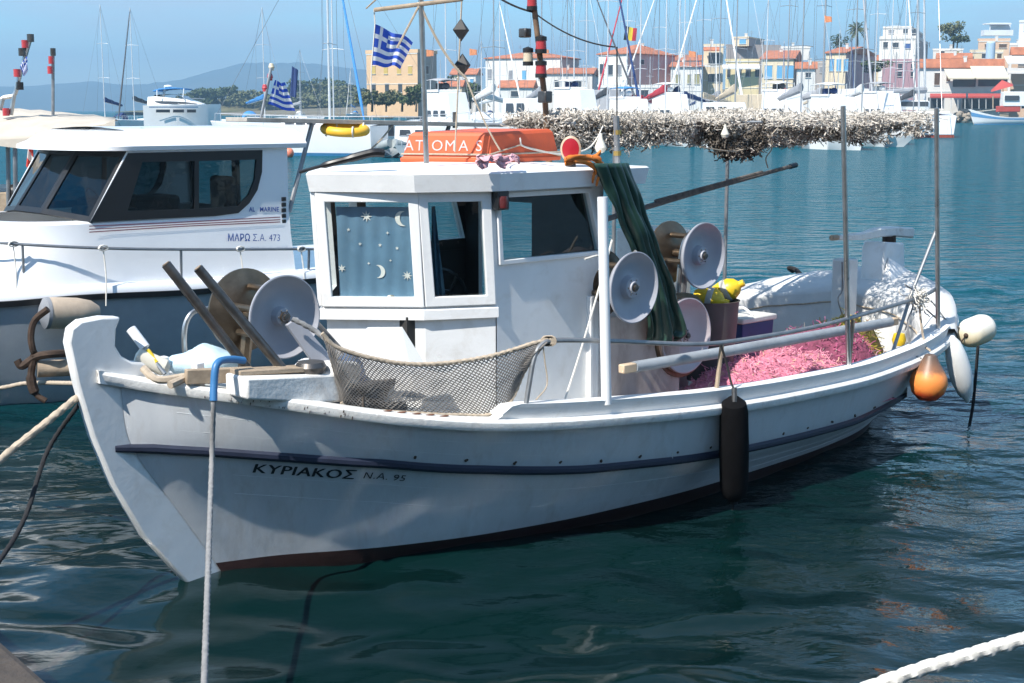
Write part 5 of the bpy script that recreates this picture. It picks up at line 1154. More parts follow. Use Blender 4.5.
# ================================================================== WATER, LAND, MOUNTAINS
wrng = np.random.default_rng(4)
rows = np.concatenate([np.linspace(1.5, 26, 380), 26 * np.exp(np.linspace(0, math.log(9000 / 26), 190)[1:])])
ncol = 360; tt = np.linspace(-1, 1, ncol); edge = np.concatenate([-np.geomspace(30, 1.15, 14), tt, np.geomspace(1.15, 30, 14)]); rows = np.concatenate([[-4000, -900, -200, -60, -20, -6, -1], rows]); ncol = len(edge)
Yg = np.repeat(rows[:, None], ncol, 1); Xg = edge[None, :] * (0.62 * np.maximum(Yg, 0) + 5 + 80 * np.clip((np.abs(edge[None, :]) - 1), 0, 6)); Zg = np.zeros_like(Xg)
dx = 2 * (0.62 * np.abs(rows) + 5) / 360; dy = np.gradient(rows); res = np.maximum(dx, dy)[:, None] + 50 * (np.abs(edge[None, :]) > 1)
for lam, amp, k in [(3.2, .012, 3), (1.9, .010, 4), (1.1, .007, 5), (.7, .0045, 5)]:
    for _ in range(k):
        a = wrng.normal(R(-62), .75); l = lam * wrng.uniform(.75, 1.3); kx, ky = 2 * math.pi / l * math.cos(a), 2 * math.pi / l * math.sin(a)
        f = np.clip((l / (2.6 * res) - 1), 0, 1); Zg += amp * .75 * f * np.sin(kx * Xg + ky * Yg + wrng.uniform(0, 6.28))
me = bpy.data.meshes.new('water'); nr = len(rows)
me.vertices.add(nr * ncol); me.vertices.foreach_set('co', np.stack([Xg, Yg, Zg], -1).reshape(-1).astype(np.float32))
idx = (np.arange(nr - 1)[:, None] * ncol + np.arange(ncol - 1)[None, :]).reshape(-1); q = np.stack([idx, idx + 1, idx + ncol + 1, idx + ncol], -1).reshape(-1)
nf = len(idx); me.loops.add(nf * 4); me.loops.foreach_set('vertex_index', q.astype(np.int32)); me.polygons.add(nf); me.polygons.foreach_set('loop_start', np.arange(0, nf * 4, 4, dtype=np.int32))
me.polygons.foreach_set('use_smooth', np.ones(nf, dtype=bool)); me.update(calc_edges=True)
water = bpy.data.objects.new('water', me); COL.objects.link(water); tag(water, kind='structure')
m = bpy.data.materials.new('sea_water'); m.use_nodes = True; t = m.node_tree; b = t.nodes['Principled BSDF']
b.inputs['Roughness'].default_value = .03; b.inputs['IOR'].default_value = 1.33
tc = N(t, 'ShaderNodeTexCoord'); sp = N(t, 'ShaderNodeSeparateXYZ'); t.links.new(tc.outputs['Object'], sp.inputs[0])
# far off, the ripples too small to see separately spread the gloss
rg_ = N(t, 'ShaderNodeMapRange'); rg_.inputs['From Min'].default_value = 25; rg_.inputs['From Max'].default_value = 200; rg_.inputs['To Min'].default_value = .10; rg_.inputs['To Max'].default_value = .12; t.links.new(sp.outputs[1], rg_.inputs['Value']); t.links.new(rg_.outputs[0], b.inputs['Roughness'])
io_ = N(t, 'ShaderNodeMapRange'); io_.inputs['From Min'].default_value = 14; io_.inputs['From Max'].default_value = 55; io_.inputs['To Min'].default_value = 1.33; io_.inputs['To Max'].default_value = 1.11; t.links.new(sp.outputs[1], io_.inputs['Value']); t.links.new(io_.outputs[0], b.inputs['IOR'])
# green shallows by the quay, bluer open water
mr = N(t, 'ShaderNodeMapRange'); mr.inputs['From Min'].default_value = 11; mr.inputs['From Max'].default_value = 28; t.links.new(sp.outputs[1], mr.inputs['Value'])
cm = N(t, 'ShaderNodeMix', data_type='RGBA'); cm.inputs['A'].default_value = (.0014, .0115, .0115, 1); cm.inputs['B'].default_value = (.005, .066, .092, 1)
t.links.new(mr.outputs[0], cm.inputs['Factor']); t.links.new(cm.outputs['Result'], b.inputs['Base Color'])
def wave(scale, rot, st, amp, det=2, dist=0.0):
    mp = N(t, 'ShaderNodeMapping'); mp.inputs['Rotation'].default_value = (0, 0, R(rot)); mp.inputs['Scale'].default_value = st
    n = N(t, 'ShaderNodeTexNoise', Scale=scale, Detail=det, Roughness=.5, Distortion=dist); t.links.new(tc.outputs['Object'], mp.inputs[0]); t.links.new(mp.outputs[0], n.inputs['Vector'])
    return mth(t, 'MULTIPLY', n.outputs['Fac'], amp)
big = wave(.55, 20, (1, 1.5, 1), .10, 1); mid = wave(1.5, -15, (1, 1.6, 1), .13, 3, .3); sm = wave(5.0, 10, (1, 1.5, 1), .034, 3, .2)
cal = N(t, 'ShaderNodeMapRange'); cal.inputs['From Min'].default_value = 8.0; cal.inputs['From Max'].default_value = 13.0; cal.inputs['To Min'].default_value = .09
t.links.new(mth(t, 'ADD', sp.outputs[1], mth(t, 'MULTIPLY', sp.outputs[0], .8)), cal.inputs['Value'])
cal2 = N(t, 'ShaderNodeMapRange'); cal2.inputs['From Min'].default_value = 8.0; cal2.inputs['From Max'].default_value = 14.0; cal2.inputs['To Min'].default_value = .0; t.links.new(sp.outputs[1], cal2.inputs['Value'])
near_ = wave(1.45, 25, (1, 1.35, 1), .085, 0, .5)
far_k = N(t, 'ShaderNodeMapRange'); far_k.inputs['From Min'].default_value = 13; far_k.inputs['From Max'].default_value = 34; far_k.inputs['To Min'].default_value = 1.0; far_k.inputs['To Max'].default_value = 4.0; t.links.new(sp.outputs[1], far_k.inputs['Value'])
hsum = mth(t, 'ADD', mth(t, 'ADD', mth(t, 'MULTIPLY', big, far_k.outputs[0]), mth(t, 'ADD', mth(t, 'MULTIPLY', mth(t, 'MULTIPLY', mid, far_k.outputs[0]), cal2.outputs[0]), near_)), mth(t, 'MULTIPLY', sm, cal.outputs[0]))
bp_ = N(t, 'ShaderNodeBump', Strength=1.0, Distance=1.0); t.links.new(hsum, bp_.inputs['Height']); t.links.new(bp_.outputs[0], b.inputs['Normal'])
# open water: light scattered back up out of the sea takes over from the mirror reflection
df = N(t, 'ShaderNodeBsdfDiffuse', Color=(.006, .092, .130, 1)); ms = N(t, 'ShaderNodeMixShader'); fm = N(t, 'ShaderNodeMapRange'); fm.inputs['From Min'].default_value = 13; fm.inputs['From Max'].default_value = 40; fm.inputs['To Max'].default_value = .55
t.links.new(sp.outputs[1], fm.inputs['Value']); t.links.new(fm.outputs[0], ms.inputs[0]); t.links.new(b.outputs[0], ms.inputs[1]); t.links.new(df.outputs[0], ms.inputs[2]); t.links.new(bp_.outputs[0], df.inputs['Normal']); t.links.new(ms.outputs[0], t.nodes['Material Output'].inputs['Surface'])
me.materials.append(m)

# foreground quay corner
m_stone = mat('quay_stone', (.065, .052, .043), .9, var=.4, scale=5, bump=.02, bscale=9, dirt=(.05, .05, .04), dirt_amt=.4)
qa, qb = on_level(-6, 632, 1.25), on_level(60, 690, 1.25); dq = (qb - qa).normalized(); nq = V((dq.y, -dq.x, 0))
if nq.y > 0: nq = -nq
e0, e1 = qa - dq * 5, qb + dq * 1.2
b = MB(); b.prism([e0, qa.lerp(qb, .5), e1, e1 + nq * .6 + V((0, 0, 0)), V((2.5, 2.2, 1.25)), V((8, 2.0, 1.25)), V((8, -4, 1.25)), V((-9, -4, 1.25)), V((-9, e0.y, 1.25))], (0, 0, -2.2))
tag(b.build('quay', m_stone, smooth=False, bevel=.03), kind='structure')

# land sheet behind the harbour
shore = [(1600, 122.5), (1300, 122.5), (1024, 122), (960, 121.3), (800, 120), (600, 118.6), (480, 118), (400, 117.3), (300, 116.6), (200, 115.2), (120, 114.6)]
m_land = mat('dry_ground', (.20, .17, .12), .95, var=.35, scale=.05, dirt=(.07, .09, .04), dirt_amt=.5, dirt_scale=.02)
cols_ = []
for i, (x, y) in enumerate(shore):
    p = on_level(x, y, 0); d = V((p.x * .3, p.y, 0)).normalized(); k = 1 if x > 420 else .35
    cols_.append([p + V((0, 0, -1.5)), p + V((0, 0, 1.35)), p + d * 30 + V((0, 0, 1.5)), p + d * 90 + V((0, 0, 1.5 + 3 * k)), p + d * 200 + V((0, 0, 1.5 + 10 * k)), p + d * 500 + V((0, 0, 2 + 14 * k)), p + d * 1500 + V((0, 0, 2 + 12 * k))])
tag(MB().loft(cols_, False).build('ground', m_land, angle=30), kind='structure')
# distant mountains across the gulf
prof = [(-420, 96), (-250, 86), (-120, 90), (-50, 87), (0, 86), (45, 86), (90, 81), (125, 84), (150, 85), (180, 80), (210, 73), (235, 67), (260, 63), (300, 62), (340, 67), (380, 74), (430, 84), (480, 93), (560, 99), (700, 104), (900, 106)]
YM = 6000.0
rings = []
for k in range(160):
    x = -420 + 1320 * k / 159; y = interp(x, [p[0] for p in prof], [p[1] for p in prof]); h = (HORIZON - y) / FPX * YM; row = []
    for j in range(14):
        s = j / 13; X = (x - 512) / FPX * (YM + (s - .6) * 1500); rise = math.sin(min(1, s / .6) * math.pi / 2) if s < .6 else math.cos((s - .6) / .4 * math.pi / 2)
        zz = h * rise * (1 + (.30 * noise.noise(V((x * .03, s * 4, 0))) + .14 * noise.noise(V((x * .11, s * 9, 3)))) * (1 - rise * .75)) + (3 * noise.noise(V((x * .2, 1, 0))) if j == 8 else 0); row.append(V((X, YM + (s - .6) * 1500, max(-5, zz) - 2)))
    rings.append(row)
tag(MB().loft(rings, False).build('mountains', mat('mountain_scrub', (.06, .07, .05), .95, var=.4, scale=.004, dirt=(.16, .14, .11), dirt_amt=.3, dirt_scale=.002), angle=180), kind='structure')
# wooded low hill on the left shore
YH = 900.0
rings = []
hp = [(120, 112), (185, 108), (200, 101), (225, 99), (260, 96), (290, 93), (330, 91), (370, 93), (430, 95), (520, 103), (580, 110)]
for k in range(60):
    x = 120 + 460 * k / 59; h = max(.5, (HORIZON - interp(x, [p[0] for p in hp], [p[1] for p in hp])) / FPX * YH + 3)
    rings.append([V(((x - 512) / FPX * (YH + dy_), YH + dy_, 1.6 + (h - 1.6) * f + .6 * noise.noise(V((k * .3, f * 3, 0))))) for dy_, f in ((-60, 0), (-40, .35), (-20, .8), (0, 1), (60, .9), (200, .2))])
tag(MB().loft(rings, False).build('hill', mat('hill_scrub', (.14, .125, .06), .95, var=.45, scale=.06, dirt=(.05, .065, .025), dirt_amt=.6, dirt_scale=.05), angle=180), kind='structure')

# ------------------------------------------------------------------ trees
m_leaf = mat('pine_foliage', (.060, .085, .028), .9, var=.5, scale=.5); m_leaf2 = mat('olive_foliage', (.115, .125, .055), .9, var=.5, scale=.5); m_bark = mat('bark', (.12, .09, .06), .95, var=.3)
def crown(mb, c, rx, rz, n, s, rd, lobes=7):
    cs = [(c + V((rd.gauss(0, .45) * rx, rd.gauss(0, .45) * rx, rd.uniform(-.35, .6) * rz)), rd.uniform(.35, .6)) for _ in range(lobes)]
    for _ in range(n):
        cc, k = rd.choice(cs); d = V((rd.gauss(0, 1), rd.gauss(0, 1), rd.gauss(0, 1))).normalized(); p = cc + V((d.x * rx, d.y * rx, d.z * rz * .8)) * k * rd.uniform(.6, 1.0)
        a = V((rd.gauss(0, 1), rd.gauss(0, 1), rd.gauss(0, 1))).normalized(); bq = a.orthogonal().normalized(); ss = s * rd.uniform(.6, 1.4)
        mb.add([p + a * ss, p + bq * ss * .7, p - a * ss, p - bq * ss * .7], [(0, 1, 2, 3)])
def tree(px, ybase, Y, w, h, m, lab, seed, group):
    rd = random.Random(seed); p = at(px, ybase, Y); tr = thing('tree', lab, 'tree', p, group)
    b = MB(); b.tube([p - V((0, 0, 1)), p + V((.03 * h, 0, h * .35)), p + V((0, 0, h * .6))], [w * .06, w * .05, w * .03], 6)
    for k in range(4): t = k * 1.6 + seed; b.tube([p + V((0, 0, h * .35)), p + V((math.cos(t) * w * .25, math.sin(t) * w * .25, h * .65))], [w * .03, w * .012], 5)
    b.build('trunk', m_bark, tr)
    b = MB(); crown(b, p + V((0, 0, h * .52)), w * .72, h * .55, 700, w * .075, rd, 9); b.build('crown', m, tr, smooth=False, fix=False)
kinds_ = ['dark rounded pine', 'low olive tree', 'tall dark tree', 'bushy pale green tree']
tl_ = [(188, 108, 880, 10, 9, 1), (201, 108, 860, 13, 11, 2), (212, 109, 870, 9, 12, 0), (222, 108, 865, 11, 14, 2), (233, 108, 870, 10, 11, 3), (243, 108, 860, 14, 11, 1), (255, 107, 880, 12, 9, 0), (262, 108, 850, 10, 8, 3), (292, 105, 870, 12, 13, 2), (301, 103, 880, 13, 12, 0), (310, 102, 875, 14, 13, 2), (318, 103, 860, 12, 12, 3), (327, 101, 885, 13, 13, 0), (336, 104, 870, 12, 12, 1), (345, 104, 860, 14, 11, 3), (352, 106, 850, 11, 10, 1), (300, 109, 840, 14, 9, 1), (318, 110, 835, 15, 9, 3), (336, 110, 830, 15, 8, 1), (280, 109, 845, 14, 8, 3), (362, 108, 840, 12, 11, 0), (372, 108, 380, 6, 5, 3), (386, 108, 378, 5, 4, 1), (402, 108, 382, 6, 5, 3), (416, 108, 376, 5, 6, 0), (430, 106, 560, 8, 9, 3), (440, 107, 560, 9, 8, 1), (462, 105, 470, 7, 9, 0), (470, 106, 470, 8, 8, 2)]
places = ['at the left end of the wooded shore', 'beside the small cabin boat', 'next to the motor yacht end of the wood', 'rising highest at the left of the wood', 'in the gap left of the striped pole flag', 'low on the shore left of the small flag', 'behind the small striped flag', 'right behind the lamp pole', 'left on the hill crest', 'near the left of the hill crest', 'on top of the hill crest', 'left of the tall white mast', 'just right of the hill top', 'behind the tall white mast', 'right of the tall white mast', 'right of the furled navy sail', 'low on the front slope at its left', 'low on the front slope in its middle', 'low on the front slope by the blue furled jib', 'on the front slope beside the small flag', 'behind the blue furled jib', 'under the left edge of the peach building', 'under the striped flag before the peach building', 'in the middle of the peach building front', 'at the right corner of the peach building', 'right of the peach building', 'at the foot of the peach building', 'below the day shapes', 'between the white houses and the day shapes']
for i, (px, yb, Y, w, h, k) in enumerate(tl_): tree(px, yb, Y, w, h, m_leaf if k in (0, 2) else m_leaf2, f'{kinds_[k]} {places[i]}', 20 + i, 'trees on the far shore')
# palm and small trees in the town
def palm(px, ytop, ybase, Y, lab):
    p = at(px, ybase, Y); tp = at(px, ytop, Y); tr = thing('palm_tree', lab, 'palm tree', p); rd = random.Random(3)
    b = MB(); b.tube([p, p.lerp(tp, .5) + V((.2, 0, 0)), tp], [.35, .28, .26], 7); b.build('trunk', m_bark, tr)
    b = MB()
    for k in range(46):
        az = rd.uniform(0, 6.28); el = rd.uniform(-.5, 1.3); Lf = rd.uniform(2.6, 3.6); d = V((math.cos(az) * math.cos(el), math.sin(az) * math.cos(el), math.sin(el))); pts = [tp + d * (Lf * s) - V((0, 0, 1.5 * s * s * (1.1 - .5 * el))) for s in (0, .3, .6, .85, 1)]
        sd_ = d.cross(V((0, 0, 1))).normalized() if abs(d.z) < .99 else V((1, 0, 0))
        for s in range(4):
            for g in (-1, 1):
                for q_ in (.25, .75): a = pts[s].lerp(pts[s + 1], q_); b.add([a, a + sd_ * g * .55 - V((0, 0, .35)) + (pts[s + 1] - pts[s]) * .5, a + (pts[s + 1] - pts[s]) * .45], [(0, 1, 2)])
    b.build('crown', mat('palm_fronds', (.085, .10, .035), .8, var=.4, scale=.6), tr, smooth=False, fix=False)
palm(857, 29, 52, 440, 'palm tree standing tall above the cream house with blue shutters')
tree(837, 50, 450, 3, 5, m_leaf, 'small dark cypress top behind the tiled roof left of the palm', 71, 'small trees among the houses')
tree(953, 46, 480, 6, 8, m_leaf2, 'thin feathery tree on the skyline right of the white stepped building', 72, 'small trees among the houses')
tree(957, 46, 478, 4, 4, m_leaf, 'small dark bush beside the feathery skyline tree', 73, 'small trees among the houses')
tree(872, 75, 360, 4, 3.5, m_leaf, 'dark green bush in front of the mauve building', 74, 'small trees among the houses')

# ------------------------------------------------------------------ town
m_tile = mat('roof_tiles', (.46, .17, .09), .85, var=.3, scale=.8, bump=.05, bscale=2.2, dirt=(.28, .12, .08), dirt_amt=.3, dirt_scale=.3)
def wallmat(name, c): return mat(name, c, .9, var=.08, scale=.3, dirt=tuple(x * .7 for x in c), dirt_amt=.2, dirt_scale=.25)
WM = {k: wallmat(k + '_render', c) for k, c in dict(white=(.68, .66, .62), cream=(.66, .56, .40), yellow=(.66, .55, .33), peach=(.62, .42, .25), pink=(.55, .34, .33), mauve=(.42, .26, .29), grey=(.38, .35, .33), shade_brown=(.36, .30, .25), bluewhite=(.64, .68, .72), orange=(.60, .42, .30)).items()}
m_pane = mat('dark_window', (.05, .06, .075), .15, var=.3, scale=.5)
SH = {k: mat(k + '_shutter', c, .6, var=.1) for k, c in dict(blue=(.12, .34, .55), olive=(.30, .28, .14), brown=(.10, .065, .045), yellow=(.50, .36, .10), white=(.6, .6, .58), navy=(.04, .10, .28), grey=(.25, .26, .28)).items()}
def house_(name, lab, x0, xc, x1, ytop, Y, wall, roof=None, ridge=0, wins=(), swins=(), side=None, a=22, overhang=.5, depth=11, flatpar=.5, ybase=None, group='houses along the far quay', cat='house'):
    a = R(a); zb = 1.0 if ybase is None else at(xc, ybase, Y).z; zt = at(xc, ytop, Y).z; C = at(xc, 110, Y); C.z = 0
    dL, dR = V((-math.cos(a), math.sin(a), 0)), V((math.sin(a), math.cos(a), 0))
    def solve(d, px):
        k = (px - 512) / FPX; den = d.x - k * d.y
        return max(.5, (k * C.y - C.x) / den) if abs(den) > 1e-5 else depth
    w = solve(dL, x0); dp = solve(dR, x1) if x1 > xc + 1 else depth
    dp = min(dp, 45); h = thing(name, lab, cat, C + V((0, 0, zb)), group)
    P = [C, C + dL * w, C + dL * w + dR * dp, C + dR * dp]
    b = MB(); b.cur = 0
    if side is not None:  # side and back walls take a darker colour: shade painted into them
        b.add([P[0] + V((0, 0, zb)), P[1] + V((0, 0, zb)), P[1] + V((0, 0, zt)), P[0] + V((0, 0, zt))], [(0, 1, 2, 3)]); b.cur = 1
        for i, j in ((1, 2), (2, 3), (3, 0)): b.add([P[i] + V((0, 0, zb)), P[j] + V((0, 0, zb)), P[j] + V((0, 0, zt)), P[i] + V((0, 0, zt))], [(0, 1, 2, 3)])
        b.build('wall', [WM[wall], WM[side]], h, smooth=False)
    else:
        b.prism([p + V((0, 0, zb)) for p in P], (0, 0, zt - zb)); b.build('wall', WM[wall], h, smooth=False)
    zr = zt + ridge * Y / FPX
    if roof:
        E = [P[0] - dL * overhang - dR * overhang, P[1] + dL * overhang - dR * overhang, P[2] + dL * overhang + dR * overhang, P[3] - dL * overhang + dR * overhang]; E = [p + V((0, 0, zt)) for p in E]
        m0, m1 = (E[0] + E[3]) / 2, (E[1] + E[2]) / 2
        if roof == 'hip':
            k = min(.42, dp / (2 * max(w, .1))); r0, r1 = m0.lerp(m1, k), m0.lerp(m1, 1 - k)
        else: r0, r1 = m0, m1
        r0.z = r1.z = zr; b = MB(); U = [p - V((0, 0, .25)) for p in E]
        b.add([*E, r0, r1, *U], [(0, 1, 5, 4), (1, 2, 5), (2, 3, 4, 5), (3, 0, 4), (0, 6, 7, 1), (1, 7, 8, 2), (2, 8, 9, 3), (3, 9, 6, 0), (6, 9, 8, 7)]); b.build('roof', m_tile, h, smooth=False)
    else:
        b = MB(); cx = sum(P, V()) / 4; o = [p + (p - cx).normalized() * .25 for p in P]; i_ = [p.lerp(cx, .05) for p in P]
        b.loft([[p + V((0, 0, zt - .2)) for p in o], [p + V((0, 0, zt + flatpar)) for p in o], [p + V((0, 0, zt + flatpar)) for p in i_], [p + V((0, 0, zt + .05)) for p in i_]], True, True); b.build('roof', WM[wall] , h, smooth=False)
    rq = random.Random(int(x0 * 13 + ytop))
    if roof or rq.random() < .6:
        cpos = P[0].lerp(P[1], rq.uniform(.2, .8)).lerp(P[3].lerp(P[2], .5), rq.uniform(.3, .6)); zc = zt + (ridge * Y / FPX) * .6
        b = MB(); b.box(cpos + V((0, 0, zc + .5)), (.7, .7, 1.6)); b.box(cpos + V((0, 0, zc + 1.35)), (.9, .9, .15)); b.build('chimney', WM['white'], h, smooth=False)
    if rq.random() < .6:
        cpos = P[0].lerp(P[1], rq.uniform(.2, .8)) + dR * dp * .4; b = MB(); b.tube([cpos + V((0, 0, zt)), cpos + V((0, 0, zr + 2.2))], .04, 4)
        for q_ in range(4): b.tube([cpos + V((-.5, 0, zr + 1.2 + .25 * q_)), cpos + V((.5, 0, zr + 1.2 + .25 * q_))], .025, 3)
        b.build('aerial', m_steel, h)
    b = MB(); b.bar(P[0] - dR * .06 + V((0, 0, zt - .35)), P[1] - dR * .06 + V((0, 0, zt - .35)), .14, .22); b.build('cornice', WM['white'], h, smooth=False)
    if (zt - zb) > 6.5 and w > 5: b = MB(); b.bar(P[0] - dR * .05 + V((0, 0, (zt + zb) / 2 + .3)), P[1] - dR * .05 + V((0, 0, (zt + zb) / 2 + .3)), .10, .16); b.build('string_course', WM['white'], h, smooth=False)
    def face(base, d, nrm, items):
        for it in items:
            px, py, pw, ph, sh = it[:5]; k = (px - 512) / FPX; den = d.x - k * d.y; s = (k * base.y - base.x) / den; q0 = base + d * s
            sc = q0.y / FPX; wz = at(px, py, q0.y).z; ww = pw * sc / max(.35, abs(d.x)); hh = ph * sc; up_ = V((0, 0, hh / 2)); c = V((q0.x, q0.y, wz)) + nrm * .04
            b = MB(); b.bar(c - d * ww / 2, c + d * ww / 2, .12, hh); f = b.build('window' if len(it) < 6 else it[5], m_pane if sh is None else SH[sh], h, smooth=False)
            b = MB(); b.bar(c - d * (ww / 2 + .1) - up_ + nrm * .06, c + d * (ww / 2 + .1) - up_ + nrm * .06, .25, .12); b.bar(c - d * (ww / 2 + .1) + up_ + nrm * .04, c + d * (ww / 2 + .1) + up_ + nrm * .04, .2, .1); b.build('frame', WM['white'], f, smooth=False)
    face(C, dL, -dR, wins); face(C, dR, -dL, swins); return h, C, dL, dR, zt, w, dp
def awn(h, pts, Y, out, m, nm='awning'):
    """sloping canvas awning: top edge (x0,x1,y) to bottom y, reaching out towards the water"""
    x0, x1, yt, yb = pts; b = MB(); A, Bq = at(x0, yt, Y), at(x1, yt, Y); C = at(x1, yb, Y) - V((0, out, 0)); D = at(x0, yb, Y) - V((0, out, 0))
    b.add([A, Bq, C, D, A - V((0, 0, .1)), Bq - V((0, 0, .1)), C - V((0, 0, .35)), D - V((0, 0, .35))], [(0, 1, 2, 3), (7, 6, 5, 4), (3, 2, 6, 7), (0, 3, 7, 4), (1, 5, 6, 2)]); b.build(nm, m, h, smooth=False)
m_awn = mat('cream_awning_cloth', (.62, .56, .42), .9, var=.08, scale=.4); m_awnr = mat('red_awning_cloth', (.42, .07, .06), .9, var=.15, scale=.4)
H = {}
house_('mansion', 'tall peach three storey building behind the large striped flag', 369, 418, 438, 52, 400, 'peach', None, 0, [(376, 70, 4, 8, 'yellow'), (388, 70, 4, 8, 'yellow'), (401, 70, 4, 8, 'yellow'), (412, 70, 4, 8, 'yellow'), (376, 88, 4, 9, None), (389, 88, 4, 9, None), (402, 88, 4, 9, None)], [(428, 70, 3, 8, 'brown')], side='shade_brown', a=28, flatpar=.8)
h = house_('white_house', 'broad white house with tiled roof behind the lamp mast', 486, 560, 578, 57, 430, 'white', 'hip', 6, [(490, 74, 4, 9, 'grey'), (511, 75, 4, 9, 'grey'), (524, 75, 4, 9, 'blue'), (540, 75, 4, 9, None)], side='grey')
house_('tiled_shed', 'low shed with orange tiled roof in front of the broad white house', 500, 532, 536, 87, 380, 'white', 'gable', 7, [(515, 94, 8, 6, None)], a=8)
house_('low_house', 'low white house with long tiled roof left of the crossed masts', 545, 592, 597, 73, 400, 'white', 'gable', 7, [(556, 84, 4, 8, None), (566, 84, 4, 8, 'grey'), (578, 84, 4, 8, None)], a=6)
house_('white_villa', 'white villa with hipped tile roof and side painted pink grey for shade below the tricolour flag', 597, 627, 672, 53, 380, 'white', 'hip', 10, [(600.5, 69, 4, 10, None), (609, 70, 4, 10, None), (617.5, 70, 4, 10, 'grey')], [(640, 62, 3, 5, None)], side='pink', a=40)
house_('shop_row', 'low white quay building with dark openings under the villa', 597, 660, 664, 86, 350, 'white', None, 0, [(608, 93, 7, 7, None), (620, 93, 7, 7, None), (640, 94, 12, 8, None)], a=4, flatpar=.3)
house_('olive_house', 'white house with tiled roof and olive shutters', 668, 701, 704, 66, 370, 'white', 'gable', 7, [(675, 79, 4, 9, 'olive'), (686, 79, 3, 9, 'olive'), (694, 79, 4.5, 10, 'olive')], a=8)
h = house_('balcony_house', 'narrow white house with a balcony and small tiled canopy', 700, 722, 724, 45, 375, 'cream', None, 0, [(711, 58, 12, 11, None), (711, 78, 12, 8, None)], a=6, flatpar=.3)
b = MB(); b.box(at(711, 66.5, 373.2), (4.3, 1.4, .25)); b.box(at(711, 64, 372.6), (4.2, .06, .1)); 
for k in range(12): b.box(at(703.5 + 1.35 * k, 65.3, 372.6), (.05, .05, .7))
b.build('balcony', WM['white'], h[0], smooth=False); awn(h[0], (703, 720, 47, 50), 374, 1.2, m_tile, 'canopy')
house_('concrete_block', 'bare grey concrete block with a cream box room on its roof', 722, 726, 775, 45, 410, 'grey', None, 0, [], [], a=76, flatpar=.2)
house_('roof_room', 'cream box room with one blue window on top of the concrete block', 729, 747, 759, 37, 408, 'cream', None, 0, [(738, 41.5, 6, 5, 'blue')], side='grey', a=24, flatpar=.15, ybase=46)
h = house_('yellow_shop', 'yellow shop building with white fascia next to the blue shuttered house', 722, 758, 760, 60, 365, 'yellow', None, 0, [(725, 73, 3, 9, None), (735, 73, 5, 8, None), (744, 73, 5, 8, None), (753, 73, 4, 8, None)], a=6, flatpar=.3)
awn(h[0], (722, 759, 64, 68), 364, 1.5, WM['white'], 'fascia')
house_('blue_shutter_house', 'cream house with three pairs of blue shutters and tiled roof', 757, 792, 808, 58, 362, 'cream', 'gable', 11, [(764, 72, 7, 13, 'blue'), (775, 72, 5, 13, 'blue'), (784.5, 72, 8, 13, 'blue')], [], side='shade_brown', a=14)
house_('tiled_annex', 'small annex with tiled roof between the two blue shuttered houses', 792, 814, 817, 68, 355, 'white', 'gable', 6, [(803, 75, 5, 5, None)], a=6)
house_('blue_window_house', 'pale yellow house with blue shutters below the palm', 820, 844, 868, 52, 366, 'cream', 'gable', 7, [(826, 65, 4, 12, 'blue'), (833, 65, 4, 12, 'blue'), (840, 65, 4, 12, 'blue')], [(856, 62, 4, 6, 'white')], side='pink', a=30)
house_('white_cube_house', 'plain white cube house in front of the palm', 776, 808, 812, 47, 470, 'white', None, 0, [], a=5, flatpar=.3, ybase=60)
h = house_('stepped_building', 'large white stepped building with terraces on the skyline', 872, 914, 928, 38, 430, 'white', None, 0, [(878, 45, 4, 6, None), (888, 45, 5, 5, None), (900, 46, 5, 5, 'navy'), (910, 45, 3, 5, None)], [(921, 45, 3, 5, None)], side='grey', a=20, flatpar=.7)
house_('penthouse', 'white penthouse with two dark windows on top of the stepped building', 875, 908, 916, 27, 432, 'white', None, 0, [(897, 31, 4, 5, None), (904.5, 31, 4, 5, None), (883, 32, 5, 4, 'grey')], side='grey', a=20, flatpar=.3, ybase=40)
house_('mauve_building', 'mauve flat roofed building below the stepped white one', 876, 930, 936, 60, 385, 'mauve', None, 0, [(893, 66, 4, 5, None), (906, 66, 4, 5, None), (919, 66, 4, 5, None), (893, 74, 4, 5, None), (906, 74, 4, 5, None)], a=8, flatpar=.3)
h = house_('taverna', 'long white taverna with tiled roof and two cream awnings', 912, 1000, 1003, 67, 345, 'white', 'gable', 8, [(930, 79, 5, 12, 'brown'), (941, 77, 3.5, 9, 'brown'), (957, 83, 22, 8, None), (985, 82, 28, 9, None)], a=4)
awn(h[0], (944, 971, 69, 78), 344, 3.5, m_awn); awn(h[0], (970, 1004, 66, 78), 344, 3.5, m_awn)
house_('orange_terrace_house', 'pale orange flat roofed house under the white corner house', 969, 1006, 1013, 40, 420, 'orange', None, 0, [(979, 46, 7, 4, 'brown'), (993, 46, 7, 4, 'brown')], a=10, flatpar=.5)
h = house_('corner_white_house', 'bluish white house with blue window on the skyline at the right edge', 1008, 1024, 1060, 21, 425, 'bluewhite', None, 0, [(1016, 27, 5, 7, 'blue')], [(1034, 28, 4, 6, 'blue')], a=40, flatpar=.3)
b = MB(); b.box(at(997, 24, 425), (7.5, 3, .35)); b.box(at(997, 33, 425), (8.5, 3, 1.6)); b.box(at(990, 28, 424), (.2, .2, 3)); b.box(at(1000, 28, 426.5), (6, .3, 3)); b.build('terrace', WM['bluewhite'], h[0], smooth=False)
h = house_('balcony_building', 'house with tiled roof and white balcony at the right edge', 1003, 1060, 1064, 54, 350, 'orange', 'gable', 7, [(1012, 63, 6, 6, None), (1030, 63, 6, 6, None)], a=4)
b = MB(); b.box(at(1022, 73, 347), (10, 2.4, .4)); b.box(at(1022, 70, 346), (10, .1, 1.0)); b.build('balcony', WM['white'], h[0], smooth=False); awn(h[0], (1004, 1040, 56, 63), 348.5, 2.5, WM['white'])
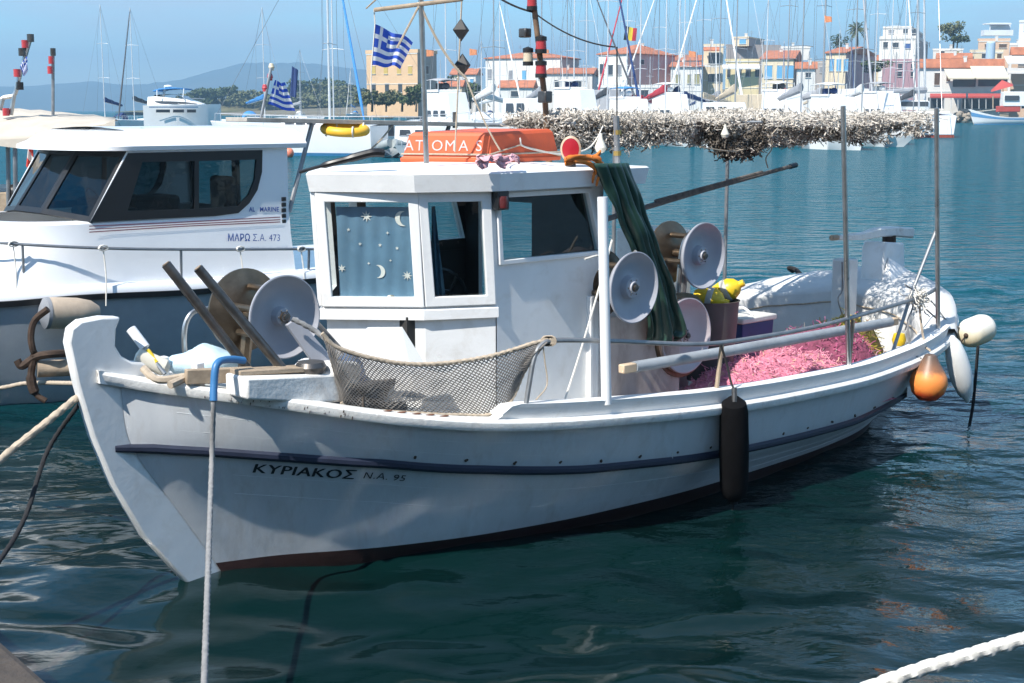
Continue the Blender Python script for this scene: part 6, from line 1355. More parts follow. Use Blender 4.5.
house_('small_tiled_house', 'small house with double tiled roof behind the taverna', 930, 968, 975, 58, 400, 'cream', 'gable', 5, [(950, 61, 4, 4, None)], a=8)
house_('skyline_cottage', 'little white cottage low on the skyline left of the orange house', 925, 960, 968, 49, 450, 'white', None, 0, [(934, 53, 4, 4, None), (948, 53, 4, 4, 'olive')], a=10, flatpar=.2)
house_('skyline_house', 'plain cream house with low parapet beside the cylindrical tank', 962, 1000, 1006, 51, 400, 'cream', None, 0, [(975, 56, 4, 5, None), (990, 56, 4, 5, 'brown')], a=6, flatpar=.4)
b = MB(); b.lathe([(0, 0), (1.2, 0), (1.2, 4.4), (.9, 4.8), (0, 4.9)], at(990, 60, 388), (0, 0, 1), 18); tag(b.build('water_tank', mat('pale_blue_tank', (.38, .50, .62), .5)), 'pale blue upright cylindrical tank above the taverna roof', 'tank')
tv = thing('quay_canopy', 'long red edged restaurant canopy on posts along the quay', 'canopy', at(975, 108, 340))
b = MB()
for x0, x1 in ((930, 966), (968, 1007), (1010, 1050)): b.add([at(x0, 93.5, 342), at(x1, 93.5, 342), at(x1, 96.5, 338), at(x0, 96.5, 338), at(x0, 94.5, 342), at(x1, 94.5, 342), at(x1, 98, 338), at(x0, 98, 338)], [(0, 1, 2, 3), (7, 6, 5, 4), (3, 2, 6, 7), (0, 4, 5, 1), (0, 3, 7, 4), (1, 5, 6, 2)])
b.build('canopy_roof', m_awnr, tv, smooth=False); b = MB()
for x in range(930, 1050, 7): b.tube([at(x, 97, 338.3), at(x, 109, 338.3)], .09, 5)
b.build('canopy_posts', SH['white'], tv); b = MB()
for x0, x1 in ((928, 944), (962, 972), (972, 1007), (1010, 1050)): b.box((at(x0, 103, 343) + at(x1, 103, 343)) / 2, (abs(at(x1, 103, 343).x - at(x0, 103, 343).x), .3, 2.6))
b.build('glazed_front', m_pane, tv, smooth=False)
b = MB(); A = [at(991, 90, 335), at(1013, 84, 335), at(1013, 86, 330), at(991, 92, 330)]; b.add(A + [at(1002, 80, 333)], [(0, 1, 4), (1, 2, 4), (2, 3, 4), (3, 0, 4)]); b.tube([at(1003, 82, 333), at(1003, 108, 333)], .08, 6)
tag(b.build('red_parasol', m_awnr, smooth=False), 'big red parasol on the quay above the traditional boat', 'parasol')
b = MB(); rd = random.Random(9)
for k in range(60): c = at(rd.uniform(955, 978), rd.uniform(113, 121), rd.uniform(335, 352)); s = rd.uniform(.5, 1.0); b.v, n0 = b.v, len(b.v); b.ellipsoid(c, (s, s * .8, s * .7), 7, 5, Matrix.Rotation(rd.uniform(0, 3), 3, 'X'))
tag(b.build('boulders', mat('boulder_stone', (.34, .29, .23), .95, var=.3, scale=.6), smooth=False), kind='stuff')

# added out of view: terrace and road blocking low skylight from the hull
hf = thing('unseen_terrace', 'unseen terrace of cream houses behind the camera, added to dim low skylight', 'house', (0, -17, 1.25))
b = MB(); b.box((0, -22, 5.6), (110, 10, 8.8)); b.build('wall', WM['cream'], hf, smooth=False)
b = MB(); b.add([V((-56, -16.4, 10)), V((56, -16.4, 10)), V((56, -27.6, 10)), V((-56, -27.6, 10)), V((-52, -22, 12)), V((52, -22, 12))], [(0, 1, 5, 4), (1, 2, 5), (2, 3, 4, 5), (3, 0, 4), (3, 2, 1, 0)]); b.build('roof', m_tile, hf, smooth=False)
for i in range(26):
    for z in (2.8, 5.6, 8.2):
        if z < 3 and i % 3 == 0: continue
        b = MB(); b.box((-52 + i * 4.1, -16.96, z), (1.3, .14, 1.7)); b.build('window', m_pane, hf, smooth=False)
b = MB(); b.box((0, -30, .55), (120, 52, 1.3)); tag(b.build('unseen_road', mat('quay_paving', (.22, .20, .18), .9, var=.2), smooth=False), kind='structure')
# ================================================================== BOATS IN THE MARINA
m_mast = mat('alu_mast', (.62, .63, .64), .35, .3, var=.08); m_mastg = mat('grey_mast', (.30, .32, .34), .4, .3, var=.1)
HC = {k: mat(k + '_hull', c, .3, var=.06, scale=.6, coat=.2) for k, c in dict(white=(.76, .76, .75), navy=(.02, .045, .13), cream=(.62, .57, .46), grey=(.36, .38, .40)).items()}
CV = {k: mat(k + '_cover', c, .85, var=.12, scale=1.5, bump=.03, bscale=2) for k, c in dict(white=(.70, .70, .68), navy=(.02, .045, .14), grey=(.33, .34, .36), beige=(.55, .46, .34), red=(.42, .04, .06), blue=(.05, .22, .50), charcoal=(.06, .065, .075)).items()}
m_wire = mat('rigging_wire', (.25, .26, .28), .4, .6); m_teak = mat('teak', (.34, .22, .13), .7, var=.2)
m_bootb = mat('blue_boot_stripe', (.03, .14, .28), .4); m_boott = mat('teal_bottom', (.02, .12, .14), .5)
def hull_rings(bow, stern, free, beam, n=24, draft=.3):
    """bow, stern: world points on the water"""
    bow, stern = V(bow), V(stern); d = stern - bow; Lh = d.length; e = d / Lh; s = V((-e.y, e.x, 0)); top, bot = [], []
    for k in range(n + 1):
        t = k / n; w = beam / 2 * min(1, (math.sin(min(1, t / .55) * math.pi / 2)) ** .75) * (1 - .22 * max(0, (t - .55) / .45) ** 2); sh = free * (1.16 - .3 * t + .18 * t * t); rk = (1 - t) * -.10 * Lh * (1 if t < .5 else 0) * (1 - t)
        o = bow + e * (t * Lh + rk); o2 = bow + e * (t * Lh)
        top.append([o + s * w + V((0, 0, sh)), o - s * w + V((0, 0, sh))]); bot.append([o2 + s * w * .82, o2 + s * w * .45 - V((0, 0, draft)), o2 - s * w * .45 - V((0, 0, draft)), o2 - s * w * .82])
    return top, bot, e, s, Lh
def sailboat(lab, bow, stern, mastpx=None, free=1.15, beam=3.4, hull='white', cover='navy', jib=None, mast=None, mh=15.0, hood='navy', stripe=None, mt=.42, group='sailing yachts in the marina', spread=True, boomh=4.2, jibs=None, name='sailing_yacht', mr=.085):
    top, bot, e, s, Lh = hull_rings(bow, stern, free, beam); bow, stern = V(bow), V(stern); base = (bow + stern) / 2
    o = thing(name, lab, 'sailing yacht', base, group); mast = mast or m_mast
    b = MB(); rings = [[t_[0], (t_[0] + b_[0]) / 2 + s * .05, b_[0], b_[1], b_[2], b_[3], (t_[1] + b_[3]) / 2 - s * .05, t_[1]] for t_, b_ in zip(top, bot)]
    b.loft(rings, False).poly([p for p in rings[-1]]); b.build('hull', HC[hull], o, angle=50)
    b = MB(); b.loft([[t_[0], (t_[0] + t_[1]) / 2 + V((0, 0, .08)), t_[1]] for t_ in top], False); b.build('deck', HC['white'], o, angle=60)
    if stripe:
        b = MB()
        for sg in (0, 1):
            i, j = (0, 2) if sg == 0 else (7, 5); sd_ = s * (.015 if sg == 0 else -.015); b.loft([[r[j].lerp(r[i], .16) + sd_, r[j].lerp(r[i], .26) + sd_] for r in rings], False); b.loft([[r[j] - V((0, 0, .2)) + sd_, r[j].lerp(r[i], .10) + sd_] for r in rings], False)
        b.build('boot_stripe', stripe, o)
    c0, c1 = bow + e * Lh * .34, bow + e * Lh * .70; b = MB(); w = beam * .27; z0 = free * .98
    b.loft([[c0 + s * k * w * .6 + V((0, 0, z0)) for k in (-1, 1)] + [c0 + e * .8 + s * k * w * .5 + V((0, 0, z0 + .35)) for k in (1, -1)], [c1 + s * k * w + V((0, 0, z0)) for k in (-1, 1)] + [c1 + s * k * w * .85 + V((0, 0, z0 + .5)) for k in (1, -1)]], True, True); cab = b.build('coachroof', HC['white'], o, smooth=False)
    b = MB()
    for sg in (-1, 1):
        for k in range(3): p = c0.lerp(c1, .35 + .2 * k) + s * sg * w * (.78 + .05 * k) + V((0, 0, z0 + .24)); b.box(p, (.5, .5, .12), Matrix.Rotation(math.atan2(e.y, e.x), 3, 'Z'))
    b.build('cabin_window', m_pane, cab, smooth=False)
    mp_ = bow + e * Lh * mt
    if mastpx is not None: k = (mastpx - 512) / FPX; mp_ = V((k * mp_.y, mp_.y, 0))
    mz = free + .4; b = MB(); b.tube([mp_ + V((0, 0, mz - .3)), mp_ + V((0, 0, mz + mh))], [mr, mr * .8], 8); mo = b.build('mast', mast, o)
    if spread:
        b = MB()
        for f in (.36, .66): b.tube([mp_ + s * 1.0 + e * .15 + V((0, 0, mz + mh * f)), mp_ + V((0, 0, mz + mh * f + .1)), mp_ - s * 1.0 + e * .15 + V((0, 0, mz + mh * f))], .03, 5)
        b.build('spreader', mast, mo); b = MB()
        for sg in (-1, 1): b.tube([mp_ + s * sg * beam * .45 + V((0, 0, free)), mp_ + s * sg * 1.0 + e * .15 + V((0, 0, mz + mh * .36)), mp_ + s * sg * 1.0 + e * .15 + V((0, 0, mz + mh * .66)), mp_ + V((0, 0, mz + mh))], .014, 4)
        b.tube([stern + V((0, 0, free)), mp_ + V((0, 0, mz + mh))], .014, 4); b.build('shrouds', m_wire, mo)
    jt = mp_ + V((0, 0, mz + mh * .97)); jb = bow - e * Lh * .08 + V((0, 0, free * 1.2))
    if jib: b = MB(); b.tube([jb, jb.lerp(jt, .1), jb.lerp(jt, .9), jt], [.05, .13, .07, .03], 8); b.build('furled_jib', CV[jib], mo)
    else: b = MB(); b.tube([jb, jt], .014, 4); b.build('forestay', m_wire, mo)
    if cover:
        p0 = mp_ + e * .1 + V((0, 0, mz + boomh * .6)); p1 = mp_ + e * (Lh * .40) + V((0, 0, mz + boomh * .45)); b = MB(); b.tube([p0, p1], .07, 8); bo_ = b.build('boom', mast, o)
        n = 9; b = MB(); rings = []
        for k in range(n + 1): t = k / n; q = p0.lerp(p1, t); hh = .42 * (1 - t) + .34 + .05 * math.sin(k * 2.1); rings.append([q + s * math.cos(a_) * .24 + V((0, 0, hh * .5 + math.sin(a_) * hh * .52)) for a_ in rng(0, 5.5, 7)])
        b.loft(rings, True, True); b.build('sail_cover', CV[cover], bo_)
    if hood:
        b = MB(); p = bow + e * Lh * .72; rings = []
        for k in range(5): t = k / 4; rings.append([p + e * (t * 1.3) + s * math.cos(a_) * beam * .34 + V((0, 0, free + .25 + math.sin(a_) * (.55 + .55 * t))) for a_ in rng(0, math.pi, 8)])
        b.loft(rings, False); b.build('sprayhood', CV[hood], o)
    b = MB()
    for sg in (0, 1):
        b.tube([t_[sg] + V((0, 0, .6)) for t_ in top[1:]], .015, 4)
        for t_ in top[1::4]: b.tube([t_[sg], t_[sg] + V((0, 0, .6))], .015, 4)
    b.build('guard_rail', m_mast, o); return o
def wl_(px, Y): p = at(px, 110, Y); return V((p.x, p.y, 0))
# the yacht with the blue stripe, stern towards the right
sailboat('white yacht with blue waterline stripe and bare mast, moored behind the yellow lifebuoy', wl_(225, 99), wl_(379, 95), 332, 1.9, 3.6, 'white', None, None, m_mast, 14, None, m_bootb)
sailboat('yacht whose rolled blue jib slopes behind the large striped flag', wl_(372, 118), wl_(452, 140), 336, 1.7, 3.6, 'white', None, 'blue', m_mast, 17, 'charcoal', None, .42, mr=.07)
spec = [
 # label, bow px, Y, stern px, Y, mast px, hull, cover, jib, hood
 ('slender yacht mast left of the motor yacht, with navy cover on its boom', 85, 215, 128, 225, 110, 'white', 'navy', None, 'navy'),
 ('yacht with dark furled jib close left of the motor yacht', 122, 205, 168, 225, 139, 'white', 'charcoal', 'charcoal', 'navy'),
 ('yacht with thin white mast above the small striped pole flag', 285, 190, 240, 215, 268, 'white', 'blue', None, 'blue'),
 ('far yacht with faint grey mast between small flag and the tall white mast', 320, 300, 280, 320, 304, 'white', 'grey', None, None),
 ('yacht with white sail bundle just right of the day shapes', 440, 150, 510, 165, 482, 'white', 'white', None, 'white'),
 ('yacht with pale sloping jib left of the lamp mast', 520, 190, 470, 220, 500, 'white', 'white', 'white', 'grey'),
 ('grey masted yacht right of the lamp mast', 548, 200, 592, 225, 566, 'white', 'grey', None, 'grey'),
 ('yacht with charcoal jib sloping right, left of the red jib', 640, 165, 590, 195, 585, 'white', 'navy', 'charcoal', 'navy'),
 ('yacht with dark red jib crossing the charcoal one', 597, 170, 660, 195, 625, 'white', 'red', 'red', 'red'),
 ('yacht with stout white mast in front of the white villa', 610, 180, 672, 190, 638, 'white', 'red', None, 'red'),
 ('yacht with white mast and pale jib crossing to the left below the villa side', 618, 185, 690, 200, 656, 'white', 'grey', 'white', 'white'),
 ('yacht with navy sail cover in front of the olive shuttered house', 650, 168, 712, 178, 681, 'grey', 'navy', None, 'navy'),
 ('far yacht with thin grey mast beside the olive shuttered house', 700, 260, 668, 280, 687, 'white', 'grey', None, None),
 ('yacht with beige sail cover in front of the balcony house', 668, 160, 742, 172, 699, 'white', 'beige', 'white', 'blue'),
 ('grey hulled yacht with pale jib sloping right before the yellow shop', 742, 150, 700, 185, 716, 'grey', 'grey', 'white', 'grey'),
 ('yacht with red covers in front of the blue shuttered house', 735, 165, 800, 172, 762, 'white', 'red', None, 'red'),
 ('yacht with thick grey mast and long grey sail cover right of the blue shuttered house', 850, 130, 770, 138, 818, 'white', 'grey', None, 'charcoal'),
 ('far yacht with thin mast left of the palm', 815, 250, 850, 270, 833, 'white', 'navy', None, None),
 ('yacht with grey jib sloping right in front of the palm', 872, 135, 830, 160, 849, 'white', 'white', 'grey', 'white'),
 ('yacht with white mast right of the palm', 845, 160, 905, 172, 869, 'white', 'charcoal', None, 'charcoal'),
 ('yacht with bright white mast before the stepped building', 862, 175, 915, 185, 884, 'white', 'grey', None, 'grey'),
 ('yacht with pale jib sloping right below the penthouse', 915, 170, 880, 195, 897, 'white', 'white', 'white', 'navy'),
]
masts_h = [17, 16, 15, 14, 8.5, 16, 18, 18, 18, 18, 18, 17, 15, 17, 17, 14, 16, 15, 17, 18, 17, 17]
for i, (lab, bx, bY, sx, sY, mpx, hc, cv, jb_, hd) in enumerate(spec):
    sailboat(lab, wl_(bx, bY), wl_(sx, sY), mpx, 1.25 + .15 * (i % 3), 3.5, hc, cv, jb_, m_mastg if 'grey' in lab.split('mast')[0] else m_mast, masts_h[i], hd, None, .42, mr=.10 if 'thick' in lab or 'stout' in lab else .075)
# tricolour on the stout white mast
k0_ = at(637, 41, 185); flag('tricolour_flag', [at(625.5, 26, 185), at(623.5, 40, 185), at(636, 41, 185), at(637, 28.5, 185)], flag_mat('black_yellow_red_flag', tricolour([(.012, .012, .014), (.80, .60, .05), (.60, .04, .05)], True)), 'black yellow and red tricolour flag flying above the white villa roof', .12, nw=14, nh=8, freq=6)
for px, py, Y, lab in ((828, 19, 128, 'small orange pennant right of the thick grey mast'), (545, 52, 200, 'small faded orange pennant between lamp mast and the crossed jibs'), (692, 54, 180, 'small orange pennant above the olive shuttered house roof'), (473, 52, 170, 'small orange pennant right of the upper day shape'), (430, 53, 150, 'small orange pennant before the shaded side of the peach building')):
    flag('pennant', [at(px - 3.5, py - 3.5, Y), at(px - 3.5, py + 3.5, Y), at(px + 4, py + 3, Y), at(px + 4, py - 2, Y)], CV['orange'] if 'orange' in CV else CV.setdefault('orange', mat('orange_bunting', (.68, .26, .12), .8)), lab, .08, nw=8, nh=5)
    cx_ = px - 3.5
flag('navy_flag', [at(292, 66, 99), at(290, 96, 99), at(296, 98, 99), at(298, 70, 99)], CV['navy'], 'furled navy blue flag hanging left of the tall white mast', .1, nw=8, nh=8)
# big white catamaran, sterns towards the camera
ct = thing('catamaran', 'white catamaran with twin square sterns and rust red waterline, right of the pale net', 'catamaran', wl_(922, 160))
for x0, x1, yt, yb, Y in ((917.5, 957, 113.5, 137, 158), (882, 916.5, 126, 137.3, 157)):
    A, Bq = at(x0, yt, Y), at(x1, yt, Y); zt = A.z; rings = []
    for t in (0, .5, .85, 1.0):
        k = 1 - .95 * max(0, t - .5) * 2 if t > .5 else 1; c = (A + Bq) / 2 + V((2.2 * t, 11 * t, 0)); hw = (Bq.x - A.x) / 2 * k; zz = zt + (0 if t else -.25)
        rings.append([V((c.x - hw, c.y, zz)), V((c.x + hw, c.y, zz)), V((c.x + hw * .85, c.y - (.4 if t == 0 else 0), .28)), V((c.x - hw * .85, c.y - (.4 if t == 0 else 0), .28))])
    b = MB(); b.loft(rings, True, True); hl = b.build('hull', HC['white'], ct, bevel=.12)
    b = MB(); b.loft([[r[3] + V((0, .02, 0)), r[2] + V((0, .02, 0)), V((r[2].x, r[2].y + .05, -.4)), V((r[3].x, r[3].y + .05, -.4))] for r in rings], True, True); b.build('red_bottom', mat('rust_red_bottom', (.34, .07, .04), .6) if 'rust_red_bottom' not in MATS else MATS['rust_red_bottom'], hl)
b = MB(); c0 = at(888, 112.5, 159); c1 = at(950, 112.5, 159); b.box((c0 + c1) / 2 + V((0, 4, 0)), (c1.x - c0.x, 8, .25)); b.build('bridge_deck', HC['white'], ct, bevel=.05)
b = MB(); b.box((c0 + c1) / 2 + V((0, 6, .8)), ((c1.x - c0.x) * .7, 4, 1.1)); b.build('deckhouse', HC['white'], ct, bevel=.3); b = MB(); b.box((c0 + c1) / 2 + V((0, 3.98, .95)), ((c1.x - c0.x) * .62, .1, .55)); b.build('deckhouse_window', m_pane, ct)
b = MB(); b.tube([at(925, 110, 165), at(924, -40, 165)], [.14, .11], 10); b.build('mast', m_mast, ct); b = MB(); b.tube([at(919, 108, 160), at(917.5, -20, 160)], .11, 8); b.build('mizzen', m_mast, ct)
b = MB(); b.tube([at(942, 110, 155), at(938, -20, 162)], .035, 5).tube([at(900, 108, 162), at(924, -40, 165)], .03, 5); b.build('stay', m_wire, ct)
b = MB(); b.tube([at(925, 90, 164), at(868, 93, 160)], [.4, .22], 8); b.build('sail_cover', CV['grey'], ct)
b = MB(); b.loft([[at(930, 122, 157.4), at(928, 130, 157.3)], [at(933, 124, 157.3), at(931, 131, 157.2)]], False); b.build('hanging_cord', m_blackrope, ct)
b = MB(); b.tube([at(876, 107, 150), at(890, 107, 150)], .14, 8); tag(b.build('orange_float_roll', mat('orange_roll', (.72, .22, .03), .5)), 'orange roll lying on a deck just above the right part of the net', 'float')
# motor yacht
my = thing('motor_yacht', 'large white flybridge motor yacht with blue bimini at the left', 'motor yacht', wl_(180, 130))
YY = 130
rings = []
for k in range(13):
    t = k / 12; x = 149 + 72 * t; w = 2.1 * (1 - max(0, (t - .4) / .6) ** 1.8) + .02; zt = at(0, 104.5 + 2.5 * t, YY).z if 0 else at(x, 105.5 - 1.5 * t, YY).z
    c = wl_(x, YY + 1.5 * t); rings.append([c + V((0, -w, zt)), c + V((0, -w * .9, .2)), c + V((0, 0, -.4)), c + V((0, w * .9, .2)), c + V((0, w, zt))])
b = MB(); b.loft(rings, False); b.loft([[r[0], r[4]] for r in rings], False).poly(rings[0]); b.build('hull', HC['white'], my, angle=40)
rings = []
for x, y0, hw in ((152, 97, 1.8), (160, 96.5, 1.8), (175, 98, 1.7), (190, 99.5, 1.5), (204, 104, .9)):
    p = at(x, y0, YY + 2); q = at(x, 106, YY + 2); rings.append([V((q.x, q.y - hw, q.z)), V((p.x, p.y - hw * .85, p.z)), V((p.x, p.y + hw * .85, p.z)), V((q.x, q.y + hw, q.z))])
b = MB(); b.loft(rings, True, True); b.build('superstructure', HC['white'], my, angle=30)
b = MB(); b.loft([[at(x, y, YY + .3) for y in (y0, y1)] for x, y0, y1 in ((155, 101, 104), (170, 101.2, 104), (185, 102, 104), (197, 103.5, 104.2))], False); b.build('saloon_window', m_pane, my)
b = MB(); b.loft([[V((at(x, y, YY + 1).x, YY + yy, at(x, y, YY + 1).z)) for yy in (.5, 2, 3.5)] for x, y in ((153, 97.5), (156, 95), (170, 94), (182, 96), (186, 99))], False); b.build('flybridge_coaming', HC['white'], my, angle=50)
b = MB(); b.loft([[V((at(x, y, YY + 1).x, YY + yy, at(x, y, YY + 1).z)) for yy in (.2, 2, 3.8)] for x, y in ((155, 90.5), (162, 88.5), (176, 87.5), (185, 88.5))], False); sb = b.build('bimini', CV['blue'], my); sb.modifiers.new('thickness', 'SOLIDIFY').thickness = .12
b = MB(); b.tube([at(163, 97, YY + 1), at(166, 85.5, YY + 1)], .12, 6).tube([at(157, 96, YY), at(157, 90, YY)], .04, 5).tube([at(183, 97, YY), at(184, 88.5, YY)], .04, 5); b.ellipsoid(at(168, 86.5, YY + 1), (.4, .4, .15), 10, 6); b.build('radar_mast', HC['white'], my)
for xa, xb in ((156, 170), (173, 184), (187, 196)):
    b = MB(); b.loft([[at(x, y, YY - 2.45 + .03 * (x - 149)) for y in (109.5, 112.5)] for x in (xa, xb)], False); b.build('hull_window', m_pane, my, smooth=False)
b = MB(); b.loft([[at(x, y, YY - 2.5 + .03 * (x - 149)) for y in (106.6, 107.6)] for x in rng(149, 198, 8)], False); b.build('blue_band', m_bootb, my, smooth=False)
b = MB(); b.tube([at(205, 99, YY + 5), at(194, 98.5, YY + 2), at(180, 99, YY)], .03, 5); b.build('bow_rail', m_mast, my)
def launch(name, lab, x0, x1, ywl, free_px, Y, hull='white', cabin=(.3, .7), cab_h=1.3, win=True, group='small motor boats in the marina', cover=None):
    bow, stern = wl_(x0, Y), wl_(x1, Y * 1.05); free = free_px * Y / FPX; top, bot, e, s, Lh = hull_rings(bow, stern, free, min(2.8, Lh_ if (Lh_ := 2.6) else 2)); o = thing(name, lab, 'motor boat', (bow + stern) / 2, group)
    b = MB(); rings = [[t_[0], b_[0], b_[1], b_[2], b_[3], t_[1]] for t_, b_ in zip(top, bot)]; b.loft(rings, False).poly(rings[-1]); b.build('hull', HC[hull], o, angle=50)
    b = MB(); b.loft([[t_[0], t_[1]] for t_ in top], False); b.build('deck', HC['white'], o)
    if cabin:
        p, q_ = bow + e * Lh * cabin[0], bow + e * Lh * cabin[1]; w = .9; b = MB(); b.loft([[p + e * (-.2) + s * w + V((0, 0, free)), p - s * w - e * .2 + V((0, 0, free)), q_ - s * w + V((0, 0, free)), q_ + s * w + V((0, 0, free))], [p + e * .5 + s * w * .85 + V((0, 0, free + cab_h)), p + e * .5 - s * w * .85 + V((0, 0, free + cab_h)), q_ - s * w * .9 + V((0, 0, free + cab_h)), q_ + s * w * .9 + V((0, 0, free + cab_h))]], True, True); cb = b.build('cabin', HC['white'] if not cover else CV[cover], o, bevel=.05)
        if win:
            b = MB()
            lo, hi = (.42, .80) if cab_h < 2 else (.26, .44)
            for sg in (-1, 1):
                npn = 2 if cab_h < 2 else 3
                for k in range(npn):
                    f0, f1 = (k + .12) / npn, (k + .88) / npn; A_, B_ = p.lerp(q_, .10 + .8 * f0), p.lerp(q_, .10 + .8 * f1)
                    b.add([A_ + s * sg * w * 1.01 + V((0, 0, free + cab_h * lo)), B_ + s * sg * w * 1.01 + V((0, 0, free + cab_h * lo)), B_ + s * sg * w * .97 + V((0, 0, free + cab_h * hi)), A_ + e * .15 + s * sg * w * .97 + V((0, 0, free + cab_h * hi))], [(0, 1, 2, 3)])
            b.build('cabin_window', m_pane, cb, smooth=False)
        if cab_h >= 2 and not cover:      # flybridge: low coaming, seats, bimini on hoops
            rf3 = random.Random(int(x0 * 7)); t0_, t1_ = p.lerp(q_, .42), q_; z1 = free + cab_h
            b = MB(); b.bar(t0_ + V((0, 0, z1 + .1)), t1_ + V((0, 0, z1 + .1)), w * 1.9, .2); b.build('flybridge_coaming', HC['white'], cb, bevel=.05)
            bc = CV[rf3.choice(['white', 'navy', 'beige', 'grey', 'white', 'blue'])]; zb_ = z1 + rf3.uniform(.7, 1.0); b = MB(); rings = []
            for k in range(6): c_ = t0_.lerp(t1_, k / 5); rings.append([c_ + s * j * w * .95 + V((0, 0, zb_ + .12 * (1 - j * j) - .1 * abs(k / 2.5 - 1) ** 2)) for j in (-1, -.5, 0, .5, 1)])
            b.loft(rings, False); bi = b.build('bimini', bc, cb); bi.modifiers.new('thickness', 'SOLIDIFY').thickness = .06
            b = MB()
            for k in (0, .5, 1):
                c_ = t0_.lerp(t1_, k)
                for j in (-1, 1): b.tube([c_ + s * j * w * .95 + V((0, 0, z1)), c_ + s * j * w * .95 + V((0, 0, zb_))], .03, 5)
            b.build('bimini_frame', m_mast, bi); b = MB(); b.box(t0_.lerp(t1_, .6) + V((0, 0, z1 + .4)), (.5, .9, .5)); b.ellipsoid(t0_.lerp(t1_, .2) + V((0, 0, z1 + .45)), (.3, .3, .25), 8, 6); b.build('helm_seat', CV[rf3.choice(['navy', 'charcoal', 'white'])], cb)
    b = MB()
    for sg in (0, 1):
        b.tube([t_[sg] + V((0, 0, .55)) for t_ in top[1:16]], .025, 4)
        for t_ in top[1:16:3]: b.tube([t_[sg], t_[sg] + V((0, 0, .55))], .02, 4)
    b.build('guard_rail', m_mast, o)
    if Lh > 3.5:
        b = MB()
        for k in (9, 14, 19): c_ = top[k][1] - V((0, 0, .45)); b.ellipsoid(c_, (.13, .13, .35), 8, 6)
        b.build('side_fenders', CV['navy' if int(x0) % 2 else 'white'], o)
    return o
launch('cabin_boat', 'small white cabin boat between the motor yacht and the wooded shore', 236, 203, 118, 6, 140, cab_h=1.5)
launch('speedboat', 'low grey speedboat in front of the wooded shore left of the pole flag', 222, 262, 119, 4, 150, 'grey', (.4, .6), .5, False)
launch('tiny_launch', 'tiny white launch far off between the awning boat and the slender mast', 74, 97, 116, 3.2, 240, cab_h=1.0)
launch('motor_cruiser', 'motor cruiser with dark wraparound windows behind the signal mast', 470, 392, 128, 13, 92, 'white', (.35, .85), 1.1)
launch('motor_cruiser', 'white motor cruiser with charcoal cover left of the signal mast', 330, 400, 126, 12, 110, 'white', (.25, .8), 1.2, True, cover='charcoal')
launch('white_skiff', 'long white open hull right of the grey dinghy, below the awning board', 404, 500, 142, 14, 84, 'white', None)
launch('white_launch', 'white launch hull left of the pale net behind the orange tender', 445, 535, 132, 12, 100, 'white', (.5, .75), .7)
launch('covered_boat', 'white boat under a navy cover in front of the white villa', 590, 650, 118, 6, 150, 'white', (.3, .8), .9, False, cover='navy')
launch('dark_boat', 'dark covered boat left of the thick grey mast just above the net', 700, 805, 119, 7, 125, 'navy', (.3, .85), .8, False, cover='charcoal')
launch('white_boat', 'white motor boat with long window in front of the palm house', 905, 800, 119, 9, 118, 'white', (.3, .8), 1.2)
launch('grey_boat', 'grey motor boat right of the lamp mast behind the net', 545, 610, 119, 8, 140, 'grey', (.35, .75), 1.1)
near_m = [(428, 470, 98, 2.0, 2.20, 'white', None, 'white motor boat with tall cabin behind the orange tender'), (506, 548, 110, 2.0, 1.90, 'white', None, 'white motor boat with tall cabin left of the lamp mast foot'), (556, 600, 118, 2.0, 2.70, 'white', None, 'white motor boat with tall cabin right of the lamp mast foot'), (612, 652, 122, 1.9, 2.05, 'white', None, 'white motor boat with tall cabin left of the red covers'), (655, 690, 128, 1.9, 2.50, 'grey', None, 'grey motor boat with tall cabin under the villa side'), (704, 752, 112, 1.9, 1.70, 'white', None, 'white motor boat with tall cabin below the yellow shop'), (764, 806, 120, 2.0, 2.55, 'white', None, 'white motor boat with tall cabin below the blue shutters'), (812, 862, 108, 2.0, 2.00, 'white', None, 'white motor boat with tall cabin left of the palm'), (866, 902, 124, 2.0, 2.45, 'white', None, 'white motor boat with tall cabin below the mauve building'), (590, 622, 142, 2.0, 3.00, 'white', 'grey', 'boat under a grey tent left of the villa corner'), (738, 775, 138, 2.0, 2.50, 'white', 'beige', 'boat under a beige tent right of the yellow shop'), (836, 872, 142, 2.0, 3.10, 'white', 'white', 'boat under a white tent right of the palm trunk')]
for x0, x1, Y, fr_, chh, hc, cv, lab in near_m:
    launch('cabin_cruiser', lab, x1, x0, 0, fr_ * FPX / Y, Y, hc, (.22, .86), chh, cv is None, 'cabin cruisers in the near pontoon row', cv)
# grey dinghy
dg_ = MB(); cd = wl_(394, 92)
for sg in (-1, 1): dg_.tube(curve([cd + V((sg * .1, -1.9, .95)), cd + V((sg * .55, -1.5, .8)), cd + V((sg * .82, -.5, .66)), cd + V((sg * .82, 1.4, .62))], 6), .30, 12)
dn = tag(dg_.build('inflatable_dinghy', mat('grey_rubber', (.30, .33, .33), .55, var=.15)), 'grey inflatable dinghy afloat between the blue striped yacht and the white open hull', 'dinghy')
b = MB(); b.loft([[cd + V((-.6, -1.3, .5)), cd + V((0, -1.6, .1)), cd + V((.6, -1.3, .5))], [cd + V((-.6, 1.3, .4)), cd + V((0, 1.3, -.1)), cd + V((.6, 1.3, .4))]], False); b.build('floor', MATS['grey_rubber'], dn)
b = MB(); c = at(289, 153, 92); b.ellipsoid(c, (.32, .32, .34), 14, 10); b.tube([c + V((0, 0, .3)), c + V((0, 0, .45))], .08, 6); tag(b.build('mooring_buoy', mat('pink_orange_buoy', (.75, .22, .13), .5)), 'round pinkish orange buoy floating beside the blue striped yacht', 'buoy')
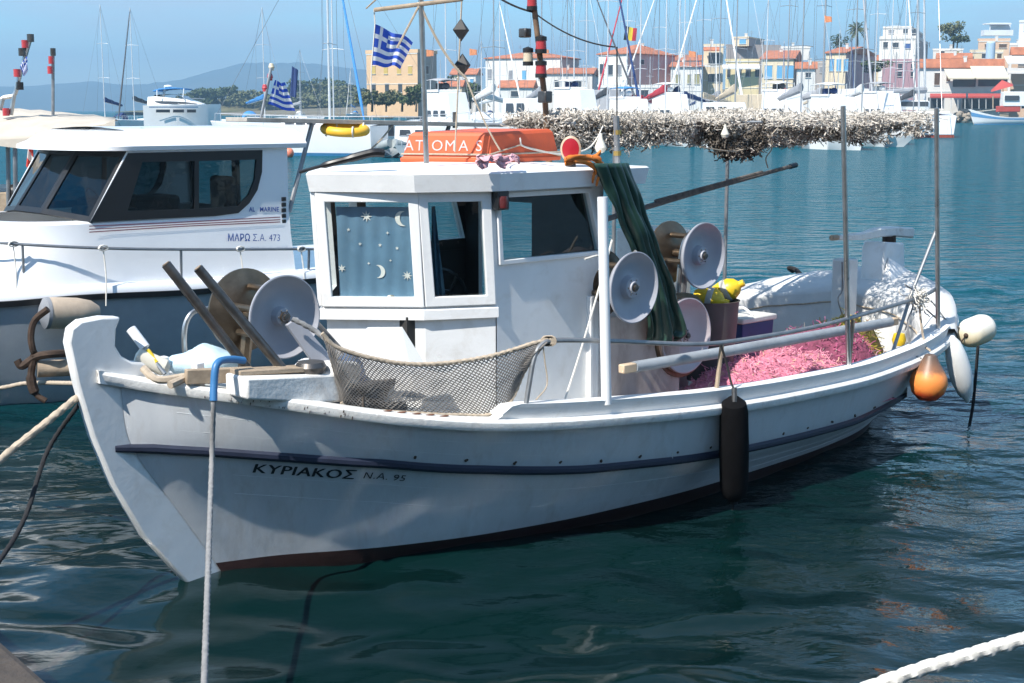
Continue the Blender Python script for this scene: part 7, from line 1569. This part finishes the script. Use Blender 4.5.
# traditional boat by the rocks at the right
tb = thing('traditional_boat', 'white and blue traditional boat with red cabin trim at the right edge', 'fishing boat', wl_(1000, 300))
bow, stern = wl_(975, 300), wl_(1062, 305); rings = []; rr2 = []
for k in range(21):
    t = k / 20; c = bow.lerp(stern, t); w = 1.9 * math.sin(math.pi * (.04 + .92 * t)) ** .6; zz = 1.5 + 1.7 * (1 - min(1, t / .45)) ** 2 + .8 * max(0, t - .6)
    rk = V((-1.2 * (1 - t) ** 2, 0, 0)); rings.append([c + rk + V((0, -w, zz)), c + rk * .5 + V((0, -w * .95, .7)), c + V((0, -w * .7, 0)), c + V((0, 0, -.6)), c + V((0, w * .7, 0)), c + rk + V((0, w, zz))])
b = MB(); b.loft(rings, False); b.loft([[r[0] - V((0, 0, .3)), r[5] - V((0, 0, .3))] for r in rings], False); b.build('hull', HC['white'], tb)
b = MB(); b.loft([[r[0].lerp(r[1], .25) - V((0, .03, 0)), r[0].lerp(r[1], .6) - V((0, .03, 0))] for r in rings], False); b.loft([[r[2] - V((0, .04, .2)), r[2].lerp(r[1], .25) - V((0, .04, 0))] for r in rings], False); b.build('blue_band', mat('sea_blue_paint', (.10, .27, .48), .5), tb)
b = MB(); b.box(at(1008, 109, 301), (4.5, 2, 1.2)); b.build('red_trim', m_awnr, tb, bevel=.1); b = MB(); b.box(at(1014, 99, 301), (5, 2.2, 3.0)); b.build('wheelhouse', HC['white'], tb, bevel=.1); b = MB(); b.box(at(1012, 98, 299.7), (3, .1, 1.0)); b.build('window', m_pane, tb)
b = MB(); b.tube([at(993, 108, 301), at(993, 96, 301)], .15, 6); b.build('mast', m_wood, tb)

# more of the fleet: a near row on the pontoon and a far row against the quay
near = [
 # px of bow, Y, px of stern, Y, mast px, hull, cover, jib, hood, label
 (468, 118, 425, 132, 447, 'white', 'white', None, 'charcoal', 'near yacht with bulky white sail bundle above the motor cruiser windows'),
 (520, 112, 470, 128, 494, 'white', 'white', None, 'white', 'near yacht with white cover left of the lamp mast foot'),
 (560, 126, 520, 140, 541, 'grey', 'grey', None, 'navy', 'near grey hulled yacht directly behind the lamp mast'),
 (612, 120, 566, 134, 573, 'white', 'navy', None, 'white', 'near yacht with navy cover behind the cream searchlight'),
 (640, 132, 598, 146, 606, 'white', 'charcoal', 'navy', 'grey', 'near yacht with navy rolled jib left of the tricolour'),
 (690, 118, 640, 130, 663, 'white', 'red', None, 'navy', 'near yacht with deep red cover below the white villa side'),
 (724, 128, 678, 138, 676, 'white', 'navy', None, 'navy', 'near yacht with dark navy bundle below the olive shutters'),
 (772, 116, 726, 128, 732, 'white', 'beige', None, 'grey', 'near yacht with beige bundle below the yellow shop'),
 (800, 140, 752, 150, 783, 'grey', 'red', None, 'red', 'near grey hulled yacht with red hood below the blue shutters'),
 (838, 112, 782, 122, 797, 'white', 'grey', None, 'grey', 'near yacht with long pale grey cover left of the thick grey mast'),
 (886, 118, 836, 128, 857, 'white', 'white', None, 'charcoal', 'near yacht with big white cover in front of the palm house'),
 (915, 150, 868, 160, 908, 'white', 'charcoal', None, 'grey', 'near yacht with charcoal cover left of the catamaran'),
]
for bx, bY, sx, sY, mpx, hc, cv, jb_, hd, lab in near:
    sailboat(lab, wl_(bx, bY), wl_(sx, sY), mpx, 1.5, 3.8, hc, cv, jb_, m_mast if len(lab) % 2 else m_mastg, 17, hd, None, .42, 'yachts in the near pontoon row', mr=.06)
far_ = [(300, 118.5, 'white', 'navy', 'left of the hill foot'), (352, 118, 'white', 'blue', 'under the blue furled jib'), (385, 118.5, 'cream', 'white', 'below the left edge of the peach building'), (412, 119, 'white', 'grey', 'below the peach building'), (440, 119.5, 'white', 'white', 'at the right foot of the peach building'), (462, 119, 'grey', 'navy', 'below the lower day shape'), (488, 120, 'white', 'beige', 'below the left corner of the broad white house'), (512, 120, 'white', 'navy', 'below the low tiled shed'), (536, 120, 'cream', 'white', 'left under the low white house'), (560, 121, 'white', 'blue', 'under the low white house'), (584, 121, 'white', 'charcoal', 'at the right end of the low white house'), (604, 122, 'white', 'white', 'under the left wall of the villa'), (632, 122, 'navy', 'white', 'under the villa corner'), (650, 122, 'white', 'grey', 'under the shaded villa wall'), (672, 122, 'white', 'red', 'left under the olive shutters'), (694, 122.5, 'cream', 'navy', 'right under the olive shutters'), (714, 122.5, 'white', 'white', 'under the balcony house'), (738, 123, 'white', 'grey', 'under the white fascia'), (760, 123, 'white', 'navy', 'left under the blue shutters'), (782, 123, 'grey', 'white', 'right under the blue shutters'), (806, 123, 'white', 'beige', 'under the small tiled annex'), (826, 123, 'white', 'charcoal', 'left under the palm house'), (848, 123.5, 'white', 'white', 'right under the palm house'), (872, 123.5, 'white', 'navy', 'left under the mauve building'), (894, 124, 'white', 'grey', 'under the mauve building'), (912, 124, 'cream', 'white', 'right under the mauve building')]
rf_ = random.Random(77)
for i, (px, yw, hc, cv, where) in enumerate(far_):
    Y = (CAM_H * FPX) / (yw - HORIZON); b0 = wl_(px, Y); ang = rf_.uniform(-1.9, -1.2); Lh = rf_.uniform(9, 12); d = V((math.cos(ang), math.sin(ang), 0))
    sailboat(f'distant {hc} yacht with {cv} cover moored {where}', b0 + d * Lh * .5, b0 - d * Lh * .5, None, 1.3 + .3 * rf_.random(), 3.4, hc, cv, rf_.choice([None, None, 'white', 'navy']), rf_.choice([m_mast, m_mast, m_mastg]), rf_.uniform(13, 17), rf_.choice(['navy', 'white', 'grey', 'blue']), None, .42, 'distant yachts along the quay', mr=.09)
for (x0, xc, x1, yt, Y, wall, rf__, rd_, a_, lab) in (
    (452, 476, 482, 74, 480, 'white', 'gable', 6, 10, 'small white house with tiled roof behind the day shapes'), (574, 598, 604, 70, 470, 'cream', None, 0, 8, 'plain cream house peeping between low house and villa'),
    (660, 705, 712, 60, 470, 'white', 'gable', 5, 6, 'white tiled house behind the olive shuttered one'), (804, 824, 830, 62, 480, 'grey', None, 0, 8, 'plain grey house behind the small annex'), (862, 880, 884, 60, 470, 'cream', 'gable', 5, 6, 'cream tiled house between palm house and stepped building'),
    (930, 950, 954, 62, 430, 'pink', None, 0, 8, 'small pink house right of the mauve building'), (440, 462, 466, 86, 450, 'cream', 'gable', 6, 8, 'low cream house with tiled roof right of the peach building'), (516, 548, 552, 74, 500, 'cream', 'gable', 5, 4, 'far cream house behind the low shed'), (1000, 1024, 1050, 44, 470, 'white', None, 0, 12, 'plain white house behind the balcony building')):
    house_('town_house', lab, x0, xc, x1, yt, Y, wall, rf__, rd_, [(x0 + (xc - x0) * f, yt + 8, 3.2, 6, rf_.choice([None, 'brown', 'blue', 'grey'])) for f in (.25, .6, .85)], a=a_, flatpar=.4)

# ------------------------------------------------------------------ sea air
hz = MB(); hz.box((0, 3400, 133), (13000, 7400, 290)); hz = hz.build('haze', None or bpy.data.materials.new('sea_air'), smooth=False); tag(hz, kind='stuff')
hm = MATS['sea_air'] = hz.data.materials[0]; hm.use_nodes = True; t = hm.node_tree; t.nodes.clear(); ho = N(t, 'ShaderNodeOutputMaterial'); pv = N(t, 'ShaderNodeVolumePrincipled')
pv.inputs['Color'].default_value = (.44, .74, 1.0, 1); pv.inputs['Density'].default_value = HAZE; pv.inputs['Anisotropy'].default_value = 0.2; t.links.new(pv.outputs[0], ho.inputs['Volume'])
